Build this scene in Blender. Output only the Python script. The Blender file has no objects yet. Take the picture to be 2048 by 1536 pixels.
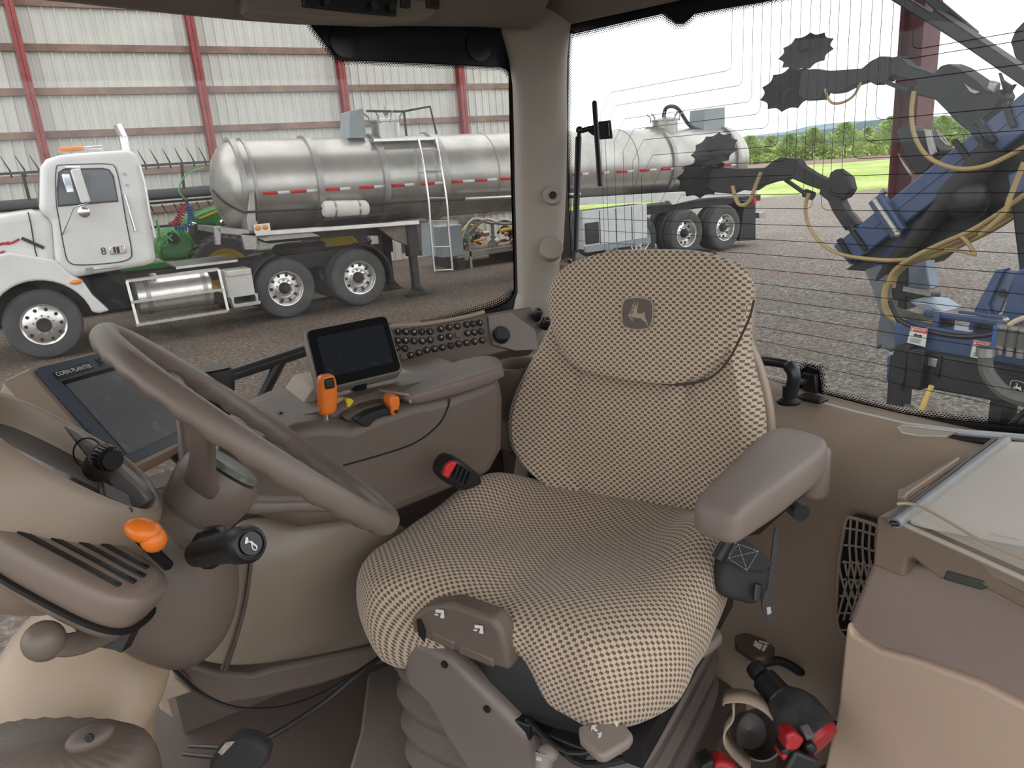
import bpy, bmesh, math, random
from mathutils import Vector, Matrix
PI = math.pi
random.seed(7)
SC = bpy.context.scene
COL = SC.collection
# ---------------- camera ----------------
FPX = 1479.0
_d = Vector((370.0, 4980.0, FPX)).normalized()          # world down in camera axes (x right, y down, z forward)
_h = (Vector((0, 0, 1)) - _d * _d.z).normalized()
_r = _d.cross(_h)
if _r.x < 0: _r = -_r
_a = math.radians(30.9)
AX = _h * math.sin(_a) + _r * math.cos(_a)              # tractor rearward axis seen from the camera
AY = _h * math.cos(_a) - _r * math.sin(_a)              # tractor right-hand axis
AZ = -_d
EYE = Vector((0, 0, 2.35))
cam_d = bpy.data.cameras.new('camera'); cam_d.sensor_width = 36.0; cam_d.lens = FPX / 2048 * 36.0
cam_d.clip_start = 0.02; cam_d.clip_end = 1500
cam = bpy.data.objects.new('camera', cam_d); COL.objects.link(cam); SC.camera = cam
R3 = Matrix((AX, AY, AZ))                               # camera (x right, y down, z fwd) -> world
cam.matrix_world = Matrix.Translation(EYE) @ (R3 @ Matrix(((1, 0, 0), (0, -1, 0), (0, 0, -1)))).to_4x4()
def ray(px, py): return R3 @ Vector(((px - 1024) / FPX, (py - 768) / FPX, 1.0))
def ax_pt(px, py, ax, v):
    d = ray(px, py); return EYE + d * ((v - EYE[ax]) / d[ax])
def PX(px, py, x): return ax_pt(px, py, 0, x)
def PY(px, py, y): return ax_pt(px, py, 1, y)
def PZ(px, py, z): return ax_pt(px, py, 2, z)
def PN(px, py, p0, n):
    d = ray(px, py); return EYE + d * ((Vector(p0) - EYE).dot(n) / d.dot(n))
def V(*a): return Vector(a)
# ---------------- world, exposure ----------------
w = bpy.data.worlds.new('sky'); SC.world = w; w.use_nodes = True
nt = w.node_tree; bg = nt.nodes['Background']
tc = nt.nodes.new('ShaderNodeTexCoord'); sp = nt.nodes.new('ShaderNodeSeparateXYZ'); rp = nt.nodes.new('ShaderNodeValToRGB')
nt.links.new(tc.outputs['Generated'], sp.inputs[0]); nt.links.new(sp.outputs['Z'], rp.inputs[0]); nt.links.new(rp.outputs[0], bg.inputs[0])
rp.color_ramp.elements[0].position = 0.0; rp.color_ramp.elements[0].color = (0.93, 0.97, 1, 1)
rp.color_ramp.elements[1].position = 0.6; rp.color_ramp.elements[1].color = (1, 1, 1, 1)
bg.inputs[1].default_value = 1.9
vs = SC.view_settings
SC.display_settings.display_device = 'sRGB'
vs.view_transform = 'Standard'; vs.look = 'None'; vs.gamma = 1.0; vs.use_curve_mapping = False; vs.exposure = 0.0
# ---------------- materials ----------------
MAT = {}
def mat(name, col, rough=0.5, metal=0.0, bump=0.0, bscale=400.0, var=0.0, vscale=6.0, spec=0.5, emit=None, dirt=None, alpha=None, coat=0.0):
    if name in MAT: return MAT[name]
    m = bpy.data.materials.new(name); m.use_nodes = True; MAT[name] = m
    N = m.node_tree.nodes; Lk = m.node_tree.links; b = N['Principled BSDF']
    b.inputs['Base Color'].default_value = (*col, 1); b.inputs['Roughness'].default_value = rough
    b.inputs['Metallic'].default_value = metal; b.inputs['Specular IOR Level'].default_value = spec
    b.inputs['Coat Weight'].default_value = coat
    t = N.new('ShaderNodeTexCoord')
    if bump:
        n = N.new('ShaderNodeTexNoise'); n.inputs['Scale'].default_value = bscale; n.inputs['Detail'].default_value = 3
        bp = N.new('ShaderNodeBump'); bp.inputs['Strength'].default_value = bump; bp.inputs['Distance'].default_value = 0.002
        Lk.new(t.outputs['Object'], n.inputs['Vector']); Lk.new(n.outputs['Fac'], bp.inputs['Height']); Lk.new(bp.outputs[0], b.inputs['Normal'])
    if var:
        n2 = N.new('ShaderNodeTexNoise'); n2.inputs['Scale'].default_value = vscale; n2.inputs['Detail'].default_value = 6; n2.inputs['Roughness'].default_value = 0.65
        cr = N.new('ShaderNodeValToRGB'); cr.color_ramp.elements[0].position = 0.3; cr.color_ramp.elements[1].position = 0.7
        c2 = dirt if dirt else tuple(c * (1 - var) for c in col)
        cr.color_ramp.elements[0].color = (*c2, 1); cr.color_ramp.elements[1].color = (*[min(1, c * (1 + var * .35)) for c in col], 1)
        Lk.new(t.outputs['Object'], n2.inputs['Vector']); Lk.new(n2.outputs['Fac'], cr.inputs[0]); Lk.new(cr.outputs[0], b.inputs['Base Color'])
    if emit:
        b.inputs['Emission Color'].default_value = (*emit[0], 1); b.inputs['Emission Strength'].default_value = emit[1]
    return m
def srgb(r, g, b):
    f = lambda c: ((c / 255 + 0.055) / 1.055) ** 2.4 if c > 10 else c / 255 / 12.92
    return (f(r), f(g), f(b))
TAUPE = mat('taupe_plastic', (.16, .123, .10), .42, bump=.25, bscale=900, var=.12, vscale=5)
DTAUPE = mat('dark_taupe_plastic', (.115, .085, .07), .5, bump=.2, bscale=900, var=.15, vscale=5)
TAN = mat('tan_plastic', (.52, .39, .28), .36, bump=.12, bscale=1100, var=.1, vscale=4)
TRIM = mat('beige_brown_trim_plastic', (.40, .31, .24), .42, bump=.2, bscale=900, var=.1, vscale=4)
LINER = mat('headliner_plastic', (.17, .145, .12), .6, bump=.2, bscale=700, var=.08)
PILLAR = mat('pillar_plastic', (.35, .31, .26), .5, bump=.25, bscale=700, var=.06)
WHEELP = mat('steering_rim_plastic', (.20, .155, .13), .24, bump=.25, bscale=1200, var=.1)
ARMP = mat('armrest_vinyl', (.25, .195, .17), .30, bump=.5, bscale=1400, var=.08)
BLK = mat('black_plastic', (.012, .012, .013), .4, bump=.15, bscale=700)
BLKM = mat('black_painted_metal', (.02, .02, .022), .3)
RUB = mat('black_rubber', (.03, .03, .032), .75, bump=.4, bscale=300)
GLOSSBLK = mat('glossy_black_bezel', (.01, .011, .013), .22)
CHROME = mat('chrome', (.8, .8, .8), .15, 1.0)
STEEL = mat('zinc_steel', (.45, .44, .42), .4, .8, var=.3, vscale=20)
ORANGE = mat('orange_plastic', (.85, .20, .02), .32)
YELLOW = mat('yellow_plastic', (.85, .62, .02), .4)
REDP = mat('red_plastic', (.40, .014, .022), .4, bump=.2)
WHITEINK = mat('white_ink', (.8, .8, .78), .6)
def transp(name, col, fac, rough=0.02, gloss=0.04, tint=(1, 1, 1)):
    m = bpy.data.materials.new(name); m.use_nodes = True; MAT[name] = m
    N = m.node_tree.nodes; Lk = m.node_tree.links; N.clear()
    o = N.new('ShaderNodeOutputMaterial'); tr = N.new('ShaderNodeBsdfTransparent'); tr.inputs[0].default_value = (*tint, 1)
    df = N.new('ShaderNodeBsdfDiffuse'); df.inputs[0].default_value = (*col, 1)
    gl = N.new('ShaderNodeBsdfGlossy'); gl.inputs['Roughness'].default_value = rough
    m1 = N.new('ShaderNodeMixShader'); m1.inputs[0].default_value = fac
    m2 = N.new('ShaderNodeMixShader'); m2.inputs[0].default_value = gloss
    Lk.new(tr.outputs[0], m1.inputs[1]); Lk.new(df.outputs[0], m1.inputs[2]); Lk.new(m1.outputs[0], m2.inputs[1]); Lk.new(gl.outputs[0], m2.inputs[2]); Lk.new(m2.outputs[0], o.inputs[0])
    return m
GLASS = transp('window_glass', (.8, .8, .8), .012, gloss=.02)
RGLASS = transp('dusty_rear_glass', (.75, .77, .8), .016, gloss=.015, tint=(.96, .97, .97))
CLEARP = transp('clear_plastic_sheet', (.8, .78, .74), .25, rough=.12, gloss=.09)
# ---------------- mesh helpers ----------------
def tag(o, label=None, cat=None, group=None, kind=None):
    if label: o['label'] = label
    if cat: o['category'] = cat
    if group: o['group'] = group
    if kind: o['kind'] = kind
    return o
def thing(name, label, cat, loc=(0, 0, 0), group=None, rotz=0.0, kind=None):
    o = bpy.data.objects.new(name, None); COL.objects.link(o); o.empty_display_size = 0.05
    o.location = loc; o.rotation_euler = (0, 0, rotz)
    return tag(o, label, cat, group, kind)
def frame(z, x=None):
    z = Vector(z).normalized()
    x = Vector(x) if x is not None else (Vector((1, 0, 0)) if abs(z.x) < .9 else Vector((0, 1, 0)))
    x = (x - z * x.dot(z)).normalized(); y = z.cross(x)
    return Matrix((x, y, z)).transposed()
class G:
    def __init__(s): s.b = bmesh.new(); s.uv = None
    def box(s, c, size, rot=None, taper=1.0):
        c = Vector(c); R = rot if rot is not None else Matrix.Identity(3); vs = []
        for dz in (-.5, .5):
            k = taper if dz > 0 else 1
            for dx, dy in ((-.5, -.5), (.5, -.5), (.5, .5), (-.5, .5)):
                vs.append(s.b.verts.new(c + R @ Vector((dx * size[0] * k, dy * size[1] * k, dz * size[2]))))
        for f in ((3, 2, 1, 0), (4, 5, 6, 7), (0, 1, 5, 4), (1, 2, 6, 5), (2, 3, 7, 6), (3, 0, 4, 7)): s.b.faces.new([vs[i] for i in f])
        return s
    def bx(s, x0, x1, y0, y1, z0, z1): return s.box(((x0 + x1) / 2, (y0 + y1) / 2, (z0 + z1) / 2), (x1 - x0, y1 - y0, z1 - z0))
    def bar(s, p0, p1, wd, ht, up=(0, 0, 1)):
        p0 = Vector(p0); p1 = Vector(p1); F = frame(p1 - p0, Vector(up).cross(p1 - p0) if abs((p1 - p0).normalized().dot(Vector(up))) < .99 else (1, 0, 0))
        return s.box((p0 + p1) / 2, (wd, ht, (p1 - p0).length), F)
    def loft(s, rings, caps=(True, True), closed=True):
        R = [[s.b.verts.new(Vector(p)) for p in r] for r in rings]; n = len(R[0])
        for i in range(len(R) - 1):
            for j in range(n if closed else n - 1):
                k = (j + 1) % n
                s.b.faces.new((R[i][j], R[i][k], R[i + 1][k], R[i + 1][j]))
        if closed and caps[0]: s.b.faces.new(R[0][::-1])
        if closed and caps[1]: s.b.faces.new(R[-1])
        return s
    def tube(s, pts, r, seg=10, closed=False, smooth=0):
        pts = [Vector(p) for p in pts]
        if smooth: pts = spline(pts, smooth, closed)
        n = len(pts); rr = r if isinstance(r, (list, tuple)) else [r] * n
        if len(rr) != n: rr = [rr[min(len(rr) - 1, int(i * len(rr) / n))] for i in range(n)]
        rings = []; prev = None
        for i, p in enumerate(pts):
            if closed: t = (pts[(i + 1) % n] - pts[i - 1])
            else: t = pts[min(i + 1, n - 1)] - pts[max(i - 1, 0)]
            if t.length < 1e-9: t = Vector((0, 0, 1))
            F = frame(t, prev if prev is not None else None); prev = F.col[0].copy()
            rings.append([p + F @ Vector((math.cos(a) * rr[i], math.sin(a) * rr[i], 0)) for a in [2 * PI * k / seg for k in range(seg)]])
        if closed:
            R = [[s.b.verts.new(q) for q in rg] for rg in rings]
            for i in range(n):
                A = R[i]; B = R[(i + 1) % n]
                off = 0
                if i == n - 1:
                    off = min(range(seg), key=lambda o: (A[0].co - B[o].co).length)
                for j in range(seg): s.b.faces.new((A[j], A[(j + 1) % seg], B[(j + 1 + off) % seg], B[(j + off) % seg]))
        else: s.loft(rings)
        return s
    def cyl(s, p0, p1, r0, r1=None, seg=24):
        r1 = r0 if r1 is None else r1; p0 = Vector(p0); p1 = Vector(p1); F = frame(p1 - p0)
        cs = [(math.cos(2 * PI * k / seg), math.sin(2 * PI * k / seg)) for k in range(seg)]
        return s.loft([[p0 + F @ Vector((c * r0, q * r0, 0)) for c, q in cs], [p1 + F @ Vector((c * r1, q * r1, 0)) for c, q in cs]])
    def lathe(s, o, axis, prof, seg=40, closed=False):
        F = frame(axis); o = Vector(o)
        rings = [[o + F @ Vector((math.cos(2 * PI * k / seg) * max(r, 1e-4), math.sin(2 * PI * k / seg) * max(r, 1e-4), h)) for k in range(seg)] for r, h in prof]
        return s.loft(rings) if not closed else s.loft(rings + [rings[0]], (False, False))
    def prism(s, poly, ext, taper=None):
        poly = [Vector(p) for p in poly]; ext = Vector(ext)
        a = [s.b.verts.new(p) for p in poly]; b = [s.b.verts.new(p + ext) for p in poly]; n = len(poly)
        s.b.faces.new(a); s.b.faces.new(b[::-1])
        for i in range(n): s.b.faces.new((a[i], b[i], b[(i + 1) % n], a[(i + 1) % n]))
        return s
    def sph(s, c, r, seg=16, sc=(1, 1, 1), rot=None):
        R = rot if rot is not None else Matrix.Identity(3); c = Vector(c); rings = []
        m = seg // 2
        for i in range(m + 1):
            t = PI * i / m; rr = max(math.sin(t), 1e-3)
            rings.append([c + R @ Vector((r * sc[0] * rr * math.cos(2 * PI * k / seg), r * sc[1] * rr * math.sin(2 * PI * k / seg), -r * sc[2] * math.cos(t))) for k in range(seg)])
        return s.loft(rings)
    def grid(s, rows, uvs=None):
        if s.uv is None: s.uv = s.b.loops.layers.uv.new('UVMap')
        R = [[s.b.verts.new(Vector(p)) for p in r] for r in rows]
        for i in range(len(R) - 1):
            for j in range(len(R[0]) - 1):
                f = s.b.faces.new((R[i][j], R[i][j + 1], R[i + 1][j + 1], R[i + 1][j]))
                if uvs:
                    for l, (a, c) in zip(f.loops, ((i, j), (i, j + 1), (i + 1, j + 1), (i + 1, j))): l[s.uv].uv = uvs[a][c]
        return s
    def obj(s, name, m, parent=None, smooth=True, bevel=0.0, bseg=2, sub=0, solid=0.0, soff=-1.0, ang=38):
        bmesh.ops.remove_doubles(s.b, verts=s.b.verts, dist=1e-6)
        if not solid: bmesh.ops.recalc_face_normals(s.b, faces=s.b.faces)
        me = bpy.data.meshes.new(name); s.b.to_mesh(me); s.b.free()
        if isinstance(m, (list, tuple)):
            for q in m: me.materials.append(q)
        else: me.materials.append(m)
        o = bpy.data.objects.new(name, me); COL.objects.link(o)
        if smooth:
            me.polygons.foreach_set('use_smooth', [True] * len(me.polygons))
            if not sub:
                me.set_sharp_from_angle(angle=math.radians(ang))
        if parent is not None:
            o.parent = parent
            pm = Matrix.Translation(parent.location) @ parent.rotation_euler.to_matrix().to_4x4() if parent.parent is None else None
            if pm is not None: o.matrix_parent_inverse = pm.inverted()
        if solid:
            md = o.modifiers.new('solid', 'SOLIDIFY'); md.thickness = solid; md.offset = soff
        if bevel:
            md = o.modifiers.new('bevel', 'BEVEL'); md.width = bevel; md.segments = bseg; md.limit_method = 'ANGLE'; md.angle_limit = math.radians(35); md.harden_normals = False
        if sub:
            md = o.modifiers.new('sub', 'SUBSURF'); md.levels = sub; md.render_levels = sub
        return o
def spline(pts, k=6, closed=False):
    n = len(pts); out = []
    rng = range(n) if closed else range(n - 1)
    for i in rng:
        if closed: p0, p1, p2, p3 = pts[i - 1], pts[i], pts[(i + 1) % n], pts[(i + 2) % n]
        else: p0, p1, p2, p3 = pts[max(i - 1, 0)], pts[i], pts[i + 1], pts[min(i + 2, n - 1)]
        for j in range(k):
            t = j / k
            out.append(0.5 * ((2 * p1) + (p2 - p0) * t + (2 * p0 - 5 * p1 + 4 * p2 - p3) * t * t + (3 * p1 - p0 - 3 * p2 + p3) * t ** 3))
    if not closed: out.append(pts[-1].copy())
    return out
def spl2(pts, k=6, closed=False):
    return [(v.x, v.y) for v in spline([Vector((p[0], p[1], 0)) for p in pts], k, closed)]
def sring(c, u, v, ru, rv, n=2.6, seg=28):
    c = Vector(c); u = Vector(u).normalized(); v = Vector(v).normalized(); out = []
    for k in range(seg):
        a = 2 * PI * k / seg; ca, sa = math.cos(a), math.sin(a)
        out.append(c + u * (ru * math.copysign(abs(ca) ** (2 / n), ca)) + v * (rv * math.copysign(abs(sa) ** (2 / n), sa)))
    return out
def pyp(pts, y): return [PY(a, b, y) for a, b in pts]
def text_mesh(name, s, m, parent, origin, xdir, ydir, size, depth=.0006, align='CENTER'):
    cu = bpy.data.curves.new(name, 'FONT'); cu.body = s; cu.size = size; cu.extrude = depth; cu.align_x = align; cu.align_y = 'CENTER'; cu.resolution_u = 2
    tmp = bpy.data.objects.new('tmp', cu); COL.objects.link(tmp)
    dg = bpy.context.evaluated_depsgraph_get(); me = bpy.data.meshes.new_from_object(tmp.evaluated_get(dg))
    bpy.data.objects.remove(tmp); bpy.data.curves.remove(cu)
    xd = Vector(xdir).normalized(); yd = Vector(ydir); yd = (yd - xd * yd.dot(xd)).normalized(); zd = xd.cross(yd)
    M = Matrix((xd, yd, zd)).transposed().to_4x4(); M.translation = Vector(origin)
    me.transform(M); me.materials.clear(); me.materials.append(m)
    o = bpy.data.objects.new(name, me); COL.objects.link(o)
    if parent is not None:
        o.parent = parent
        if parent.parent is None: o.matrix_parent_inverse = (Matrix.Translation(parent.location) @ parent.rotation_euler.to_matrix().to_4x4()).inverted()
    return o
def copy_tree(o, loc=None, parent=None, label=None, rotz=None):
    c = o.copy(); COL.objects.link(c)
    if parent is not None: c.parent = parent
    if loc is not None: c.location = loc
    if rotz is not None: c.rotation_euler = (0, 0, rotz)
    if label: c['label'] = label
    for ch in list(o.children):
        copy_tree(ch, parent=c)
    return c
# ================= grounds and shed =================
def ground_mat(name, cols, scale, rough=.95, bump=.6, chips=None, cscale=30, big=None):
    m = bpy.data.materials.new(name); m.use_nodes = True
    N = m.node_tree.nodes; Lk = m.node_tree.links; b = N['Principled BSDF']; b.inputs['Roughness'].default_value = rough; b.inputs['Specular IOR Level'].default_value = .2
    t = N.new('ShaderNodeTexCoord')
    n = N.new('ShaderNodeTexNoise'); n.inputs['Scale'].default_value = scale; n.inputs['Detail'].default_value = 8; n.inputs['Roughness'].default_value = .75
    cr = N.new('ShaderNodeValToRGB'); E_ = cr.color_ramp.elements
    E_[0].position = .36; E_[0].color = (*cols[0], 1); E_[1].position = .66; E_[1].color = (*cols[-1], 1)
    if len(cols) == 3: e = E_.new(.5); e.color = (*cols[1], 1)
    Lk.new(t.outputs['Object'], n.inputs['Vector']); Lk.new(n.outputs['Fac'], cr.inputs[0])
    last = cr.outputs[0]
    if big:
        nb = N.new('ShaderNodeTexNoise'); nb.inputs['Scale'].default_value = big[1]; nb.inputs['Detail'].default_value = 4
        cb = N.new('ShaderNodeValToRGB'); cb.color_ramp.elements[0].position = .42; cb.color_ramp.elements[1].position = .6
        mx = N.new('ShaderNodeMix'); mx.data_type = 'RGBA'; mx.inputs[7].default_value = (*big[0], 1)
        ma = N.new('ShaderNodeMath'); ma.operation = 'MULTIPLY'; ma.inputs[1].default_value = big[2]
        Lk.new(t.outputs['Object'], nb.inputs['Vector']); Lk.new(nb.outputs['Fac'], cb.inputs[0]); Lk.new(cb.outputs[0], ma.inputs[0]); Lk.new(ma.outputs[0], mx.inputs[0]); Lk.new(last, mx.inputs[6]); last = mx.outputs[2]
    if chips:
        vo = N.new('ShaderNodeTexVoronoi'); vo.inputs['Scale'].default_value = cscale
        c3 = N.new('ShaderNodeValToRGB'); c3.color_ramp.elements[0].position = .12; c3.color_ramp.elements[0].color = (1, 1, 1, 1); c3.color_ramp.elements[1].position = .2; c3.color_ramp.elements[1].color = (0, 0, 0, 1)
        n3 = N.new('ShaderNodeTexNoise'); n3.inputs['Scale'].default_value = cscale * .35
        c4 = N.new('ShaderNodeValToRGB'); c4.color_ramp.elements[0].position = .5; c4.color_ramp.elements[1].position = .6
        mu = N.new('ShaderNodeMath'); mu.operation = 'MULTIPLY'
        mx = N.new('ShaderNodeMix'); mx.data_type = 'RGBA'; mx.inputs[7].default_value = (*chips, 1)
        Lk.new(t.outputs['Object'], vo.inputs['Vector']); Lk.new(vo.outputs['Distance'], c3.inputs[0]); Lk.new(t.outputs['Object'], n3.inputs['Vector']); Lk.new(n3.outputs['Fac'], c4.inputs[0])
        Lk.new(c3.outputs[0], mu.inputs[0]); Lk.new(c4.outputs[0], mu.inputs[1]); Lk.new(mu.outputs[0], mx.inputs[0]); Lk.new(last, mx.inputs[6]); last = mx.outputs[2]
    Lk.new(last, b.inputs['Base Color'])
    bp = N.new('ShaderNodeBump'); bp.inputs['Strength'].default_value = bump; bp.inputs['Distance'].default_value = .04
    Lk.new(n.outputs['Fac'], bp.inputs['Height']); Lk.new(bp.outputs[0], b.inputs['Normal'])
    return m
M_SOIL = ground_mat('shed_dirt_floor', [(.07, .055, .043), (.185, .148, .12), (.36, .30, .245)], 16, bump=1.0, chips=(.62, .54, .44), cscale=16, big=((.12, .09, .07), .7, .5))
M_GRAV = ground_mat('crushed_gravel', [(.10, .088, .078), (.29, .26, .235), (.66, .62, .57)], 21, bump=1.0, chips=(.8, .77, .72), cscale=15, big=((.30, .21, .16), .8, .4))
M_GRASS = ground_mat('mown_grass', [(.20, .33, .07), (.38, .50, .13), (.55, .62, .22)], 1.6, bump=.3, big=((.62, .66, .30), .12, .6))
M_MULCH = ground_mat('brown_mulch', [(.24, .17, .14), (.42, .32, .27)], 5)
def flat(name, pts, z, m, kind='structure', label=None):
    g = G(); g.prism([(x, y, z) for x, y in pts], (0, 0, -.06)); return tag(g.obj(name, m, smooth=False), label, None, kind=kind)
flat('ground', [(-300, -300), (500, -300), (500, 500), (-300, 500)], -.02, M_GRAV, label='grey crushed gravel yard outside the shed')
flat('ground', [(-14, 6.2), (-1, 5.6), (3, 6.3), (6.5, 8.6), (9, 10.5), (12.8, 12.6), (12.8, 19.6), (-14, 19.6)], .0, M_SOIL, label='brown dirt floor of the machine shed littered with straw')
def hdir(px):                         # horizontal direction through a column of the photo's horizon
    d = ray(px, 332 - .0741 * (px - 992)); d.z = 0; return d.normalized()
cf = hdir(1400)
FW = Vector((AX.z, AY.z, 0)).normalized(); RT = Vector((FW.y, -FW.x, 0))
def cg(depth, lat): p = FW * depth + RT * lat; return (p.x, p.y)
g = G()
rows = []
for i in range(22):
    dd = 36 + i * 2.0; r = []
    for j in range(40):
        x, y = cg(dd, -6 + j * 2.6 * max(1, dd / 84))
        r.append((x, y, .015 + .2 * max(0, math.sin(min(1, max(0, (dd - 40) / 46)) * PI)) + .04 * math.sin(x * .4) * math.cos(y * .5)))
    rows.append(r)
g.grid(rows); tag(g.obj('grass_field', M_GRASS, solid=.3), 'bright green mown grass strip between the gravel yard and the evergreens', 'grass', kind='stuff')
g = G(); tag(G().grid([[(*cg(dd_, (-6 + j * 8) * dd_ / 84), .3) for j in range(18)] for dd_ in (92, 160, 245)]).obj('far_field', M_GRASS, solid=.3), 'green field stretching away beyond the row of evergreens', 'field', kind='stuff')
rows = []
for i in range(4):
    rows.append([(*cg(78.6 + i * 4, -6 + j * 5), .12 + .3 * (i in (1, 2))) for j in range(22)])
g.grid(rows); tag(g.obj('mulch_bed', M_MULCH, solid=.05), 'reddish brown mulch bed under the row of evergreens', 'mulch', kind='stuff')
# far wooded ridge
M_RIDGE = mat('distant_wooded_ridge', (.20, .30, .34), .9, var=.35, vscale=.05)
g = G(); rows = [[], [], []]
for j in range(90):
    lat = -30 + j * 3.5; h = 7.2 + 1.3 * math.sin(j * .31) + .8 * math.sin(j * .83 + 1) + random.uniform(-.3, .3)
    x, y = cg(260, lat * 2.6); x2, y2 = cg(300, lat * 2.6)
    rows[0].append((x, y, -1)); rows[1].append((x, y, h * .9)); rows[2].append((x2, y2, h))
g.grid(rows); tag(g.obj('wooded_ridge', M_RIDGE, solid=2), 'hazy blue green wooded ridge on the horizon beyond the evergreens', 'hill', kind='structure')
# shed wall
M_PANEL = mat('white_ribbed_steel_siding', (.66, .66, .61), .45, var=.12, vscale=.8)
M_GIRT = mat('weathered_lumber', (.30, .20, .16), .8, var=.4, vscale=2.5, bump=.3, bscale=40)
M_REDST = mat('red_oxide_steel', (.33, .07, .065), .55, var=.35, vscale=4)
WY = 19.5
g = G(); prof = []
x = -16.0
while x < 12.7:
    prof += [(x, 0), (x + .008, -.036), (x + .036, -.036), (x + .044, 0), (x + .085, 0), (x + .09, -.006), (x + .10, -.006), (x + .105, 0), (x + .155, 0), (x + .16, -.006), (x + .17, -.006), (x + .175, 0)]
    x += .2286
a = [(px_, WY + .1 + q, 0.0) for px_, q in prof]; b_ = [(px_, WY + .1 + q, 8.0) for px_, q in prof]
g.grid([a, b_]); tag(g.obj('wall_far', M_PANEL, smooth=False, solid=.003), 'white ribbed steel shed wall behind the truck', kind='structure')
for k, zz in enumerate([1.06, 1.93, 2.80, 3.67, 4.54, 5.41, 6.28, 7.15]):
    g = G(); g.bx(-16, 12.7, WY + .02, WY + .066, zz - .075, zz + .075)
    tag(g.obj('wall_girt', M_GIRT, smooth=False, bevel=.004),
        ['weathered brown horizontal board on the white shed wall, lowest, near the dirt', 'weathered brown board on the shed wall, second from the ground', 'weathered brown board on the shed wall level with the truck windows',
         'weathered brown board on the shed wall just above the truck roof', 'weathered brown board on the shed wall, second above the truck roof', 'weathered brown board on the shed wall crossing just below the black window band', 'weathered brown board on the shed wall, topmost under the cab roof edge', 'weathered brown board on the shed wall above the frame'][k], 'wall board', 'horizontal boards of the shed wall')
def hcol(x, y, z1, wdt, dep, name, label, group=None, m=None):
    g = G()
    g.bx(x - wdt / 2, x + wdt / 2, y - dep / 2, y - dep / 2 + .014, 0, z1); g.bx(x - wdt / 2, x + wdt / 2, y + dep / 2 - .014, y + dep / 2, 0, z1); g.bx(x - .007, x + .007, y - dep / 2, y + dep / 2, 0, z1)
    g.bx(x - wdt / 2 - .05, x + wdt / 2 + .05, y - dep / 2 - .05, y + dep / 2 + .05, 0, .02)
    return tag(g.obj(name, m or M_REDST, smooth=False, bevel=.003), label, 'steel post', group)
pl_ = ['red steel post of the shed wall rising behind the truck hood', 'red steel post of the shed wall rising behind the tank front', 'red steel post of the shed wall behind the grey box on the tank', 'red steel post of the shed wall nearest the cab corner pillar']
for k in range(4): hcol(.375 + 3.43 * k, WY - .12, 8, .17, .25, 'wall_post', pl_[k], 'red posts of the shed wall')
p = PY(1845, 200, 6.4)
hcol(p.x + .05, 6.55, 7.6, .42, .36, 'steel_column', 'large red steel column of the shed opening behind the blue toolbar, colour darkened to a silhouette', None, mat('silhouette_red_steel', (.17, .055, .055), .6, var=.4, vscale=3))  # red steel with its backlit silhouette darkness put into the colour
# shed roof over the tractor (unseen; blocks sky, cut short to light the cab)
g = G(); g.bx(-1.2, 12.9, -.3, 12.2, 7.6, 7.7); tag(g.obj('unseen_shed_roof', M_PANEL, smooth=False), kind='structure', label='unseen steel roof sheet of the machine shed, cut short to let sky light into the cab')
# trees
M_LEAF = mat('evergreen_foliage', (.48, .62, .20), .75, var=.55, vscale=1.5)
M_LEAF2 = mat('pale_evergreen_foliage', (.58, .70, .28), .75, var=.5, vscale=1.5)
M_BARK = mat('bark', (.16, .11, .08), .9, var=.3)
def tree(px, depth, h, r, m, label, seed):
    rnd = random.Random(seed)
    d = ray(px, 300); cd = depth; p = EYE + d * cd; x, y = p.x, p.y
    t = thing('evergreen_tree', label, 'tree', (x, y, .1), 'evergreens along the grass')
    g = G(); g.cyl((x, y, .1), (x, y, h * .8), .12, .03, 8); g.obj('trunk', M_BARK, t)
    g = G()
    nl = 2600
    for i in range(nl):
        u = rnd.random() ** .8; zz = .25 + u * (h - .25); rad = 1.25 * r * (1 - u) ** .55 * (1.0 + .22 * math.sin(zz * 5 + seed)) + .05
        a = rnd.uniform(0, 2 * PI); q = rad * (rnd.random() ** .4) * (1 + .25 * math.sin(a * 3 + seed + zz * 2))
        c = Vector((x + q * math.cos(a), y + q * math.sin(a), .1 + zz)); s_ = rnd.uniform(.10, .24)
        o1 = Vector((math.cos(a), math.sin(a), rnd.uniform(-.1, .8))).normalized() * s_ * 1.6; o2 = Vector((rnd.uniform(-1, 1), rnd.uniform(-1, 1), rnd.uniform(-.6, .9))).normalized() * s_ * .7
        vs_ = [g.b.verts.new(c - o1 * .3 - o2), g.b.verts.new(c + o1), g.b.verts.new(c - o1 * .3 + o2)]
        g.b.faces.new(vs_)
    g.obj('foliage', m, t, smooth=False)
tl = [(1500, 84, 3.4, 1.9, 0), (1540, 90, 3.3, 1.8, 1), (1580, 84, 3.3, 1.7, 0), (1625, 84, 3.7, 1.7, 0), (1690, 82, 4.0, 2.0, 0), (1735, 88, 3.4, 1.7, 1), (1780, 82, 4.3, 2.0, 0), (1822, 86, 3.6, 1.8, 1), (1880, 84, 4.0, 2.0, 0), (1925, 84, 3.6, 1.9, 1), (1975, 84, 4.0, 2, 0)]
tn = ['evergreen nearest the rear end of the tanker', 'pale small evergreen second from the tanker rear', 'evergreen third from the tanker rear', 'evergreen fourth from the tanker rear', 'tall evergreen just left of the lower black disc arm elbow', 'pale evergreen in the gap left of the steel column',
      'tall evergreen just left of the red steel column', 'pale evergreen directly behind the red steel column', 'evergreen just right of the red steel column', 'pale evergreen partly behind the blue toolbar', 'evergreen behind the blue toolbar at the right']
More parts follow.
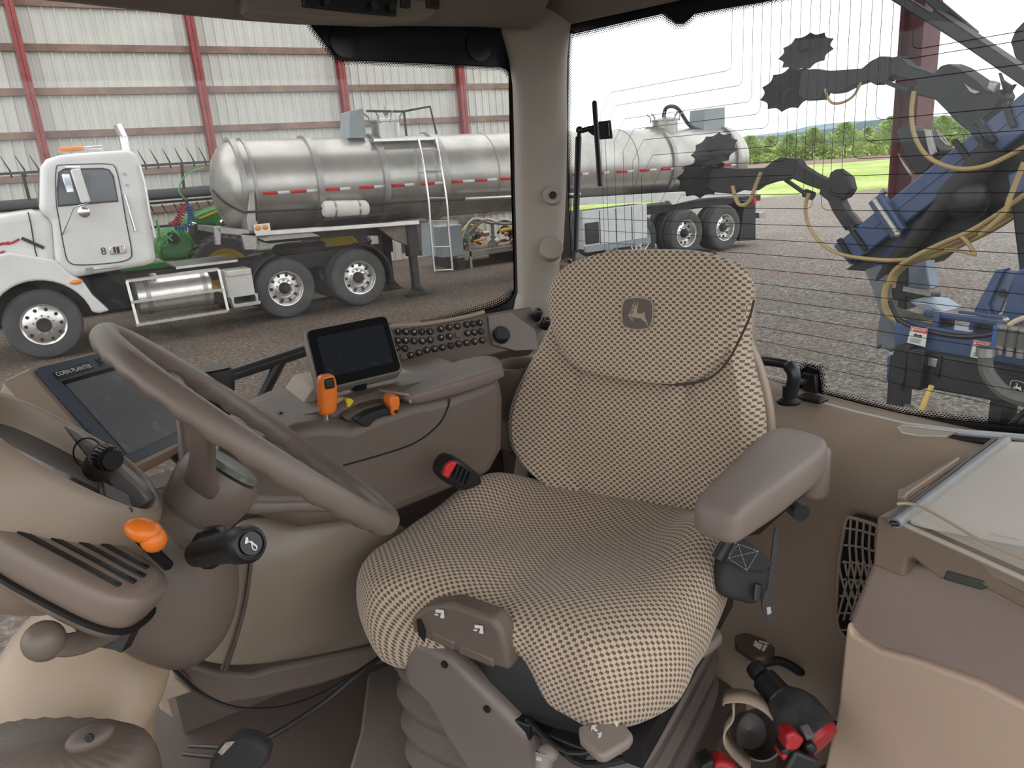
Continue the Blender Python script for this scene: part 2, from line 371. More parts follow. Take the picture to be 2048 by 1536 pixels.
for k, (px, dp, h, r, q) in enumerate(tl): tree(px, dp, h, r, [M_LEAF, M_LEAF2][q], 'bushy green ' + tn[k] if not q else 'bushy ' + tn[k], k + 3)
# ================= semi truck =================
M_TRUCKW = mat('white_truck_paint', (.78, .79, .77), .3, var=.12, vscale=1.5, coat=.3)
M_TYRE = mat('dusty_tyre_rubber', (.085, .085, .088), .8, var=.3, vscale=3, bump=.2, bscale=60)
M_STEEL = STEEL
M_ALU = mat('polished_aluminium', (.78, .77, .74), .28, .85, var=.15, vscale=8)
M_DARKST = mat('dark_chassis_steel', (.035, .033, .032), .7, var=.4, vscale=5)
M_CABGL = mat('dark_cab_glass', (.04, .05, .055), .08, spec=.8)
M_GREYB = mat('grey_painted_box', (.30, .34, .36), .5, var=.12)
M_STAIN = mat('brushed_stainless_tank', (.50, .485, .45), .34, .82, var=.32, vscale=1.2)
M_STAIND = mat('dull_stainless_band', (.42, .41, .385), .45, .75, var=.3, vscale=3)
M_AMB = mat('amber_lens', (.85, .28, .03), .25)
M_REFR = mat('red_reflector', (.6, .015, .02), .3)
M_REFW = mat('white_reflector', (.75, .78, .8), .3)
def wheel(parent, c, outward, R=.525, W=.27, rim='deep', name='wheel'):
    """wheel with tyre, rim, hub; axis along y, outward = -1 faces the tractor"""
    c = Vector(c); ax = Vector((0, outward, 0)); h = W / 2
    g = G()
    g.lathe(c, ax, [(R * .57, -h * .9), (R * .80, -h), (R * .94, -h * .92), (R, -h * .62), (R, h * .62), (R * .94, h * .92), (R * .88, h * .99), (R * .80, h * 1.0), (R * .66, h * .96), (R * .57, h * .86)], 56, closed=True)
    wob = g.obj(name, M_TYRE, parent, ang=28)
    g = G(); ri = R * .575
    if rim == 'deep':
        g.lathe(c, ax, [(ri * .95, -h * .8), (ri * .95, h * .75), (ri, h * .86), (ri * 1.02, h * .9), (ri * .97, h * .88), (ri * .93, h * .7), (ri * .9, h * .2), (ri * .8, -h * .05), (ri * .62, -h * .02), (ri * .55, h * .02), (ri * .50, h * .1), (0, h * .1), (0, -h * .2), (ri * .7, -h * .3)], 48, closed=True)
        hz, hr, sz = -h * .02, ri * .74, ri * .085
    else:
        g.lathe(c, ax, [(ri * .95, -h * .8), (ri * .95, h * .75), (ri, h * .86), (ri * 1.02, h * .9), (ri * .97, h * .88), (ri * .92, h * .8), (ri * .86, h * .9), (ri * .7, h * 1.02), (ri * .5, h * 1.12), (ri * .34, h * 1.15), (0, h * 1.15), (0, h), (ri * .8, h * .6)], 48, closed=True)
        hz, hr, sz = h * 1.0, ri * .77, ri * .085
    rm = g.obj('rim', M_ALU, parent); rm.parent = wob
    F = frame(ax); zc = h * .12 if rim == 'deep' else h * 1.15
    if outward < 0:
        for k in range(10):
            a = 2 * PI * k / 10; q = c + F @ Vector((math.cos(a) * hr, math.sin(a) * hr, hz)); g = G(); g.cyl(q - ax * .02, q + ax * .012, sz, seg=14)
            hh = g.obj('hand_hole', M_DARKST, parent); hh.parent = wob
            a = 2 * PI * (k + .5) / 10; q = c + F @ Vector((math.cos(a) * ri * .46, math.sin(a) * ri * .46, zc)); g = G(); g.cyl(q, q + ax * .03, .017, seg=6)
            nn = g.obj('lug_nut', M_STEEL, parent); nn.parent = wob
    g = G(); g.lathe(c, ax, [(ri * .34, zc - .02), (ri * .34, zc + .04), (ri * .28, zc + .06), (ri * .2, zc + (.11 if rim == 'deep' else .05)), (0, zc + (.12 if rim == 'deep' else .055))], 20)
    hb = g.obj('hub', M_DARKST, parent); hb.parent = wob
    return wob
TY = 13.05
tr = thing('semi_truck', 'white day-cab semi truck with a number 8 on its door, coupled to the tanker', 'truck', (1.6, 14.2, 0))
def TP(pts, y=TY): return [PY(a, b, y) for a, b in pts]
cabp = TP([(80, 334), (92, 318), (118, 310), (150, 306), (255, 299), (274, 305), (283, 330), (298, 420), (314, 524), (290, 532), (148, 556), (112, 540), (104, 440), (78, 424)])
g = G(); g.prism(cabp, (0, 2.15, 0)); g.obj('cab', M_TRUCKW, tr, bevel=.10, bseg=5)
hood = TP([(-190, 470), (-60, 438), (60, 420), (79, 424), (106, 440), (116, 542), (60, 556), (-40, 566), (-190, 600)], TY + .12)
g = G(); g.prism(hood, (0, 1.9, 0)); g.obj('hood', M_TRUCKW, tr, bevel=.12, bseg=5)
fw_c = Vector((-.285, TY + .19, .54))
def arc(cx, cz, r, a0, a1, n, y): return [Vector((cx + r * math.cos(math.radians(a0 + (a1 - a0) * i / n)), y, cz + r * math.sin(math.radians(a0 + (a1 - a0) * i / n)))) for i in range(n + 1)]
for yy, nm in ((TY - .06, 'fender'), (TY + 1.95, 'fender')):
    inn = arc(fw_c.x, .54, .67, 8, 165, 16, yy)
    outl = TP([(-190, 600), (-150, 540), (-60, 520), (20, 505), (110, 520), (140, 548), (166, 562), (185, 590), (208, 640)], TY - .06)
    poly = [Vector((fw_c.x + .9, yy, .62))] + [Vector((fw_c.x + .76, yy, .60))] + inn[0:] + [Vector((p.x, yy, p.z)) for p in outl[1:-1]]
    g = G(); g.prism(poly, (0, .36, 0)); g.obj(nm, M_TRUCKW, tr, bevel=.035, bseg=3)
# seam, stripes, latch on hood
g = G(); g.tube(TP([(56, 424), (62, 450), (70, 500), (86, 552)], TY + .11), .008, 6); g.obj('hood_seam', M_DARKST, tr)
g = G(); g.tube(TP([(-40, 505), (0, 488), (20, 487), (38, 478)], TY + .11), .018, 6, smooth=4); g.tube(TP([(-40, 497), (-10, 492), (18, 484)], TY + .11), .014, 6, smooth=4); g.tube(TP([(-30, 512), (0, 506), (9, 502)], TY + .11), .014, 6)
g.obj('red_pinstripe', mat('crimson_pinstripe', (.45, .01, .04), .4), tr)
g = G(); g.bar(PY(43, 476, TY + .08), PY(88, 496, TY + .08), .03, .045); g.obj('hood_latch', BLK, tr, bevel=.006)
# door
door = TP(spl2([(112, 338), (125, 330), (175, 328), (215, 328), (230, 334), (240, 370), (252, 440), (263, 500), (258, 518), (225, 526), (160, 530), (138, 524), (130, 505), (118, 440), (112, 400)], 4, True), TY - .012)
g = G(); g.prism(door, (0, .04, 0)); dr = g.obj('door', M_TRUCKW, tr, bevel=.012)
g = G(); g.tube([p + V(0, -.002, 0) for p in door], .007, 5, closed=True); g.obj('door_seal', M_DARKST, tr)
win = TP([(118, 345), (128, 339), (205, 337), (218, 340), (226, 352), (236, 402), (116, 412), (115, 380)], TY - .022)
g = G(); g.prism(win, (0, .03, 0)); g.obj('door_window', M_CABGL, tr, bevel=.01)
g = G(); g.tube(win, .012, 6, closed=True); g.obj('window_gasket', BLK, tr)
g = G(); g.prism([PY(78, 340, TY + .1), PY(98, 336, TY + .1), PY(97, 412, TY + .1), PY(75, 410, TY + .1)], (0, 1.85, 0)); wsh = g.obj('windshield', M_CABGL, tr, bevel=.02)
t8 = text_mesh('door_number', '8', mat('dark_number_paint', (.03, .03, .03), .5), tr, PY(207, 503, TY - .02), (1, 0, 0), (0, 0, 1), .16)
g = G(); c = PY(235, 500, TY - .03); g.box(c, (.22, .03, .12)); g.obj('door_latch', CHROME, tr, bevel=.012)
g = G(); g.box(PY(236, 500, TY - .045), (.04, .02, .09)); g.box(PY(229, 500, TY - .045), (.03, .02, .09)); g.obj('latch_recess', M_DARKST, tr)
g = G(); g.box(PY(213, 535, TY - .01), (.36, .03, .035)); g.obj('name_plate', M_ALU, tr, bevel=.008)
g = G(); g.box(PY(178, 540, TY - .01), (.09, .03, .07)); g.obj('grey_badge', M_GREYB, tr)
for a, b_ in (((249, 390), (270, 462)),): 
    g = G(); p0 = PY(*a, TY - .06); p1 = PY(*b_, TY - .06); g.tube([p0 + V(0, .07, 0), p0, p1, p1 + V(0, .07, 0)], .017, 8); g.obj('grab_handle', CHROME, tr)
g = G(); g.tube(TP([(279, 330), (290, 368), (300, 430), (311, 475)], TY - .02), .02, 8); g.obj('exhaust_grab_rail', M_ALU, tr)
for a, b_ in ((249, 348), (254, 370)):
    g = G(); g.cyl(PY(a, b_, TY - .02), PY(a, b_, TY + .02), .02); g.obj('cab_marker', STEEL, tr)
# mirror
g = G(); p0 = PY(150, 338, TY - .35); p1 = PY(172, 405, TY - .35); g.bar(p0, p1, .13, .05, (0, 1, 0)); g.obj('mirror_housing', M_TRUCKW, tr, bevel=.02)
g = G(); g.bar(PY(131, 348, TY - .30), PY(141, 385, TY - .30), .10, .03, (0, 1, 0)); g.obj('inner_mirror', mat('mirror_glass', (.85, .9, .95), .08, .9), tr, bevel=.01)
g = G(); g.tube(TP([(158, 333), (175, 406), (168, 412)], TY - .3), .014, 8); g.tube([PY(130, 335, TY), PY(132, 335, TY - .3), PY(160, 335, TY - .33)], .018, 8); g.tube([PY(125, 470, TY), PY(148, 414, TY - .28), PY(172, 408, TY - .3)], .012, 8); g.obj('mirror_bracket', CHROME, tr)
g = G(); g.sph(PY(168, 424, TY - .3), .085, 16, (1, .4, 1)); g.obj('convex_mirror', CHROME, tr)
# roof items
g = G(); p = PY(145, 300, TY + .5); g.box(p + V(-.02, 0, .01), (.34, .5, .06)); g.obj('amber_roof_light', M_AMB, tr, bevel=.03)
g = G(); g.tube([PY(165, 296, TY + .6), PY(204, 296, TY + .6)], [.02, .045], 10); g.obj('air_horn', CHROME, tr)
g = G(); p = PY(252, 300, TY + 1.9); g.tube([p - V(0, 0, 1.9), p, p + V(.0, 0, .2), p + V(-.05, 0, .42)], .075, 16, smooth=3); g.obj('exhaust_stack', CHROME, tr)
# marker light on fender, steps, tank
g = G(); g.sph(PY(152, 564, TY - .08), .07, 14, (1.3, .4, .5)); g.obj('fender_marker_light', M_AMB, tr)
wheel(tr, fw_c, -1, rim='front'); wheel(tr, fw_c + V(0, 1.95, 0), 1, rim='front')
for xx in (3.42, 4.80):
    wheel(tr, (xx, TY + .30, .535), -1); wheel(tr, (xx, TY + .62, .535), -1, rim='deep'); wheel(tr, (xx, TY + 1.85, .535), 1)
    g = G(); g.cyl((xx, TY + .4, .53), (xx, TY + 1.8, .53), .09); g.obj('axle', M_DARKST, tr)
g = G(); g.cyl(fw_c, fw_c + V(0, 1.9, 0), .06); g.obj('axle', M_DARKST, tr)
for yy in (TY + .75, TY + 1.4):
    g = G(); g.bx(-1.6, 5.55, yy, yy + .09, .78, 1.05); g.obj('frame_rail', M_DARKST, tr)
# engine/chassis bulk hidden under the hood
g = G(); g.bx(-1.3, 1.0, TY + .6, TY + 1.5, .5, 1.1); g.obj('engine', M_DARKST, tr, bevel=.05)
# fuel tank and step frame
ftc = (PY(228, 590, TY + .3), PY(372, 575, TY + .3))
g = G(); zc = .72; g.lathe((1.02, TY + .36, zc), (1, 0, 0), [(0, 0), (.25, .01), (.29, .04), (.29, 1.16), (.25, 1.19), (0, 1.2)], 40); g.obj('fuel_tank', M_ALU, tr)
for xx in (1.18, 2.05):
    g = G(); g.lathe((xx, TY + .36, zc), (1, 0, 0), [(.285, 0), (.30, 0), (.30, .07), (.285, .07)], 40, closed=True); g.obj('tank_strap', STEEL, tr)
g = G(); g.cyl((1.35, TY + .28, zc + .26), (1.35, TY + .25, zc + .34), .055); g.obj('fuel_cap', M_ALU, tr)
for zz, dy, nm in ((1.03, .02, 'upper_step'), (.70, -.02, 'middle_step'), (.34, -.06, 'lower_step')):
    g = G(); g.bx(.93, 2.33, TY + dy - .04, TY + dy + (.14 if zz != .70 else .02), zz - .02, zz + .02)
    if zz < .5:
        for k in range(34): g.bx(.95 + k * .04, .965 + k * .04, TY - .09, TY + .04, zz + .02, zz + .028)
    g.obj(nm, M_ALU, tr, smooth=False)
for xx in (.94, 2.32):
    g = G(); g.bar((xx, TY + .0, 1.03), (xx + .02, TY - .06, .34), .04, .05); g.obj('step_upright', M_ALU, tr)
g = G(); g.bx(2.42, 2.86, TY + .08, TY + .5, .52, .98); g.bx(2.44, 2.84, TY + .05, TY + .1, .88, .97); g.obj('battery_box', mat('light_grey_toolbox', (.62, .61, .57), .5, var=.15), tr, bevel=.015)
g = G(); g.bx(2.45, 2.90, TY - .02, TY + .2, .36, .42); g.bx(2.44, 2.48, TY, TY + .3, .42, .55); g.bx(2.84, 2.88, TY, TY + .3, .42, .55); g.obj('battery_step', M_ALU, tr, bevel=.006)
g = G(); g.bx(1.75, 2.75, TY + .5, TY + 1.7, 1.07, 1.11); g.obj('deck_plate', M_ALU, tr)
for xx, s_ in ((3.42, 1), (4.80, -1)):
    cc = xx; inn = arc(cc, .535, .60, 100 if s_ > 0 else 75, 190 if s_ > 0 else -12, 10, TY + .12)
    out_ = [Vector((p.x + (p.x - cc) * .05, p.y, p.z + (p.z - .535) * .05)) for p in inn]
    g = G(); g.prism(inn + out_[::-1], (0, .62, 0)); g.obj('quarter_fender' if s_ > 0 else 'rear_mud_flap', M_DARKST, tr)
g = G(); g.lathe((4.05, TY + 1.2, 1.16), (0, 0, 1), [(0, -.1), (.48, -.1), (.5, 0), (.44, .05), (0, .05)], 30); g.obj('fifth_wheel', M_DARKST, tr)
# coiled air lines between truck and trailer
def coil(p0, p1, r, n, m, name, par):
    p0, p1 = Vector(p0), Vector(p1); F = frame(p1 - p0, (0, 1, 0)); L = (p1 - p0).length
    pts = [p0 + F @ Vector((r * math.cos(2 * PI * t / 10), r * math.sin(2 * PI * t / 10), L * t / (10 * n))) for t in range(10 * n + 1)]
    for q in pts: q.z -= .10 * math.sin(PI * (q - p0).length / L)
    g = G(); g.tube(pts, .013, 6); return g.obj(name, m, par)
coil(PY(368, 402, TY + 1.0), PY(343, 450, TY + 1.0), .055, 10, REDP, 'red_air_line', tr)
coil(PY(378, 404, TY + .95), PY(382, 440, TY + .95), .05, 9, mat('blue_air_line', (.02, .10, .30), .4), 'blue_air_line', tr)
coil(PY(382, 440, TY + .95), PY(345, 452, TY + .98), .05, 6, MAT['blue_air_line'], 'blue_air_line', tr)
g = G(); g.tube(TP([(372, 400), (358, 380), (372, 350), (408, 335)], TY + 1.0), .014, 8, smooth=6); g.obj('green_air_line', mat('green_hose', (.08, .38, .12), .4), tr)
g = G(); g.tube(TP([(312, 440), (318, 470), (312, 500), (330, 480), (345, 470)], TY + 1.1), .016, 8, smooth=6); g.obj('green_air_line', MAT['green_hose'], tr)
# ================= tanker trailer =================
tk = thing('tanker_trailer', 'long stainless steel tanker trailer with red and white reflective tape, behind the white truck', 'trailer', (9, 13.6, 0))
A0 = Vector((2.62, 14.05, 2.31)); A1 = Vector((15.35, 13.75, 2.06)); AD = (A1 - A0); TL = AD.length; AD.normalize(); RR = .80
prof = [(0, 0), (.25, .02), (.5, .09), (.68, .2), (.76, .32), (RR, .42)]
prof += [(RR, .42 + (TL - .84) * i / 12) for i in range(1, 13)] + [(.76, TL - .32), (.66, TL - .18), (.4, TL - .06), (0, TL)]
g = G(); g.lathe(A0, AD, prof, 72); g.obj('tank_shell', M_STAIN, tk, ang=50)
def axat(px): # distance along the axis for a pixel column on the near side
    p = PY(px, 350, A0.y - RR * .6); return (p - A0).dot(AD)
for px, wd, hh in ((478, .10, .05), (500, .06, .035), (628, .12, .05), (758, .12, .05), (874, .16, .05), (978, .03, .01), (1100, .1, .05), (1248, .03, .01), (1318, .12, .05), (1440, .1, .05)):
    s_ = axat(px); g = G(); g.lathe(A0 + AD * (s_ - wd / 2), AD, [(RR - .01, 0), (RR + hh, 0.005), (RR + hh, wd - .005), (RR - .01, wd)], 72, closed=True); g.obj('ring_stiffener' if hh > .02 else 'weld_seam', M_STAIND, tk)
# reflective tape
red = G(); wht = G(); NR = (-AD).cross(V(0, 0, 1)).normalized()
if NR.y > 0: NR = -NR
def tape(gg, s0, s1, z_off):
    rows_ = []
    for s_ in (s0, (s0 + s1) / 2, s1):
        r_ = []
        for k in range(3):
            z = z_off + (k - 1) * .025; yy = math.sqrt((RR + .006) ** 2 - z * z); p = A0 + AD * s_; r_.append(p + NR * yy + V(0, 0, z))
        rows_.append(r_)
    gg.grid(rows_)
for a0, a1, b1 in ((511, 541, 565), (567, 598, 620), (636, 664, 684), (703, 731, 752), (766, 791, 810), (824, 850, 880), (884, 905, 928), (930, 953, 972), (978, 1000, 1022), (1026, 1046, 1064), (1075, 1095, 1110), (1120, 1138, 1150), (1166, 1180, 1190), (1205, 1225, 1238), (1249, 1268, 1282), (1291, 1309, 1322), (1332, 1347, 1360), (1372, 1388, 1400), (1410, 1425, 1436)):
    red = G(); wht = G(); tape(red, axat(a0), axat(a1), -.12); tape(wht, axat(a1), axat(b1), -.12)
    red.obj('red_reflective_tape', M_REFR, tk, solid=.004); wht.obj('white_reflective_tape', M_REFW, tk, solid=.004)
YN = 13.15
def KP(pts, y=YN): return [PY(a, b, y) for a, b in pts]
# hose rail along the side
g = G(); g.tube([PY(425, 380, 13.35), PY(450, 405, 13.28), PY(484, 423, 13.22)] + KP([(500, 424), (560, 421), (640, 417), (760, 407), (860, 402), (1020, 394)]), .022, 8, smooth=3); g.obj('side_pipe', M_DARKST, tk)
g = G(); g.tube(KP([(930, 398), (1030, 393), (1160, 388)], 13.1), .03, 8); g.obj('side_conduit', M_ALU, tk)
# saddle stand, bumper with marker lights, rail
g = G(); g.prism(KP([(500, 385), (508, 385), (512, 440), (530, 470), (498, 470), (494, 440)]), (0, .5, 0)); g.obj('tank_saddle', M_STAIND, tk, bevel=.01)
g = G(); g.prism(KP([(428, 454), (536, 462), (536, 475), (428, 466)]), (0, 1.5, 0)); g.obj('front_crossmember', M_STAIND, tk, bevel=.01)
for a, b_ in (((428, 452), (442, 490)), ((482, 466), (514, 500))):
    g = G(); g.prism(KP([a, (b_[0], a[1]), b_, (a[0] + (b_[0] - a[0]) * .25, b_[1])]), (0, .12, 0)); g.obj('coupler_leg', STEEL, tk, bevel=.01)
g = G(); g.prism(KP([(510, 463), (838, 440), (840, 449), (512, 473)], YN - .06), (0, .16, 0)); g.obj('side_rail', M_ALU, tk, bevel=.012)
g = G(); g.prism(KP([(505, 470), (620, 464), (640, 472), (530, 482)], YN + .1), (0, 1.4, 0)); g.obj('kingpin_plate', STEEL, tk)
g = G(); g.prism(KP([(520, 473), (840, 449), (848, 470), (700, 472), (540, 487)], YN + .5), (0, .6, 0)); g.obj('subframe', M_DARKST, tk)
for a in (516, 531):
    g = G(); g.sph(PY(a, 456 - (a - 516) * .1, YN - .08), .05, 12, (1, .4, .9)); g.obj('front_marker_light', M_AMB, tk)
g = G(); g.box(PY(524, 456, YN - .05), (.27, .03, .14)); g.obj('marker_light_plate', M_ALU, tk)
# white nylon tank on the rail
p0 = PY(645, 419, 13.1); p1 = PY(736, 417, 13.1)
g = G(); ax_ = (p1 - p0).normalized(); LL = (p1 - p0).length; g.lathe(p0, ax_, [(0, 0), (.11, .01), (.145, .05), (.15, .09), (.15, LL - .09), (.145, LL - .05), (.11, LL - .01), (0, LL)], 30)
wt = g.obj('white_air_tank', mat('white_poly_tank', (.72, .72, .67), .45, var=.12, vscale=3), tk)
for f_ in (.22, .75):
    g = G(); g.lathe(p0 + ax_ * (LL * f_), ax_, [(.15, 0), (.158, 0), (.158, .03), (.15, .03)], 30, closed=True); g.obj('tank_strap', STEEL, tk)
g = G(); g.bx(p0.x - .05, p1.x + .6, 13.0, 13.3, p0.z - .19, p0.z - .15); g.obj('air_tank_shelf', M_DARKST, tk)
# gooseneck step and landing gear
g = G(); g.prism(KP([(748, 450), (845, 446), (850, 505), (790, 480)], 13.35), (0, .12, 0)); g.obj('gusset_plate', mat('brown_steel_plate', (.22, .18, .15), .6, var=.3), tk)
g = G(); g.prism(KP([(842, 446), (866, 444), (872, 510), (845, 512)], 13.3), (0, 1.0, 0)); g.obj('cross_bolster', M_GREYB, tk)
for yy in (13.3, 14.6):
    g = G(); q = PY(829, 500, 13.3); g.bx(q.x - .11, q.x + .11, yy, yy + .22, q.z - .12, q.z + .55); g.bx(q.x - .065, q.x + .065, yy + .03, yy + .19, .12, q.z); g.obj('landing_leg', M_DARKST, tk, bevel=.012)
    g = G(); g.prism([(q.x - .22, yy + .11, .02), (q.x + .22, yy + .11, .02), (q.x + .06, yy + .11, .22), (q.x - .06, yy + .11, .22)], (0, .02, 0)); g.box((q.x, yy + .11, .02), (.42, .26, .02)); g.obj('landing_foot', M_DARKST, tk)
# ladder
LY = 12.98
def lad(px, py): return PY(px, py, LY + (.0 if py > 400 else (.12 if py > 330 else .45 if py < 290 else .25)))
La = [PY(837, 278, 13.35), PY(845, 320, 13.08), PY(857, 400, LY), PY(862, 470, LY), PY(869, 543, LY)]
Lb = [PY(872, 276, 13.35), PY(880, 320, 13.08), PY(893, 400, LY), PY(898, 470, LY), PY(905, 541, LY)]
g = G(); g.tube(La, .022, 8, smooth=4); g.obj('ladder_rail', M_ALU, tk)
g = G(); g.tube(Lb, .022, 8, smooth=4); g.obj('ladder_rail', M_ALU, tk)
sa = spline(La, 20); sb = spline(Lb, 20)
for i in (20, 39, 50, 59, 72, 80): 
    pass
for f_ in (.17, .33, .49, .66, .83, .995):
    i = int(f_ * 80); g = G(); g.tube([sa[min(i, 80)], sb[min(i, 80)]], .017, 8); g.obj('ladder_rung', M_ALU, tk)
# walkway, guard rail, manhole, cabinet on top
g = G(); g.prism([PY(748, 277, 13.35), PY(874, 273, 13.35), PY(874, 280, 13.35), PY(748, 284, 13.35)], (0, .55, 0)); g.obj('walkway', M_ALU, tk, bevel=.01)
g = G(); q0 = PY(733, 222, 13.5); g.tube([q0, PY(806, 223, 13.5), PY(860, 213, 13.5), PY(873, 268, 13.4)], .022, 8); g.tube([PY(808, 223, 13.5), PY(813, 272, 13.5)], .022, 8); g.obj('guard_rail', M_DARKST, tk)
g = G(); g.prism([PY(699, 222, 13.6), PY(727, 216, 13.6), PY(733, 276, 13.6), PY(699, 276, 13.6)], (.0, .5, 0)); g.obj('hose_cabinet', M_GREYB, tk, bevel=.01)
def manhole(px, pyb, pyt, y, r, nm):
    b_ = PY(px, pyb, y); t_ = PY(px, pyt, y); h_ = t_.z - b_.z; g = G()
    g.lathe(b_ - V(0, 0, .1), (0, 0, 1), [(r, 0), (r, h_ * .75 + .1), (r * 1.12, h_ * .78 + .1), (r * 1.12, h_ * .88 + .1), (r * .98, h_ * .92 + .1), (r * .5, h_ * 1.08 + .1), (0, h_ * 1.12 + .1)], 36); o_ = g.obj(nm, M_STAIN, tk)
    for k in range(8):
        g = G(); a = 2 * PI * k / 8; q = Vector((b_.x + math.cos(a) * r * 1.15, y + math.sin(a) * r * 1.15, b_.z + h_ * .7)); g.tube([q, q + V(0, 0, .12), q + V(math.cos(a) * .09, math.sin(a) * .09, .20)], .016, 6)
        g.obj('lid_clamp', STEEL, tk)
    return b_, t_
b_, t_ = manhole(773, 273, 236, 13.85, .27, 'manhole'); g = G(); g.cyl(t_, t_ + V(0, 0, .22), .03); g.sph(t_ + V(0, 0, .1), .06); g.obj('vent_valve', STEEL, tk)
g = G(); p = PY(838, 275, 13.9); g.lathe(p, (0, 0, 1), [(.2, -.1), (.2, .0), (.12, .06), (0, .07)], 24); g.obj('dome_vent', M_STAIND, tk)
b_, t_ = manhole(1330, 262, 236, 13.7, .29, 'manhole')
g = G(); g.tube([t_ + V(-.05, 0, -.02), t_ + V(-.0, -.05, .22), t_ + V(.3, -.1, .2), t_ + V(.7, -.1, -.2), PY(1405, 262, 13.5)], .045, 10, smooth=6); g.obj('vapor_hose', BLK, tk)
g = G(); g.prism([PY(1410, 218, 13.5), PY(1450, 214, 13.5), PY(1450, 262, 13.5), PY(1407, 262, 13.5)], (0, .5, 0)); g.obj('rear_cabinet', M_GREYB, tk, bevel=.008)
# rear frame
g = G(); g.prism(KP([(1110, 399), (1350, 384), (1515, 378), (1515, 388), (1400, 397), (1345, 410), (1338, 402), (1200, 408), (1110, 413)], 12.95), (0, .15, 0)); g.obj('rear_frame_rail', mat('white_painted_steel', (.72, .72, .7), .5, var=.15), tk, bevel=.01)
g = G(); g.bx(9.8, 15.6, 13.1, 14.5, 1.02, 1.16); g.obj('rear_subframe', M_DARKST, tk)
q0 = PY(1165, 425, 12.85); q1 = PY(1295, 470, 12.85)
g = G(); g.bx(q0.x, q1.x, 12.85, 13.35, q1.z - .12, q0.z + .02); g.obj('equipment_box', mat('white_equipment_box', (.68, .70, .70), .5, var=.12), tk, bevel=.012)
for k in range(1, 4):
    xx = q0.x + (q1.x - q0.x) * k / 4; g = G(); g.bx(xx - .008, xx + .008, 12.842, 12.86, q1.z - .1, q0.z); g.obj('box_seam', M_DARKST, tk)
g = G(); g.box((q0.x + .22, 12.83, (q0.z + q1.z) / 2 - .12), (.36, .05, .45)); g.obj('box_opening', M_DARKST, tk, bevel=.02)
g = G(); g.bx(q0.x, q1.x + .05, 12.80, 12.86, q1.z - .18, q1.z - .05); g.obj('box_step', M_GREYB, tk)
for xx in (12.62, 13.90):
    wheel(tk, (xx, 12.82, .53), -1, R=.53); wheel(tk, (xx, 13.12, .53), -1, R=.53); wheel(tk, (xx, 14.75, .53), 1, R=.53)
    g = G(); g.cyl((xx, 12.9, .53), (xx, 14.7, .53), .08); g.obj('axle', M_DARKST, tk)
wheel(tk, (11.45, 13.12, .53), -1, R=.53); wheel(tk, (11.45, 14.75, .53), 1, R=.53)
g = G(); g.prism(KP([(1490, 402), (1511, 400), (1511, 480), (1478, 482)], 12.75), (0, .7, 0)); g.obj('mud_flap', BLK, tk)
g = G(); g.box(PY(1507, 402, 12.7), (.07, .1, .14)); g.obj('tail_light', M_REFR, tk)
g = G(); p = PY(1518, 430, 13.0); g.box(p, (.22, .2, .14)); g.cyl(p + V(-.4, .2, 0), p + V(.15, .2, 0), .07); g.obj('outlet_valve', STEEL, tk, bevel=.01)
# ================= machines behind the truck =================
M_GREEN = mat('green_machine_paint', (.03, .22, .04), .3, var=.2, vscale=3, coat=.2)
M_YEL = mat('yellow_machine_paint', (.80, .60, .02), .35, var=.12)
hd = thing('combine_header', 'black tined reel of a harvest header parked against the shed wall behind the truck', 'farm implement', (1, 17.6, 0))
HY = 17.4
def reelbar(z, y, up, tl):
    g = G(); g.bx(-6, 6.3, y - .02, y + .02, z - .025, z + .025); o_ = g.obj('reel_bar', M_DARKST, hd)
    x = -5.9
    return o_
for (z, y, dz, dx) in ((2.86, HY, .32, -.10), (1.62, HY + .1, -.28, .10), (2.1, HY + .55, -.25, .06)):
    reelbar(z, y, 1, 1)
    x = -1.0
    while x < 5.2:
        if not (1.5 < x < 1.52):
            g = G(); g.tube([(x, y, z - .08), (x, y, z + (.05 if dz > 0 else -.05)), (x + dx, y - .03, z + dz)], [.022, .018, .006], 5); g.obj('reel_tine', M_DARKST, hd)
        x += .235
g = G(); g.cyl((-6, HY + .35, 2.27), (6.3, HY + .35, 2.27), .11); g.obj('reel_tube', M_DARKST, hd)
for x in (-.1, 2.75, 5.4):
    g = G()
    g.tube([(x, HY, 2.86), (x, HY + .35, 2.27), (x, HY + .1, 1.62)], .03, 6); g.tube([(x, HY + .35, 2.27), (x, HY + .55, 2.1)], .03, 6); g.obj('reel_spider', M_DARKST, hd)
g = G(); g.bx(-6, 6.3, HY + .7, HY + .95, .55, .85); g.obj('header_beam', M_GREEN, hd, bevel=.03)
g = G(); g.bx(-6, 6.3, HY - .3, HY + .9, .30, .36); g.obj('header_deck', M_DARKST, hd)
g = G(); g.prism([(.1, HY - .2, 2.5), (.25, HY - .2, 2.55), (.32, HY - .2, 2.0), (.25, HY - .2, 1.5), (.08, HY - .2, 1.6)], (0, .3, 0)); g.obj('reel_drive_cover', M_GREEN, hd, bevel=.03)
for x in (-3, 3.4):
    g = G(); g.bx(x - .06, x + .06, HY + .75, HY + .9, 0, .6); g.obj('stand', M_DARKST, hd)
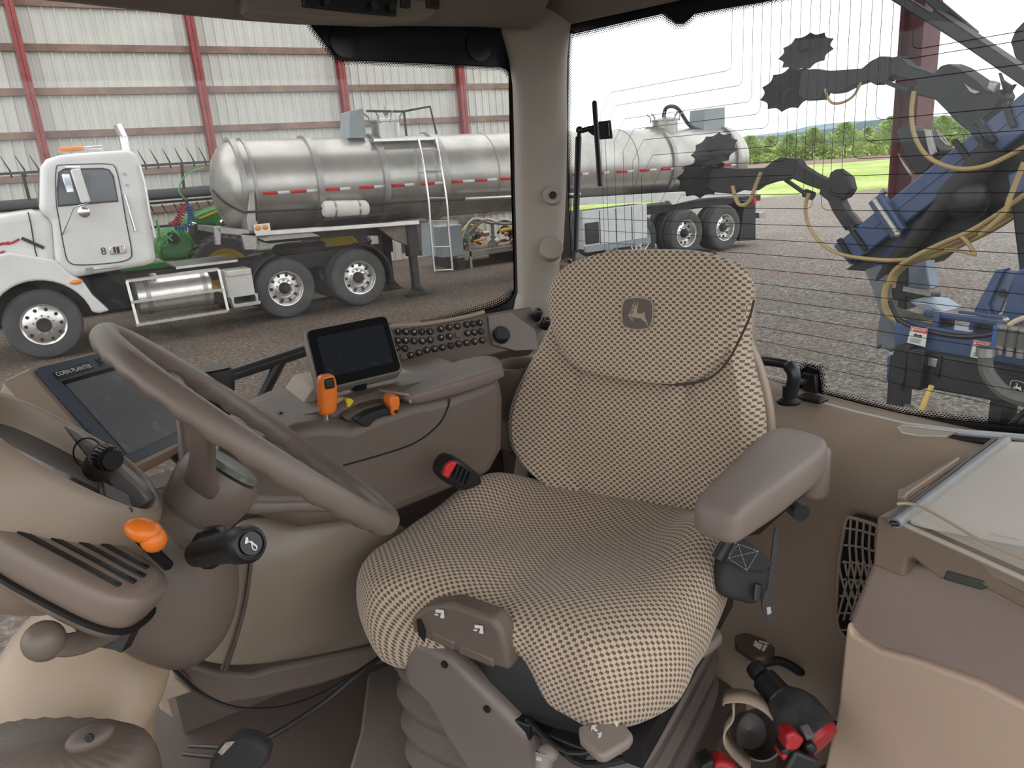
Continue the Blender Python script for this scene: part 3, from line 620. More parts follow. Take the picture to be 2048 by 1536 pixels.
# green tractor behind the truck
gt = thing('green_tractor', 'green row-crop tractor with a yellow hood stripe, mostly hidden behind the truck and tank front', 'tractor', (3.2, 16.2, 0))
GY = 15.75
g = G(); g.prism(TP([(372, 440), (400, 425), (440, 411), (500, 400), (560, 400), (570, 445), (470, 450), (400, 452), (372, 455)], GY), (0, .75, 0)); g.obj('hood', M_GREEN, gt, bevel=.06, bseg=3)
g = G(); g.prism(TP([(396, 436), (434, 420), (500, 411), (500, 416), (434, 425), (400, 438)], GY - .012), (0, .02, 0)); g.obj('hood_stripe', M_YEL, gt)
g = G(); g.prism(TP([(390, 440), (432, 426), (432, 470), (400, 492), (388, 480)], GY + .03), (0, .7, 0)); g.obj('grille', BLK, gt)
g = G(); g.prism(TP([(316, 505), (322, 470), (345, 455), (372, 460), (388, 478), (392, 500), (378, 520), (325, 524)], GY - .1), (0, .9, 0)); g.obj('front_frame', M_GREEN, gt, bevel=.08, bseg=3)
g = G(); g.prism(TP([(336, 465), (352, 468), (362, 480), (350, 490), (335, 482)], GY - .13), (0, .05, 0)); g.obj('frame_opening', M_DARKST, gt)
g = G(); g.sph(PY(386, 449, GY - .03), .06, 12, (1.2, .5, .8)); g.obj('headlight', CHROME, gt)
g = G(); g.sph(PY(444, 444, GY - .2), .05, 12); g.obj('work_light', CHROME, gt)
g = G(); g.prism(TP([(430, 425), (450, 440), (446, 455), (434, 452)], GY - .15), (0, .1, 0)); g.obj('fender_bracket', M_GREEN, gt)
g = G(); g.lathe(PY(325, 484, GY - .2), (0, 1, 0), [(.07, 0), (.095, 0), (.095, .03), (.07, .03)], 20, closed=True); g.obj('hose_loop', mat('bright_green_hose', (.12, .5, .15), .4), gt)
for a in ([(313, 460), (318, 452), (319, 470), (330, 478)], [(330, 470), (345, 482)], [(345, 460), (358, 470)]):
    g = G(); g.tube(TP(a, GY - .25), .016, 6, smooth=4); g.obj('hose', MAT['bright_green_hose'], gt)
g = G(); g.tube(TP([(315, 465), (319, 493)], GY - .25), .012, 6); g.obj('yellow_hose', YELLOW, gt)
def agwheel(parent, c, R, W, name):
    g = G(); h = W / 2
    g.lathe(c, (0, -1, 0), [(R * .6, -h * .8), (R * .9, -h), (R * .97, -h * .8), (R * .97, h * .8), (R * .9, h), (R * .6, h * .8)], 48, closed=True)
    for k in range(28):
        a = 2 * PI * k / 28; q = Vector(c) + Vector((math.cos(a) * R * .97, -h * .45, math.sin(a) * R * .97)); g.bar(q + V(0, -h * .5, 0), q + V(math.cos(a + 1.57) * .12, h * .95, math.sin(a + 1.57) * .12), .05, .07, (math.cos(a), 0, math.sin(a)))
    g.obj(name, M_TYRE, parent, ang=30)
    g = G(); g.lathe(c, (0, -1, 0), [(R * .62, h * .75), (R * .62, h * .85), (R * .56, h * .7), (R * .5, h * .2), (R * .2, 0), (0, 0), (0, -.05), (R * .6, -.05)], 40, closed=True); g.lathe(c, (0, -1, 0), [(R * .2, 0), (R * .2, .1), (R * .1, .14), (0, .14)], 20); g.obj('rim', M_YEL, parent)
c = PY(672, 500, 15.9); agwheel(gt, (c.x, 15.9, .78), .78, .42, 'front_wheel')
c2 = PY(450, 530, 15.7); agwheel(gt, (c2.x, 15.7, .72), .72, .4, 'front_wheel')
g = G(); g.bx(c2.x, c.x, 16.1, 16.5, .6, 1.0); g.obj('axle_beam', M_GREEN, gt)
g = G(); g.tube(TP([(640, 470), (655, 452)], 15.6), .03, 8); g.obj('drag_link', M_DARKST, gt)
# pump skid
pk = thing('pump_skid', 'flatbed skid of pumps, hoses and a grey cabinet standing behind the tanker', 'pump unit', (10, 16.6, 0))
SY = 15.9
def SPy(pts, y=SY): return [PY(a, b, y) for a, b in pts]
g = G(); q = PY(915, 520, SY); q2 = PY(1060, 500, SY); g.bx(q.x, q2.x + 1.2, SY, SY + 1.6, .28, .42); g.obj('deck', M_STAIND, pk, bevel=.01)
g = G(); g.bx(q.x + .05, q2.x + 1, SY + .05, SY + 1.5, .42, .45); g.obj('deck_boards', M_GIRT, pk)
g = G(); q = PY(880, 515, SY); q3 = PY(919, 450, SY); g.bx(q.x, q3.x, SY - .1, SY + .5, .36, q3.z + .02); g.obj('control_cabinet', M_GREYB, pk, bevel=.012)
g = G(); q = PY(947, 480, SY + .3); g.lathe((q.x, SY + .5, .95), (0, 0, 1), [(0, -.25), (.22, -.05), (.24, .0), (.24, .38), (.2, .42), (0, .44)], 24); g.obj('mixing_tank', M_STAIND, pk)
cols_ = [BLK, M_GREEN, M_YEL, STEEL, mat('brown_pump_casting', (.3, .2, .13), .5), M_DARKST]
rnd = random.Random(5)
for k in range(26):
    px = rnd.uniform(922, 1040); pyv = rnd.uniform(462, 500); q = PY(px, pyv, SY + rnd.uniform(.1, .9)); g = G(); r = rnd.uniform(.06, .13)
    if k % 3 == 0: g.cyl(q, q + V(rnd.uniform(.1, .35), rnd.uniform(-.1, .1), 0), r); nm = 'pump_housing'
    elif k % 3 == 1: g.sph(q, r, 12, (1, 1, .8)); nm = 'valve_body'
    else: g.tube([q, q + V(.2, 0, .15), q + V(.5, .05, .05)], .028, 8, smooth=4); nm = 'plumbing'
    g.obj(nm, cols_[k % 6], pk)
for k, (a, m_) in enumerate((([(922, 480), (945, 440), (985, 446), (1010, 440), (1040, 452)], STEEL), ([(930, 470), (968, 440), (1000, 447), (1030, 446)], STEEL), ([(1000, 462), (1025, 456), (1050, 450)], M_YEL), ([(948, 483), (970, 478)], M_AMB), ([(1022, 495), (1030, 482)], REDP))):
    g = G(); g.tube(SPy(a), .045 if k < 3 else .03, 8, smooth=5); g.obj('suction_hose', m_, pk)
for a in (940, 989, 1035):
    q = PY(a, 497, SY); g = G(); g.bx(q.x - .03, q.x + .03, SY, SY + .06, 0 if a != 989 else .42, 1.0); g.obj('post', STEEL, pk)
for a in (925, 1040):
    q = PY(a, 510, SY); g = G(); g.bx(q.x - .1, q.x + .1, SY + .1, SY + 1.4, 0, .3); g.obj('skid_foot', M_DARKST, pk)
# ================= blue planter behind the tractor =================
M_BLUE = mat('dusty_hazed_blue_paint', (.06, .10, .21), .38, var=.3, vscale=5, coat=.15)  # blue greyed to carry the haze of the rear glass
M_BLUEL = mat('bright_blue_plastic', (.04, .16, .50), .4)
M_BLKS = mat('dirty_black_steel', (.024, .024, .026), .55, var=.55, vscale=7, bump=.2, bscale=60)
M_HOSE = mat('tan_rubber_hose', (.42, .30, .13), .45, var=.2)
M_HOSEG = mat('grey_rubber_hose', (.12, .12, .105), .5, var=.3)
XB = 4.4
pn = thing('row_crop_planter', 'dark blue folded planter toolbar with black scalloped discs and tan hoses behind the rear window', 'planter', (4.4, 2.0, 0))
def BP(pts, x=XB): return [PX(a, b, x) for a, b in pts]
D1 = PX(1665, 492, XB); D2 = PX(2250, 20, XB)
bd = (D2 - D1).normalized()
D1b = PX(1688, 539, XB); wv = (D1b - D1) - bd * (D1b - D1).dot(bd)
g = G(); g.prism([D1, D1 + wv + bd * .03, D2 + wv, D2], (.20, 0, 0)); g.obj('toolbar_beam', M_BLUE, pn, bevel=.012, bseg=3)
g = G(); a_, b_ = D1 + wv * .42 + V(-.004, 0, 0), D2 + wv * .42 + V(-.004, 0, 0); g.bar(a_ + bd * .3, b_, .012, .006, (1, 0, 0)); g.obj('weld_line', M_BLUE, pn)
# dark underslung beam below the blue face
g = G(); g.prism(BP([(1690, 540), (1735, 505), (1800, 450), (1905, 350), (2048, 245), (2200, 130), (2200, 330), (2048, 405), (1935, 470), (1880, 505), (1850, 530), (1760, 545)], XB + .05), (.22, 0, 0)); g.obj('under_beam', M_BLKS, pn, bevel=.01)
g = G(); g.prism(BP([(1735, 540), (1800, 470), (1905, 375), (1960, 340), (1930, 400), (1850, 470), (1790, 540)], XB + .02), (.1, 0, 0)); g.obj('cylinder_bracket', mat('deep_blue_steel', (.02, .045, .13), .5, var=.5, vscale=9), pn, bevel=.01)
g = G(); g.cyl(PX(1760, 560, XB), PX(1895, 400, XB - .05), .05); g.cyl(PX(1895, 400, XB - .05), PX(1990, 300, XB - .05), .075); g.obj('fold_cylinder', M_BLKS, pn)
g = G(); g.sph(PX(1935, 400, XB - .06), .12, 14, (.6, 1, 1)); g.obj('cylinder_end', BLK, pn)
for a, b_ in (((1678, 478), (1705, 522)), ((1700, 455), (1732, 500)), ((1908, 280), (1944, 327)), ((1940, 252), (1976, 297)), ((1956, 240), (1990, 285)), ((2010, 205), (2028, 255))):
    g = G(); g.bar(PX(*a, XB - .012), PX(*b_, XB - .012), .028, .03, (1, 0, 0)); g.obj('clamp_strap', BLK, pn, bevel=.004)
# u-bolt clamp band
g = G(); g.bar(PX(1752, 395, XB - .03), PX(1800, 468, XB - .03), .10, .05, (1, 0, 0)); g.obj('hinge_clamp', M_BLUE, pn, bevel=.01)
g = G(); g.cyl(PX(1748, 400, XB - .07), PX(1795, 468, XB - .07), .018); g.sph(PX(1795, 468, XB - .08), .022); g.cyl(PX(1764, 388, XB), PX(1770, 380, XB), .02); g.obj('clamp_bolt', STEEL, pn)
# scalloped row cleaner discs
def disc(cpx, cpy, x, r, nrm, name='row_cleaner_disc', n=11):
    c = PX(cpx, cpy, x); F = frame(nrm); g = G(); pts = []
    seg = n * 8
    for k in range(seg):
        a = 2 * PI * k / seg; sc_ = abs(math.sin(a * n / 2)); rr_ = r * (1 - .15 * sc_ ** .9); pts.append((a, rr_))
    ring = [[c + F @ Vector((math.cos(a) * q * f_, math.sin(a) * q * f_, dz)) for a, q in pts] for f_, dz in ((1, 0), (.85, .01), (.35, .03), (.02, .03))]
    ring2 = [[p + F @ Vector((0, 0, -.006)) for p in rg] for rg in ring]
    g.loft(ring + ring2[::-1], (False, False)); g.loft([ring[0], ring2[0]], (False, False))
    g.cyl(c + F @ Vector((0, 0, -.03)), c + F @ Vector((0, 0, .06)), r * .28)
    return g.obj(name, M_BLKS, pn)
vd = ray(1600, 150).normalized()
UPV = V(0, 0, 1)
disc(1612, 102, 4.75, .185, (-vd * .66 + UPV * .6 + V(0, .2, 0)))
disc(1580, 180, 4.7, .205, (-vd * .5 - UPV * .7 + V(.0, -.25, 0)))
disc(1428, 300, 4.55, .185, (-vd * .66 + UPV * .6 + V(0, .2, 0)))
disc(1405, 357, 4.5, .205, (-vd * .6 - UPV * .6 + V(0, -.3, 0)))
def arm(pts, x, th, name, m=M_BLKS, bev=.008):
    g = G(); g.prism(BP(pts, x), (th, 0, 0)); return g.obj(name, m, pn, bevel=bev)
arm([(1600, 140), (1625, 138), (1650, 142), (1722, 137), (1740, 122), (1760, 112), (1775, 116), (1797, 112), (1805, 118), (1815, 130), (1865, 147), (1905, 160), (1905, 195), (1845, 180), (1830, 165), (1785, 150), (1775, 161), (1752, 171), (1735, 162), (1705, 172), (1680, 185), (1665, 188), (1648, 182), (1640, 200), (1615, 202), (1595, 190)], 4.65, .09, 'parallel_arm')
arm([(1400, 340), (1440, 335), (1480, 338), (1528, 336), (1545, 322), (1560, 315), (1592, 318), (1600, 332), (1625, 348), (1655, 362), (1660, 345), (1672, 338), (1695, 355), (1701, 380), (1690, 396), (1680, 400), (1690, 420), (1715, 450), (1690, 462), (1665, 425), (1655, 402), (1637, 388), (1640, 380), (1612, 370), (1580, 356), (1568, 361), (1545, 364), (1520, 372), (1505, 382), (1480, 380), (1460, 388), (1430, 385), (1405, 370)], 4.5, .08, 'parallel_arm')
arm([(1865, 150), (1880, 132), (1895, 128), (1915, 136), (1950, 160), (1975, 185), (1995, 178), (2003, 195), (1985, 225), (1935, 262), (1910, 240), (1870, 200), (1830, 190), (1828, 170)], 4.55, .16, 'row_unit_shank')
arm([(1873, 200), (1905, 205), (1950, 235), (1935, 262), (1908, 240)], 4.6, .05, 'gauge_plate', M_BLKS)
arm([(1925, 165), (1945, 178), (1960, 184), (1950, 190), (1938, 186)], 4.53, .02, 'worn_steel_plate', STEEL)
arm([(1978, 160), (1992, 166), (1988, 188), (1972, 178)], 4.53, .06, 'bright_bracket', STEEL)
arm([(1996, 145), (2002, 160), (2020, 172), (2028, 168), (2015, 188), (2005, 180)], 4.6, .04, 'seed_tube_tip')
arm([(1792, 262), (1800, 254), (1815, 254), (1820, 262), (1850, 262), (1865, 285), (1880, 300), (1870, 320), (1850, 345), (1830, 350), (1812, 320), (1800, 290)], 4.62, .16, 'row_unit_shank')
arm([(1846, 256), (1860, 258), (1872, 305), (1860, 318), (1852, 290)], 4.58, .02, 'opener_blade', STEEL)
arm([(1794, 306), (1800, 315), (1826, 350), (1820, 352), (1805, 330)], 4.6, .02, 'opener_blade', STEEL)
arm([(1869, 258), (1885, 275), (1898, 292), (1890, 292), (1878, 280)], 4.62, .03, 'opener_blade', STEEL)
arm([(1655, 362), (1665, 345), (1680, 340), (1697, 358), (1701, 378), (1690, 395), (1665, 392), (1650, 380)], 4.46, .05, 'closing_wheel')
arm([(1682, 402), (1692, 408), (1722, 445), (1712, 452)], 4.55, .015, 'worn_blade', STEEL)
for a, b_ in (((1770, 163), (1806, 178)), ((1572, 360), (1612, 388))):
    g = G(); g.bar(PX(*a, 4.6), PX(*b_, 4.6), .03, .02); g.cyl(PX(b_[0] - 2, b_[1] - 2, 4.6), PX(b_[0] + 14, b_[1] + 4, 4.6), .03); g.obj('down_pressure_rod', M_BLKS, pn)
# upper right row unit partly in view
arm([(2020, 85), (2030, 60), (2048, 42), (2090, 40), (2100, 180), (2060, 160), (2040, 130), (2028, 112), (2024, 95)], 4.7, .12, 'row_unit_shank')
# black diagonal brace
g = G(); g.bar(PX(1740, -40, 3.6), PX(2048, 152, 3.6), .04, .04); g.bar(PX(1870, 30, 3.55), PX(2120, 200, 3.55), .085, .05); g.bar(PX(1840, -20, 3.62), PX(1950, 72, 3.62), .03, .04); g.obj('diagonal_brace', BLK, pn, bevel=.006)
# hoses
def hose(pts, x, r, m=M_HOSE, nm='hose', sm=8): 
    g = G(); g.tube(BP(pts, x), r, 8, smooth=sm); return g.obj(nm, m, pn)
hose([(1828, 182), (1823, 220), (1826, 260), (1840, 295), (1862, 318), (1895, 333), (1930, 338), (1970, 332), (2010, 315), (2060, 288)], 4.25, .0125)
hose([(1650, 178), (1658, 200), (1670, 207), (1690, 203), (1708, 190), (1722, 165)], 4.6, .009)
hose([(1522, 345), (1512, 370), (1500, 400), (1488, 410), (1475, 405), (1465, 372)], 4.45, .014, M_HOSE)
hose([(1618, 388), (1612, 405), (1612, 430), (1622, 460), (1645, 488), (1680, 508), (1740, 518), (1800, 520), (1860, 512), (1920, 490), (1980, 460), (2048, 420)], 4.25, .012)
for k, off in enumerate(((0, 0), (2, 6), (-2, 12), (4, 16), (0, 20))):
    ox, oy = off
    hose([(1775 + k * 3, 575), (1785 + k * 2, 545 + oy * .3), (1820, 518 + oy * .5), (1880 + ox, 488 + oy), (1940 + ox, 462 + oy), (2000, 425 + oy * 1.3), (2060, 380 + oy * 1.5)], 4.2 + .02 * k, .013)
hose([(2048, 325), (2030, 370), (2020, 395), (2005, 430), (1960, 470)], 4.15, .014)
hose([(1920, 470), (1935, 485), (1950, 508)], 4.2, .012, sm=3); hose([(1890, 500), (1920, 502), (1952, 510)], 4.2, .010, sm=3)
for k in range(5):
    hose([(1772 + k * 2, 568), (1767 + k * 3, 590), (1770 + k * 4, 620 - k * 2), (1790 + k * 5, 640 - k * 4), (1830 + k * 3, 652 - k * 5), (1872, 650 - k * 7)], 4.1 + .015 * k, .014, M_HOSE if k < 2 else M_HOSEG)
for k in range(4):
    hose([(1780 + k * 3, 600), (1800, 640 + k * 2), (1850, 660 + k * 3), (1910, 672 + k * 2), (1960, 672), (2000, 664 + k)], 4.0 + .02 * k, .014, M_HOSEG if k % 2 else BLK, 'hydraulic_line')
# mast and upright posts
def pl8(pts, x, th, nm, m=M_BLUE, bev=.008): return arm(pts, x, th, nm, m, bev)
pl8([(1728, 540), (1760, 530), (1775, 545), (1778, 600), (1785, 640), (1800, 690), (1780, 705), (1760, 690), (1752, 700), (1752, 665), (1760, 630), (1745, 580)], 4.35, .06, 'upright_plate', mat('grey_blue_plate', (.16, .18, .20), .5, var=.4, vscale=6))
pl8([(1770, 530), (1812, 530), (1812, 620), (1780, 610)], 4.38, .14, 'upright_post', M_BLKS)
pl8([(1812, 530), (1850, 515), (1860, 580), (1812, 575)], 4.4, .10, 'hinge_plate', mat('grey_blue_steel', (.20, .25, .32), .35, .3, var=.25))
g = G(); g.bar(PX(1808, 577, 4.36), PX(1860, 587, 4.36), .02, .03); g.obj('hinge_pin', STEEL, pn)
pl8([(1808, 585), (1860, 590), (1858, 602), (1810, 596)], 4.38, .12, 'hinge_block', M_BLKS)
pl8([(1815, 602), (1860, 606), (1888, 625), (1860, 628), (1835, 615)], 4.2, .2, 'step_plate', mat('pale_blue_plate', (.35, .42, .50), .35, .4))
g = G(); g.bar(PX(1850, 626, 4.1), PX(2010, 646, 3.9), .035, .035); g.bar(PX(1920, 625, 4.1), PX(2012, 637, 3.95), .03, .03); g.obj('linkage_rod', M_BLUE, pn, bevel=.01)
pl8([(1945, 625), (1990, 540), (2008, 538), (1975, 610), (1985, 640), (2000, 655), (1950, 655)], 4.1, .08, 'tower_flange')
pl8([(1992, 540), (2036, 542), (2000, 625), (1985, 632), (1975, 610)], 4.14, .02, 'tower_web', mat('light_blue_web', (.16, .22, .32), .4, var=.3))
pl8([(2030, 545), (2048, 535), (2200, 540), (2200, 700), (1995, 690), (2000, 640)], 4.08, .1, 'tower_flange')
g = G(); g.cyl(PX(2005, 586, 4.13), PX(2005, 586, 4.15), .02); g.obj('pin_hole', BLK, pn)
pl8([(2020, 390), (2048, 380), (2200, 380), (2200, 560), (2044, 560), (2030, 470)], 4.2, .12, 'tower_upper_plate', M_BLKS)
pl8([(2015, 350), (2060, 330), (2060, 620), (2044, 600), (2033, 500)], 4.3, .1, 'tower_column')
# front cross beam with danger signs
pl8([(1790, 645), (1805, 648), (1870, 655), (2048, 680), (2200, 700), (2200, 770), (2048, 745), (1940, 718), (1815, 705), (1788, 700)], 4.0, .14, 'cross_beam')
pl8([(1866, 628), (1878, 628), (1876, 655), (1862, 655)], 4.02, .05, 'window_post', M_BLUE); pl8([(1940, 636), (1948, 640), (1946, 662), (1935, 660)], 4.02, .05, 'window_post', M_BLUE)
pl8([(1875, 632), (1902, 634), (1900, 658), (1875, 655)], 4.06, .05, 'dark_gusset', M_BLKS); pl8([(1948, 640), (2000, 645), (2000, 675), (1945, 668)], 4.06, .05, 'dark_gusset', M_BLKS)
M_SIGN = mat('white_sign_vinyl', (.72, .74, .68), .45, var=.1, vscale=30); M_SIGNR = mat('red_sign_vinyl', (.55, .03, .05), .4)
def dsign(tl, trr, br, bl, xo, dx=0.0):
    s_ = arm([tl, trr, br, bl], xo, .004, 'danger_sign', M_SIGN, 0)
    k = .27
    rl = (tl[0] + (bl[0] - tl[0]) * k, tl[1] + (bl[1] - tl[1]) * k); rr_ = (trr[0] + (br[0] - trr[0]) * k, trr[1] + (br[1] - trr[1]) * k)
    a1 = arm([(tl[0] + 1, tl[1] + 1), (trr[0] - 1, trr[1] + 1), rr_, rl], xo - .002, .002, 'danger_header', M_SIGNR, 0); a1.parent = s_
    P0, P1, P2 = PX(*tl, xo - .004), PX(*trr, xo - .004), PX(*bl, xo - .004)
    xd = (P1 - P0); L_ = xd.length
    t = text_mesh('danger_lettering', 'DANGER', MAT['white_ink'], s_, P0 + xd * .55 + (P2 - P0) * (k * .5), xd, -(P2 - P0), L_ * .2); t.parent = s_; t.matrix_parent_inverse = Matrix.Identity(4)
    s_.matrix_parent_inverse = s_.matrix_parent_inverse
    g = G(); ya = (P2 - P0)
    g.prism([P0 + xd * .06 + ya * .22, P0 + xd * .18 + ya * .22, P0 + xd * .12 + ya * .06], (-.002, 0, 0)); tri = g.obj('warning_triangle', MAT['white_ink'], pn)
    g = G()
    for j, (u0, u1) in enumerate(((.15, .8), (.1, .85), (.12, .7), (.1, .8))):
        v_ = .68 + j * .07; g.prism([P0 + xd * u0 + ya * v_, P0 + xd * u1 + ya * v_, P0 + xd * u1 + ya * (v_ + .015), P0 + xd * u0 + ya * (v_ + .015)], (-.001, 0, 0))
    g.obj('sign_text_lines', BLK, pn)
    g = G(); g.prism([P0 + xd * .25 + ya * .5, P0 + xd * .4 + ya * .36, P0 + xd * .5 + ya * .46, P0 + xd * .72 + ya * .4, P0 + xd * .8 + ya * .54, P0 + xd * .5 + ya * .52], (-.001, 0, 0)); g.obj('sign_pictogram', BLK, pn)
dsign((1822, 653), (1855, 658), (1850, 694), (1814, 685), 3.95)
dsign((1947, 680), (1982, 686), (1976, 720), (1940, 714), 3.90)
# blue manifold with sight tubes
g = G(); g.prism(BP([(1985, 650), (2080, 668), (2080, 722), (1980, 706)], 3.85), (.05, 0, 0)); g.obj('flow_manifold', M_BLUEL, pn, bevel=.008)
for k in range(5):
    a = 2003 + k * 21; g = G(); g.cyl(PX(a + 6, 652 + k * 3, 3.80), PX(a - 1, 690 + k * 3.5, 3.80), .026); g.obj('sight_tube', M_HOSEG, pn)
    g = G(); g.cyl(PX(a - 2, 690 + k * 3.5, 3.80), PX(a - 5, 708 + k * 3.5, 3.80), .020); g.obj('brass_fitting', STEEL, pn)
    g = G(); g.cyl(PX(a + 7, 648 + k * 3, 3.80), PX(a + 6, 655 + k * 3, 3.80), .034); g.sph(PX(a + 9, 640 + k * 3, 3.82), .016); g.obj('tube_cap', STEEL, pn)
hose([(2018, 650), (2035, 640), (2060, 632)], 3.8, .012, mat('pale_hose', (.6, .48, .36), .5), sm=4)
# black folding lift box with deer emblem
pl8([(1815, 700), (1875, 708), (1960, 722), (2048, 738), (2200, 765), (2200, 830), (2048, 815), (1945, 795), (1835, 775), (1808, 772)], 3.95, .35, 'hitch_box', M_BLKS, .015)
pl8([(1868, 740), (1876, 712), (1882, 714), (1874, 760)], 3.93, .03, 'box_gap_edge', BLK)
pl8([(1792, 690), (1816, 694), (1810, 760), (1800, 780), (1806, 796), (1802, 825), (1776, 812), (1775, 766), (1782, 715)], 3.9, .09, 'coupler_arm', M_BLKS)
pl8([(1774, 712), (1782, 712), (1776, 765), (1772, 760)], 3.95, .1, 'coupler_edge', M_BLUE)
pl8([(1815, 700), (1848, 705), (1840, 782), (1808, 775)], 3.88, .07, 'coupler_link', BLK)
pl8([(1854, 714), (1875, 718), (1872, 736), (1852, 731)], 3.93, .01, 'bright_spacer', STEEL)
g = G(); g.cyl(PX(1863, 772, 3.8), PX(1841, 824, 3.8), .014); g.obj('yellow_handle', mat('faded_yellow', (.75, .52, .16), .5), pn)
hose([(1972, 703), (1972, 735), (1985, 760), (2010, 785), (2048, 800), (2100, 808)], 3.75, .035, M_HOSEG, 'large_hose')
g = G(); g.cyl(PX(1972, 695, 3.75), PX(1971, 712, 3.75), .042); g.obj('hose_clamp', STEEL, pn)
# carrying tyre
g = G(); tc_ = PX(2040, 830, 4.1); R_ = .42
g.lathe((tc_.x + .1, tc_.y - .12, .47), (0, -1, 0), [(.2, -.15), (.42, -.16), (.46, -.13), (.46, .13), (.42, .16), (.2, .15)], 48, closed=True)
for k in range(7): g.lathe((tc_.x + .1, tc_.y - .12 - .11 + k * .037, .47), (0, -1, 0), [(.45, -.008), (.475, -.008), (.475, .008), (.45, .008)], 48, closed=True)
g.obj('ribbed_tyre', M_TYRE, pn, ang=25)
g = G(); g.cyl((tc_.x + .1, tc_.y - .4, .47), (tc_.x + .1, tc_.y + .1, .47), .06); g.bx(tc_.x + .02, tc_.x + .2, tc_.y + .1, tc_.y + .16, .4, 1.2); g.obj('wheel_axle', M_BLKS, pn)
g = G(); g.cyl(PX(1815, 826, 3.7), PX(1818, 812, 3.7), .025); g.cyl(PX(1832, 840, 3.7), PX(1832, 825, 3.7), .035); g.obj('hitch_pin', STEEL, pn)
# stand leg keeps the planter on the ground
g = G(); p = PX(1790, 800, 4.0); g.bx(p.x, p.x + .08, p.y - .05, p.y + .05, 0, p.z + .1); g.obj('stand_leg', M_BLKS, pn)
DEER = [(-.62, .02), (-.36, .06), (-.3, .0), (-.22, .2), (-.2, .35), (-.3, .33), (-.38, .27), (-.3, .42), (-.14, .46), (-.10, .56), (-.28, .66), (-.36, .72), (-.34, .78), (-.24, .7), (-.10, .62), (-.22, .92), (-.18, .94), (-.04, .66), (.0, .66), (.06, .9), (.02, .96), (.10, .92), (.08, .6), (.02, .52), (.16, .5), (.04, .44), (.02, .2), (.1, .13), (.5, .12), (.54, .3), (.66, .1), (.62, .04), (.7, -.2), (.82, -.42), (.96, -.72), (.88, -.68), (.7, -.44), (.54, -.36), (.34, -.2), (.1, -.2), (-.12, -.18), (-.3, -.1), (-.5, -.06), (-.28, -.34), (-.22, -.46), (-.3, -.42), (-.58, -.1)]
FRM = spl2([(-.88, .78), (-.45, .92), (0, .97), (.45, .92), (.88, .78), (1.0, .3), (1.0, -.2), (.86, -.78), (.45, -.93), (0, -.98), (-.45, -.93), (-.86, -.78), (-1.0, -.2), (-1.0, .3)], 3, True)
def emblem(parent, c, xd, yd, s, m_bg, m_fg, th=.0012):
    c = Vector(c); xd = Vector(xd).normalized(); yd = Vector(yd); yd = (yd - xd * yd.dot(xd)).normalized(); zd = xd.cross(yd)
    P = lambda a, b, h=0: c + xd * a * s + yd * b * s + zd * h
    g = G(); g.prism([P(a, b) for a, b in FRM], zd * th); e = g.obj('emblem_patch', m_bg, parent, smooth=False)
    g = G(); o1 = [P(a, b, th) for a, b in FRM]; i1 = [P(a * .93, b * .93, th) for a, b in FRM]
    o2 = [p + zd * th * .7 for p in o1]; i2 = [p + zd * th * .7 for p in i1]; g.loft([o1, o2, i2, i1], (False, False)); f = g.obj('emblem_border', m_fg, parent, smooth=False)
    g = G(); g.prism([P(a * .82 - .04, b * .82 - .1, th) for a, b in DEER], zd * th * .7); bmesh.ops.triangulate(g.b, faces=g.b.faces); d = g.obj('leaping_deer', m_fg, parent, smooth=False)
    if parent.type == 'EMPTY': 
        for q in (f, d): q.parent = e; q.matrix_parent_inverse = Matrix.Identity(4)
    return e
p0 = PX(2035, 774, 3.94); emblem(pn, p0, PX(2045, 776, 3.94) - p0, V(0, 0, 1), .034, BLK, MAT['white_ink'])
# ================= tractor cab shell =================
def DP(px, py, dep): return EYE + ray(px, py) * dep
CAMR = (R3 @ Vector((1, 0, 0))).normalized()
def st(o, label=None): return tag(o, label, None, kind='structure')
def dots_mat(name, pitch, rows, r0, r1, col=(.008, .009, .012)):
    m = bpy.data.materials.new(name); m.use_nodes = True; N = m.node_tree.nodes; Lk = m.node_tree.links; N.clear()
    o = N.new('ShaderNodeOutputMaterial'); tr = N.new('ShaderNodeBsdfTransparent'); df = N.new('ShaderNodeBsdfDiffuse'); df.inputs[0].default_value = (*col, 1)
    mx = N.new('ShaderNodeMixShader'); uv = N.new('ShaderNodeUVMap'); sp = N.new('ShaderNodeSeparateXYZ'); Lk.new(uv.outputs[0], sp.inputs[0])
    def M(op, a, b=None, c=None):
        n = N.new('ShaderNodeMath'); n.operation = op
        for i, v in enumerate((a, b, c)):
            if v is None: continue
            if isinstance(v, (int, float)): n.inputs[i].default_value = v
            else: Lk.new(v, n.inputs[i])
        return n.outputs[0]
    vr = M('MULTIPLY', sp.outputs['Y'], rows); row = M('FLOOR', vr); vf = M('SUBTRACT', M('FRACT', vr), .5)
    ur = M('ADD', M('DIVIDE', sp.outputs['X'], pitch), M('MULTIPLY', M('MODULO', row, 2), .5)); uf = M('SUBTRACT', M('FRACT', ur), .5)
    d = M('SQRT', M('ADD', M('MULTIPLY', uf, uf), M('MULTIPLY', vf, vf)))
    rad = M('ADD', M('MULTIPLY', sp.outputs['Y'], r1 - r0), r0)
    Lk.new(M('LESS_THAN', d, rad), mx.inputs[0]); Lk.new(tr.outputs[0], mx.inputs[1]); Lk.new(df.outputs[0], mx.inputs[2]); Lk.new(mx.outputs[0], o.inputs[0])
    return m
M_DOTS = dots_mat('frit_dots', .0065, 4, .62, .22)
M_FRIT = mat('black_frit', (.006, .007, .010), .25)
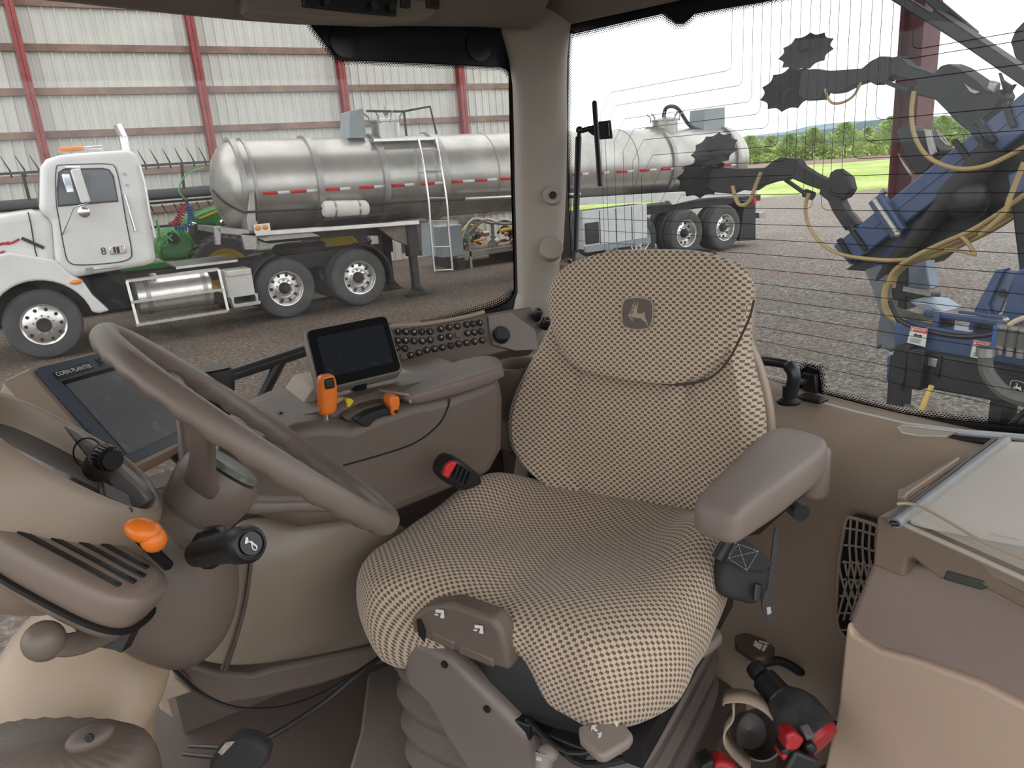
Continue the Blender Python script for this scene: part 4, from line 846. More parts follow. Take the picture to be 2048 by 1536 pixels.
def strip(name, inner, outer, m, parent=None):
    """quad strip between two polylines, u = length, v = 0..1 from inner to outer"""
    g = G(); L_ = [0]
    for i in range(1, len(inner)): L_.append(L_[-1] + (Vector(inner[i]) - Vector(inner[i - 1])).length)
    g.grid([inner, outer], [[(l, 0) for l in L_], [(l, 1) for l in L_]])
    return g.obj(name, m, parent, smooth=False)
WIN_R = 1.68; WIN_B = 1.27
# right side window
g = G(); g.bx(-1.3, 1.06, WIN_R, WIN_R + .006, 1.0, 2.74); w1 = st(g.obj('window_1', GLASS, smooth=False), 'right side cab window with a black printed upper band')
fy = WIN_R - .004
fr = [PY(a, b, fy) for a, b in [(600, 30), (623, 50), (650, 85), (680, 119), (720, 120), (860, 126), (1002, 133), (1014, 138), (1021, 148)]]
g = G(); g.prism(fr + [PY(1036, 148, fy), PY(1036, 20, fy)], (0, .003, 0)); g.obj('printed_band', M_FRIT, w1, smooth=False)
o_ = [PY(a, b, fy - .001) for a, b in [(590, 30), (611, 52), (638, 89), (672, 129), (720, 131), (860, 137), (1000, 143), (1008, 148), (1012, 156)]]
strip('dotted_edge', [p - V(0, .001, 0) for p in fr], o_, M_DOTS, w1)
for a, b in ((690, 82), (958, 92)):
    g = G(); c = PY(a, b, fy - .004); g.lathe(c, (0, -1, 0), [(0, -.002), (.034, -.002), (.034, .001), (.02, .002), (0, .002)], 28); g.obj('round_cap', M_FRIT, w1)
se = [(1021, 146), (1024, 300), (1028, 450), (1031, 560), (1029, 585), (1015, 604), (985, 618), (930, 632), (880, 643), (840, 648)]
so = [(1036, 140), (1038, 300), (1040, 450), (1043, 580), (1042, 605), (1025, 622), (990, 634), (935, 646), (885, 654), (840, 660)]
A_ = spline([PY(a, b, fy - .003) for a, b in se], 5); B_ = spline([PY(a, b, fy - .003) for a, b in so], 5)
g = G(); g.loft([A_, B_, [p + V(0, .01, 0) for p in B_], [p + V(0, .01, 0) for p in A_]], (False, False), closed=False); g.obj('window_seal', BLK, w1)
C_ = spline([PY(a, b, fy - .004) for a, b in [(1012, 150), (1016, 300), (1020, 450), (1022, 555), (1019, 574), (1005, 590), (975, 604), (925, 619), (878, 632), (840, 640)]], 5)
strip('dotted_edge', A_[20:], C_[20:], M_DOTS, w1)
# rear window
g = G(); rows = []
def gx(y): return WIN_B + .0 * y
g.bx(WIN_B, WIN_B + .006, -.1, 1.78, 1.80, 2.72); w2 = st(g.obj('window_2', RGLASS, smooth=False), 'rear cab window with thin heater wires')
fx = WIN_B - .004
def RW(pts, dx=0.0): return [PX(a, b, fx + dx) for a, b in pts]
top_in = [(1100, 75), (1144, 66), (1240, 44), (1325, 25), (1340, 36), (1352, 46), (1366, 46), (1378, 36), (1388, 26), (1440, 17), (1520, 4), (1560, -5), (1700, -35), (2100, -110)]
top_dn = [(1100, 90), (1146, 80), (1243, 58), (1322, 40), (1334, 50), (1350, 58), (1368, 58), (1382, 48), (1392, 38), (1444, 28), (1524, 14), (1564, 5), (1704, -25), (2100, -100)]
g = G(); g.prism(RW(top_in) + RW([(2100, -190), (1100, -60)]), (.003, 0, 0)); g.obj('printed_band', M_FRIT, w2, smooth=False)
strip('dotted_edge', RW(top_in, -.001), RW(top_dn, -.001), M_DOTS, w2)
lin = [(1140, 60), (1136, 120), (1134, 250), (1136, 400), (1142, 540), (1143, 640)]
lou = [(1149, 62), (1144, 120), (1143, 250), (1147, 400), (1153, 540), (1156, 640)]
strip('printed_edge', RW([(a - 20, b) for a, b in lin]), RW(lin), M_FRIT, w2); strip('dotted_edge', RW(lin, -.001), RW(lou, -.001), M_DOTS, w2)
bot = [(1440, 752), (1500, 768), (1590, 788), (1650, 802), (1709, 818), (1809, 843), (1930, 858), (2048, 868), (2150, 872)]
bin_ = [(1440, 742), (1500, 757), (1570, 772), (1640, 786), (1709, 804), (1809, 829), (1930, 844), (2048, 854), (2150, 858)]
bup = [(1440, 730), (1500, 745), (1570, 760), (1640, 774), (1709, 790), (1809, 815), (1930, 830), (2048, 840), (2150, 844)]
strip('printed_edge', RW(bot), RW(bin_), M_FRIT, w2); strip('dotted_edge', RW(bin_, -.001), RW(bup, -.001), M_DOTS, w2)
g = G(); g.prism(RW([(1590, 775), (1600, 745), (1612, 735), (1636, 742), (1640, 765), (1642, 788)]), (.003, 0, 0)); g.obj('printed_patch', M_FRIT, w2, smooth=False)
strip('dotted_edge', RW([(1596, 752), (1600, 745), (1612, 735), (1636, 742), (1640, 765), (1642, 788)], -.001), RW([(1588, 742), (1594, 732), (1610, 722), (1646, 730), (1653, 760), (1656, 792)], -.001), M_DOTS, w2)
# heater wires
g = G(); WR = .0006; wx = WIN_B - .003
def wire(pts): g.tube([PX(a, b, wx) for a, b in pts], WR, 4)
za = PX(1500, 705, wx).z; zb = PX(1500, 448, wx).z; yl = PX(1150, 500, wx).y; yr = .1
for i in range(10):
    z = za + (zb - za) * i / 9; g.tube([(wx, yl, z), (wx, yr, z)], WR, 4)
LT = [(1463, 140), (1485, 170), (1503, 203), (1520, 228), (1537, 255), (1555, 292), (1572, 322), (1590, 350), (1607, 388), (1624, 418)]
LV = [(1200, 190), (1210, 215), (1228, 240), (1246, 262), (1265, 290), (1283, 318), (1303, 345), (1322, 372), (1341, 400), (1364, 425)]
for (tx, ty), (lx, ly) in zip(LT, LV):
    zt = PX(tx, ty, wx).z; pt = PX(tx, ty, wx); pl2 = PX(lx + 22, ly, wx); pv = PX(lx, ly + 40, wx); pb = PX(lx + 2, 520, wx); ptop = PX(tx - 12, 20, wx)
    g.tube([(wx, pt.y, ptop.z + .02), (wx, pt.y, zt + .012), (wx, pt.y + .003, zt + .004), (wx, pt.y + .012, zt), (wx, pl2.y, zt), (wx, pv.y, zt - .05), (wx, pv.y, pb.z)], WR, 4)
for tx, ty in [(1642, 420), (1660, 388), (1683, 352), (1705, 318), (1728, 283), (1750, 240), (1777, 165), (1801, 120), (1823, 100)]:
    pt = PX(tx, ty, wx); g.tube([(wx, pt.y, 2.68), (wx, pt.y, pt.z + .012), (wx, pt.y - .003, pt.z + .004), (wx, pt.y - .012, pt.z), (wx, yr, pt.z)], WR, 4)
g.obj('heater_wires', BLK, w2)
# seal and sill along the rear glass
sill = [(1440, 757), (1512, 777), (1565, 791), (1646, 809), (1709, 826), (1809, 850), (1930, 866), (2048, 876), (2160, 882)]
S_ = [PX(a, b, 1.235) for a, b in sill]
g = G(); g.tube(S_, .006, 8); st(g.obj('trim_1', mat('pale_rubber_seal', (.62, .64, .66), .4)), 'pale rubber seal line along the foot of the rear window')
g = G(); g.tube([p + V(-.008, 0, -.009) for p in S_], .006, 8); st(g.obj('trim_2', BLK), 'black seal line under the rear window')
g = G(); pts = [PX(a, b, 1.20) for a, b in [(1806, 852), (1815, 849), (1925, 862), (1905, 871), (1850, 870), (1815, 864)]]
g.prism([p + V(-.012, 0, .002) for p in pts], (-.003, 0, 0)); g.tube([p + V(-.015, 0, .002) for p in pts], .0015, 6, closed=True); tag(g.obj('latch_plate', mat('bright_latch_metal', (.75, .70, .62), .3, .3)), 'bright curved metal catch plate on the sill of the rear window', 'latch plate')
# rear wall trim: profile swept across the cab
pr = [(1.262, 1.868), (1.225, 1.862), (1.19, 1.838), (1.165, 1.80), (1.155, 1.74), (1.175, 1.66), (1.18, 1.56), (1.16, 1.47), (1.10, 1.40), (1.02, 1.37), (.98, 1.30), (.98, 1.24), (1.30, 1.24), (1.30, 1.868)]
g = G(); rings = []
ys = [-.02, .2, .45, .64, .68, .8, 1.0, 1.3, 1.485]
for y in ys:
    dz = -.012 + .03 * max(0, (.9 - y)) * .9 + (0.006 if y > .8 else 0)
    rings.append([(px_ if y > .65 or pz > 1.75 else max(px_, 1.165), y, pz + (dz if pz > 1.8 else 0)) for px_, pz in pr])
g.loft(rings); st(g.obj('wall_rear', TRIM, ang=60), 'beige brown plastic rear wall panel of the cab below the rear window')
# cab floor
g = G(); g.bx(-1.0, 1.3, -.02, 1.66, 1.18, 1.25); st(g.obj('floor', DTAUPE, smooth=False), 'dark taupe cab floor')
g = G()
for k in range(9): g.bar((.02 + k * .03, 1.05, 1.255), (.16 + k * .03, .55, 1.255), .010, .010)
st(g.obj('trim_3', DTAUPE), 'raised ribs of the cab floor mat')
# right lower wall and fender panel
g = G(); g.bx(.03, 1.1, 1.50, 1.58, 1.2, 1.80); st(g.obj('wall_right', DTAUPE, smooth=False), 'dark taupe lower right wall of the cab')
def pgrid(rows, sub=2): return [[q for q in r] for r in rows]
rows = [[PY(470, 1030, 1.22), PY(560, 1030, 1.22), PY(660, 1030, 1.22), PY(760, 1035, 1.23), PY(850, 1060, 1.26)],
        [PY(440, 1100, 1.22), PY(530, 1100, 1.19), PY(650, 1100, 1.18), PY(750, 1110, 1.22), PY(850, 1120, 1.26)],
        [PY(410, 1180, 1.24), PY(500, 1180, 1.18), PY(620, 1185, 1.20), PY(740, 1190, 1.25), PY(850, 1190, 1.29)],
        [PY(375, 1250, 1.27), PY(470, 1260, 1.20), PY(600, 1265, 1.22), PY(730, 1260, 1.28), PY(850, 1250, 1.32)],
        [PY(350, 1318, 1.30), PY(440, 1345, 1.25), PY(540, 1338, 1.24), PY(700, 1305, 1.31), PY(850, 1270, 1.36)]]
g = G(); g.grid(rows); fp = g.obj('fender_cover', mat('glossy_tan_panel', (.30, .245, .19), .3, bump=.1, bscale=900, var=.08), sub=3, solid=.02, soff=1)
tag(fp, 'large smooth tan inner fender cover between the steering column and the seat', 'interior panel')
g = G(); g.prism([PY(a, b, 1.30) for a, b in [(345, 1318), (440, 1345), (505, 1350), (545, 1338), (700, 1305), (850, 1270), (850, 1310), (760, 1330), (640, 1372), (520, 1400), (440, 1412), (385, 1375)]], (0, .12, 0)); o = g.obj('lower_fender_trim', TAUPE, bevel=.008); tag(o, 'taupe lower edge trim below the smooth tan fender cover', 'interior panel')
g = G(); g.tube([PY(a, b, y) for a, b, y in [(503, 1100, 1.186), (500, 1140, 1.180), (490, 1210, 1.176), (470, 1285, 1.186), (452, 1340, 1.222)]], .0035, 6, smooth=5); g.tube([PY(a, b, y) for a, b, y in [(495, 1100, 1.186), (492, 1140, 1.180), (482, 1210, 1.177), (462, 1285, 1.188), (444, 1338, 1.224)]], .003, 6, smooth=5); o = g.obj('groove', DTAUPE, fp)
# ceiling
CZ = 2.74
g = G(); g.bx(-1.2, 1.40, -.06, 1.80, CZ + .03, CZ + .14); st(g.obj('ceiling', LINER, smooth=False), 'dark grey beige cab headliner')
e1 = [(-200, -32), (130, 0), (376, 27), (500, 39), (622, 48), (792, 51), (992, 53), (1060, 58)]
E_in = [PY(a, b, 1.60) for a, b in e1]
g = G(); rings = []
for p in E_in: rings.append([p, p + V(0, .09, .015), p + V(0, .10, .12), p + V(0, -.14, .12), p + V(0, -.10, .055), p + V(0, -.03, .008)])
g.loft(rings); st(g.obj('trim_4', LINER, ang=60), 'headliner edge above the right side window')
e2 = [(1060, 66), (1144, 47), (1240, 26), (1358, 0), (1560, -42), (2100, -150)]
g = G(); rings = []
for a, b in e2:
    p = PX(a, b, 1.20); rings.append([p, p + V(.06, 0, .01), p + V(.07, 0, .12), p + V(-.12, 0, .12), p + V(-.08, 0, .05), p + V(-.02, 0, .008)])
g.loft(rings); st(g.obj('trim_5', LINER, ang=60), 'headliner edge above the rear window')
oc = thing('overhead_console', 'overhead console with a black radio panel and two black square vents, above the side window', 'overhead console', (.6, 1.5, 2.72))
g = G(); P_ = [PY(a, b, 1.53) for a, b in [(478, -60), (486, 15), (505, 30), (620, 41), (760, 46), (830, 44), (862, 36), (882, 15), (886, -60)]]
g.prism(P_, (0, .05, 0)); g.obj('housing', mat('grey_beige_console', (.20, .17, .14), .5, bump=.2), oc, bevel=.02, bseg=3)
for nm, pp, m_ in (('radio_panel', [(606, -50), (606, 13), (700, 24), (794, 33), (797, -50)], GLOSSBLK), ('square_vent', [(803, -50), (803, 14), (822, 16), (825, -50)], BLK), ('square_vent', [(855, -50), (855, 15), (880, 18), (883, -50)], BLK)):
    g = G(); g.prism([PY(a, b, 1.522) for a, b in pp], (0, .02, 0)); g.obj(nm, m_, oc, bevel=.003)
for a, b, r in ((745, 12, .008), (781, 15, .008), (650, 5, .006)):
    g = G(); c = PY(a, b, 1.52); g.cyl(c, c + V(0, -.012, 0), r); g.obj('knob', BLK, oc)
# C pillar
PR = [(1072, 590, 37, 1.86), (1076, 545, 42, 1.85), (1080, 480, 48, 1.83), (1081, 380, 52, 1.82), (1081, 260, 54, 1.81), (1079, 170, 55, 1.80), (1076, 120, 59, 1.80), (1072, 85, 66, 1.80), (1066, 55, 76, 1.80), (1066, 25, 80, 1.80), (1064, -40, 80, 1.80)]
fwh = Vector((AX.z, AY.z, 0)).normalized()
g = G(); rings = []
for px, py, hw, dep in PR:
    c = DP(px, py, dep + .03); rings.append(sring(c, CAMR, fwh, hw * dep / FPX, .045, 2.8, 28))
g.loft(rings); pil = st(g.obj('trim_6', PILLAR, ang=70), 'grey beige right rear corner pillar of the cab')
g = G(); c = DP(1084, 660, 1.84); rings = []
for px, py, hw, dep in ((1066, 700, 48, 1.84), (1068, 640, 46, 1.86), (1072, 600, 42, 1.86), (1074, 583, 38, 1.86)):
    c = DP(px, py, dep + .03); rings.append(sring(c, CAMR, fwh, hw * dep / FPX, .05, 2.8, 28))
g.loft(rings); st(g.obj('trim_7', PILLAR, ang=70), 'foot of the corner pillar')
bk = (R3 @ Vector((0, 0, -1)))
for px, py, r, lab, nm in ((1105, 390, .024, 'round grey button cap with a dark hollow on the corner pillar', 'pillar_button'), (1103, 496, .029, 'plain round grey cap low on the corner pillar', 'pillar_cap')):
    c = DP(px, py, 1.80); g = G(); g.lathe(c, bk, [(r * 1.0, -.03), (r, -.002), (r * .92, .006), (r * .5, .008), (0, .008)], 32); o = g.obj(nm, PILLAR, pil); tag(o, lab)
    if py == 390:
        g = G(); c2 = DP(1106, 391, 1.79); g.lathe(c2, bk, [(0, -.01), (r * .38, -.01), (r * .38, .003), (r * .25, .004), (0, .002)], 20); hl_ = g.obj('hollow', BLK, pil); hl_.parent = o
g = G(); c = DP(1137, 527, 1.78); g.lathe(c, bk + CAMR * .5, [(0, -.02), (.014, -.02), (.014, 0), (.008, .004), (.008, -.006), (0, -.006)], 20); tag(g.obj('grommet', mat('brass_brown', (.25, .18, .12), .4, .5)), 'small brown grommet on the corner pillar beside the seat top', 'grommet')
# gas strut and mounting arm
g = G(); g.cyl(DP(1157, 275, 1.80), DP(1150, 503, 1.76), .0075); st_ = g.obj('gas_strut', BLK); tag(st_, 'black gas strut standing along the left edge of the rear window', 'gas strut')
g = G(); g.cyl(DP(1159, 262, 1.80), DP(1157, 280, 1.80), .005); g.sph(DP(1159, 260, 1.80), .009); g.cyl(DP(1150, 500, 1.76), DP(1147, 523, 1.76), .004); g.obj('strut_rod', BLKM, st_)
ar = thing('antenna_bracket', 'black upright bar with a square plate clamped beside the gas strut', 'bracket', tuple(DP(1195, 290, 1.8)))
g = G(); g.cyl(DP(1189, 206, 1.78), DP(1200, 371, 1.76), .0062); g.sph(DP(1189, 206, 1.78), .0062, 10); g.obj('upright_bar', BLK, ar)
g = G(); g.prism([DP(a, b, 1.79) for a, b in [(1197, 243), (1222, 240), (1226, 277), (1200, 279)]], fwh * .01); g.obj('square_plate', BLK, ar, bevel=.002)
g = G(); g.prism([DP(a, b, 1.785) for a, b in [(1216, 245), (1218, 245), (1220, 272), (1218, 272)]], fwh * .002); g.obj('plate_slot', STEEL, ar)
g = G(); g.cyl(DP(1162, 262, 1.80), DP(1182, 256, 1.79), .006); g.prism([DP(a, b, 1.79) for a, b in [(1168, 256), (1190, 249), (1192, 272), (1186, 270)]], fwh * .012); g.obj('pivot_link', BLK, ar, bevel=.002)
# rear window handle
rh = thing('window_handle', 'black curved grab handle of the rear window, just right of the seat back', 'handle', tuple(PX(1578, 800, 1.17)))
g = G(); g.tube([PX(a, b, 1.17) for a, b in [(1440, 708), (1500, 718), (1560, 726), (1580, 734), (1588, 752), (1584, 775), (1578, 798)]], [.0095] * 30 + [.013] * 40, 12, smooth=5); g.obj('grip', BLKM, rh)
g = G(); c = PX(1577, 800, 1.17); g.lathe(c, (0, 0, 1), [(0, -.006), (.022, -.006), (.024, 0), (.012, .008), (.012, .03), (0, .032)], 24); g.obj('base', BLK, rh)
g = G(); g.cyl(PX(1590, 765, 1.18), PX(1612, 762, 1.25), .006); g.prism([PX(a, b, 1.255) for a, b in [(1604, 745), (1630, 750), (1632, 788), (1606, 782)]], (.01, 0, 0)); g.obj('bracket', BLK, rh, bevel=.002)
g = G(); g.prism([PX(a, b, 1.20) for a, b in [(1592, 790), (1640, 802), (1638, 810), (1590, 800)]], (.03, 0, 0)); g.obj('hinge_foot', BLK, rh, bevel=.003)
# speaker grille on rear left wall
sg = thing('speaker_grille', 'beige lattice speaker grille with dark mesh on the rear wall beside the storage box', 'speaker grille', tuple(PX(1710, 1150, 1.12)))
XG = 1.13
go = [(1700, 1034), (1725, 1040), (1758, 1052), (1790, 1080), (1780, 1180), (1760, 1240), (1700, 1272), (1688, 1268), (1678, 1250), (1674, 1222), (1676, 1180), (1680, 1120), (1690, 1060), (1693, 1042)]
gp = spline([PX(a, b, XG) for a, b in go], 3, True)
g = G(); g.prism(gp, (.02, 0, 0)); g.obj('dark_mesh', BLK, sg, smooth=False)
g = G(); g.tube([p + V(-.003, 0, 0) for p in gp], .0035, 6, closed=True); g.obj('grille_frame', TRIM, sg)
g = G()
def gl(pts): g.tube([PX(a, b, XG - .004) for a, b in pts], .0021, 5, smooth=4)
for k in range(8):
    y0 = 1060 + k * 33; gl([(1690 - k * 2.5, y0 - 4 + k), (1715, y0 + (0 if k < 3 else 2)), (1745, y0 + 8), (1785, y0 + 22)])
for k in range(6):
    x0 = 1702 + k * 13
    gl([(x0, 1036 + k * 4), (x0 - 3, 1090), (x0 - 2, 1130), (x0 - 12, 1180), (x0 - 28, 1240)])
    gl([(x0 - 26, 1120), (x0 - 18, 1160), (x0 - 5, 1200), (x0 + 12, 1250)])
g.obj('lattice', mat('light_grille_plastic', (.42, .35, .28), .4), sg)
# ================= right hand console =================
KN = Vector((0, -.80, .60)).normalized(); K0 = (0, 1.5, 2.02)
def KP_(px, py, d=0.0): return PN(px, py, Vector(K0) + KN * d, KN)
sc = thing('side_control_panel', 'taupe side control panel with rows of small round keys beneath the side window', 'control panel', (.8, 1.45, 1.95))
rim = [(700, 668), (780, 657), (850, 650), (930, 636), (975, 626), (1010, 620), (1060, 612), (1090, 640), (1078, 690), (1020, 700), (970, 712), (900, 726), (830, 742), (700, 760)]
g = G(); g.prism([KP_(a, b) for a, b in rim], -KN * .06); g.obj('panel', TAUPE, sc, bevel=.006, bseg=3)
g = G(); g.tube([KP_(a, b, .002) for a, b in [(700, 664), (790, 652), (850, 648), (930, 634), (968, 624)]], .005, 8, smooth=4); g.obj('panel_rim', TRIM, sc)
g = G(); g.prism([KP_(a, b, .001) for a, b in [(975, 632), (1020, 625), (1070, 660), (1075, 700), (1030, 702), (985, 690), (978, 660)]], KN * .003); g.obj('rear_plate', mat('silver_taupe', (.24, .20, .18), .38), sc, bevel=.001)
g = G(); c = KP_(1001, 672, .003); g.lathe(c, KN, [(0, 0), (.021, 0), (.02, .012), (.016, .016), (0, .016)], 30); g.obj('outlet_cap', BLK, sc)
for a, b in ((1072, 630), (1089, 648)):
    g = G(); c = KP_(a, b + 6, .0); ax_ = (KN + V(0, 0, .6)).normalized(); g.lathe(c, ax_, [(0, 0), (.012, 0), (.012, .022), (.009, .026), (0, .026)], 20); k_ = g.obj('round_switch', BLK, sc)
    g = G(); g.lathe(c + ax_ * .026, ax_, [(.006, 0), (.008, 0), (.008, .001), (.006, .001)], 20, closed=True); g.obj('switch_ring', STEEL, k_)
Z5 = lambda X, Y: (560 + X / 3.657, 580 + Y / 3.657)
keys = [('F', 862, 307), ('G', 920, 308), ('H', 980, 310), ('I', 1038, 308), ('J', 1097, 306), ('#', 1175, 287), ('#', 1237, 276), ('#', 1297, 268), ('+', 1366, 255), ('-', 1412, 249), ('#', 1460, 242),
        ('A', 862, 372), ('B', 918, 372), ('C', 980, 375), ('D', 1040, 375), ('E', 1097, 367), ('#', 1177, 350), ('#', 1240, 341), ('', 1302, 330), ('o', 1372, 318), ('#', 1420, 311), ('-', 1470, 304),
        ('g', 855, 425), ('g', 913, 430), ('', 905, 495), ('#', 958, 480), ('#', 1016, 462), ('#', 1073, 442), ('#', 1130, 433), ('#', 1187, 422), ('r', 1248, 408), ('#', 1306, 395), ('#', 1364, 388), ('#', 1422, 379), ('#', 1480, 370)]
xk = (KP_(980, 630) - KP_(800, 655)).normalized(); yk = KN.cross(xk); M_KEY = mat('rubber_key', (.022, .018, .016), .45); M_GI = mat('green_key_ink', (.2, .4, .2), .5)
for i, (ch, X, Y) in enumerate(keys):
    a, b = Z5(X, Y); c = KP_(a, b, .0); g = G(); g.lathe(c, KN, [(0, 0), (.0082, 0), (.008, .003), (.007, .0042), (0, .0045)], 20)
    k_ = g.obj('key', TAUPE if ch == '' else M_KEY, sc)
    top = c + KN * .0046
    if ch in 'ABCDEFGHIJ+-' and ch: t = text_mesh('key_letter', ch, WHITEINK, sc, top, xk, yk, .0095, .0002); t.parent = k_; t.matrix_parent_inverse = Matrix.Identity(4)
    elif ch:
        g = G(); r2 = random.Random(i * 7)
        m_ = WHITEINK if ch in '#o' else (M_GI if ch == 'g' else REDP)
        if ch == 'o': g.lathe(top, KN, [(.0022, 0), (.0032, 0), (.0032, .0003), (.0022, .0003)], 16, closed=True)
        elif ch == 'r': g.prism([top + xk * -.003 + yk * -.002, top + xk * .003 + yk * -.002, top + yk * .003], KN * .0003)
        else:
            F = Matrix((xk, yk, KN)).transposed()
            for j in range(3): g.box(top + xk * r2.uniform(-.002, .002) + yk * (j - 1) * .0016, (r2.uniform(.0015, .0045), .0008, .0004), F)
            g.box(top + xk * r2.uniform(-.002, .002), (.0008, .0045, .0004), F)
        g.obj('key_symbol', m_, sc).parent = k_
# cup holder
c = PZ(1035, 728, 1.93); cu = thing('cup_holder', 'taupe round cup holder between the console and the seat back', 'cup holder', tuple(c))
g = G(); g.lathe(c, (0, 0, 1), [(.038, -.10), (.046, 0), (.052, .003), (.055, 0), (.055, -.03), (.05, -.12), (.0, -.12), (0, -.11), (.036, -.105)], 36); g.obj('cup', TAUPE, cu)
g = G(); g.bx(.80, 1.12, 1.36, 1.49, 1.70, 1.86); g.bx(.84, .975, 1.25, 1.49, 1.25, 1.72); o = g.obj('console_base', DTAUPE, cu, bevel=.02)
# armrest console body
cb = thing('armrest_console', 'right hand taupe armrest console with padded top and a curved seam line', 'armrest console', (.5, 1.28, 1.3))
YC = 1.17
body = [(480, 915), (520, 885), (560, 867), (601, 851), (650, 845), (705, 850), (735, 836), (790, 815), (822, 806), (900, 790), (1005, 752), (1012, 800), (1010, 900), (985, 950), (900, 985), (780, 1035), (600, 1062), (500, 1030), (440, 960)]
g = G(); g.prism([PY(a, b, YC) for a, b in body], (0, .22, 0)); g.obj('body', TAUPE, cb, bevel=.022, bseg=4)
g = G(); g.tube([PY(a, b, YC - .001) for a, b in [(899, 797), (897, 812), (883, 842), (862, 864), (840, 880), (806, 896), (724, 921), (640, 942), (560, 950)]], .0016, 6, smooth=5); g.obj('seam', BLK, cb)
pad = []
for T, B, F_ in (((802, 800), (822, 812), (762, 784)), ((822, 790), (845, 809), (790, 770)), ((868, 774), (885, 801), (850, 744)), ((930, 757), (943, 785), (905, 719)), ((978, 742), (985, 770), (958, 708)), ((1000, 738), (1008, 757), (985, 709)), ((1008, 742), (1011, 752), (1000, 716))):
    t = PY(*T, 1.145); b = PY(*B, 1.155); f = PY(*F_, 1.31); c = (t + b + f + (f + (b - t))) / 4
    q = [b, t, f, f + (b - t)]
    r_ = []
    for i in range(4):
        p0, p1, p2 = q[i - 1], q[i], q[(i + 1) % 4]; r_ += [p1.lerp(p0, .22), p1.lerp(p0, .06).lerp(p1.lerp(p2, .06), .5), p1.lerp(p2, .22)]
    pad.append(r_)
g = G(); g.loft(pad); g.obj('padded_top', ARMP, cb, sub=2)
g = G(); g.tube([PY(757, 781, 1.24), PY(790, 786, 1.19), PY(816, 790, 1.16), PY(822, 806, 1.15)], .003, 6); g.obj('pad_edge_trim', TRIM, cb)
# console deck
g = G(); g.prism([PY(a, b, 1.22) for a, b in [(520, 885), (545, 862), (600, 835), (660, 822), (700, 800), (780, 780), (850, 765), (900, 760), (960, 740), (960, 900), (520, 950)]], (0, .22, 0)); g.obj('deck', TAUPE, cb, bevel=.012)
g = G(); g.prism([PY(a, b, 1.30) for a, b in [(600, 822), (630, 775), (700, 768), (830, 745), (850, 760), (700, 800), (640, 826)]], (0, .14, 0)); g.obj('deck_ledge', TRIM, cb, bevel=.01)
g = G(); g.prism([PY(a, b, YC - .006) for a, b in spl2([(714, 843), (728, 832), (745, 823), (765, 818), (786, 815), (786, 829), (770, 832), (752, 839), (735, 855)], 3, True)], (0, .02, 0)); sl = g.obj('lever_slot', BLK, cb, bevel=.002)
g = G()
for k in range(13):
    a, b = spl2([(714, 843), (728, 832), (745, 823), (765, 818), (786, 815)], 3)[k]; c = PY(a, b, YC - .005); g.box(c, (.003, .02, .008))
g.obj('slot_teeth', BLK, cb).parent = cb
g = G(); g.prism([PY(a, b, YC + .02) for a, b in spl2([(690, 838), (720, 818), (760, 806), (784, 806), (784, 815), (755, 820), (715, 842)], 3, True)], (0, .03, 0)); g.obj('curved_ridge', DTAUPE, cb, bevel=.003)
ot = thing('throttle_lever', 'small angular orange lever at the end of the black toothed slot', 'lever', tuple(PY(790, 815, YC)))
g = G(); g.prism([PY(a, b, YC - .015) for a, b in [(782, 792), (800, 794), (801, 808), (797, 824), (790, 834), (784, 830), (782, 815), (778, 808)]], (0, .03, 0)); g.obj('grip', ORANGE, ot, bevel=.004, bseg=3)
g = G(); c = PY(792, 823, YC - .016); g.cyl(c, c - V(0, .003, 0), .0035); g.obj('pin', BLK, ot)
oj = thing('orange_joystick', 'upright orange hand grip lever with a black thumb button and chrome stem', 'lever', tuple(PY(654, 845, 1.195)))
g = G(); rings = []
for py, cx, hw in ((828, 655, 13), (824, 655, 16.5), (810, 655, 18.5), (790, 655, 19.5), (770, 653.5, 19), (757, 652, 17.5), (751, 651, 14), (749, 651, 8)):
    c = PY(cx, py, 1.195); rings.append(sring(c, (1, 0, 0), (0, 1, 0), hw * 1.15 / 1479 * 1.12, .0125 if py < 828 else .009, 2.6, 24))
g.loft(rings); g.obj('grip', ORANGE, oj, sub=1)
g = G(); c = PY(659, 767, 1.181); g.box(c, (.017, .006, .018)); g.obj('thumb_button', BLK, oj, bevel=.003, bseg=3)
g = G(); g.cyl(PY(653, 850, 1.195), PY(654, 824, 1.195), .0042); g.obj('stem', CHROME, oj)
g = G(); g.prism([PY(a, b, 1.22) for a, b in [(693, 799), (701, 797), (709, 802), (700, 815), (694, 815)]], (0, .015, 0)); tag(g.obj('yellow_lever', YELLOW, bevel=.002), 'small yellow tipped lever between the orange grip and the toothed slot', 'lever')
g = G(); c = PY(680, 824, 1.235); g.lathe(c, (0, 1, 0), [(0, 0), (.026, 0), (.026, .016), (0, .016)], 36)
for k in range(30):
    a = 2 * PI * k / 30; g.box(c + V(math.cos(a) * .0265, .008, math.sin(a) * .0265), (.002, .015, .003), Matrix.Rotation(-a, 3, 'Y'))
tag(g.obj('ridged_thumb_wheel', mat('pale_ridged_plastic', (.40, .30, .2), .5)), 'pale ridged thumb wheel beside the yellow lever', 'thumb wheel')
for k, (a, b) in enumerate(((572, 830), (590, 842), (612, 838), (556, 852), (625, 828))):
    g = G(); c = PY(a, b, 1.27); g.box(c, (.03, .02, .012), Matrix.Rotation(.3, 3, 'Y')); tag(g.obj('rocker_switch', BLK if k % 2 == 0 else DTAUPE, bevel=.003), 'small rocker switch ' + ['left of the orange grip on the console front', 'lowest front of the chrome stem', 'nearest the chrome stem', 'farthest forward on the console', 'behind the orange grip'][k], 'switch', 'rocker switches on the console front')
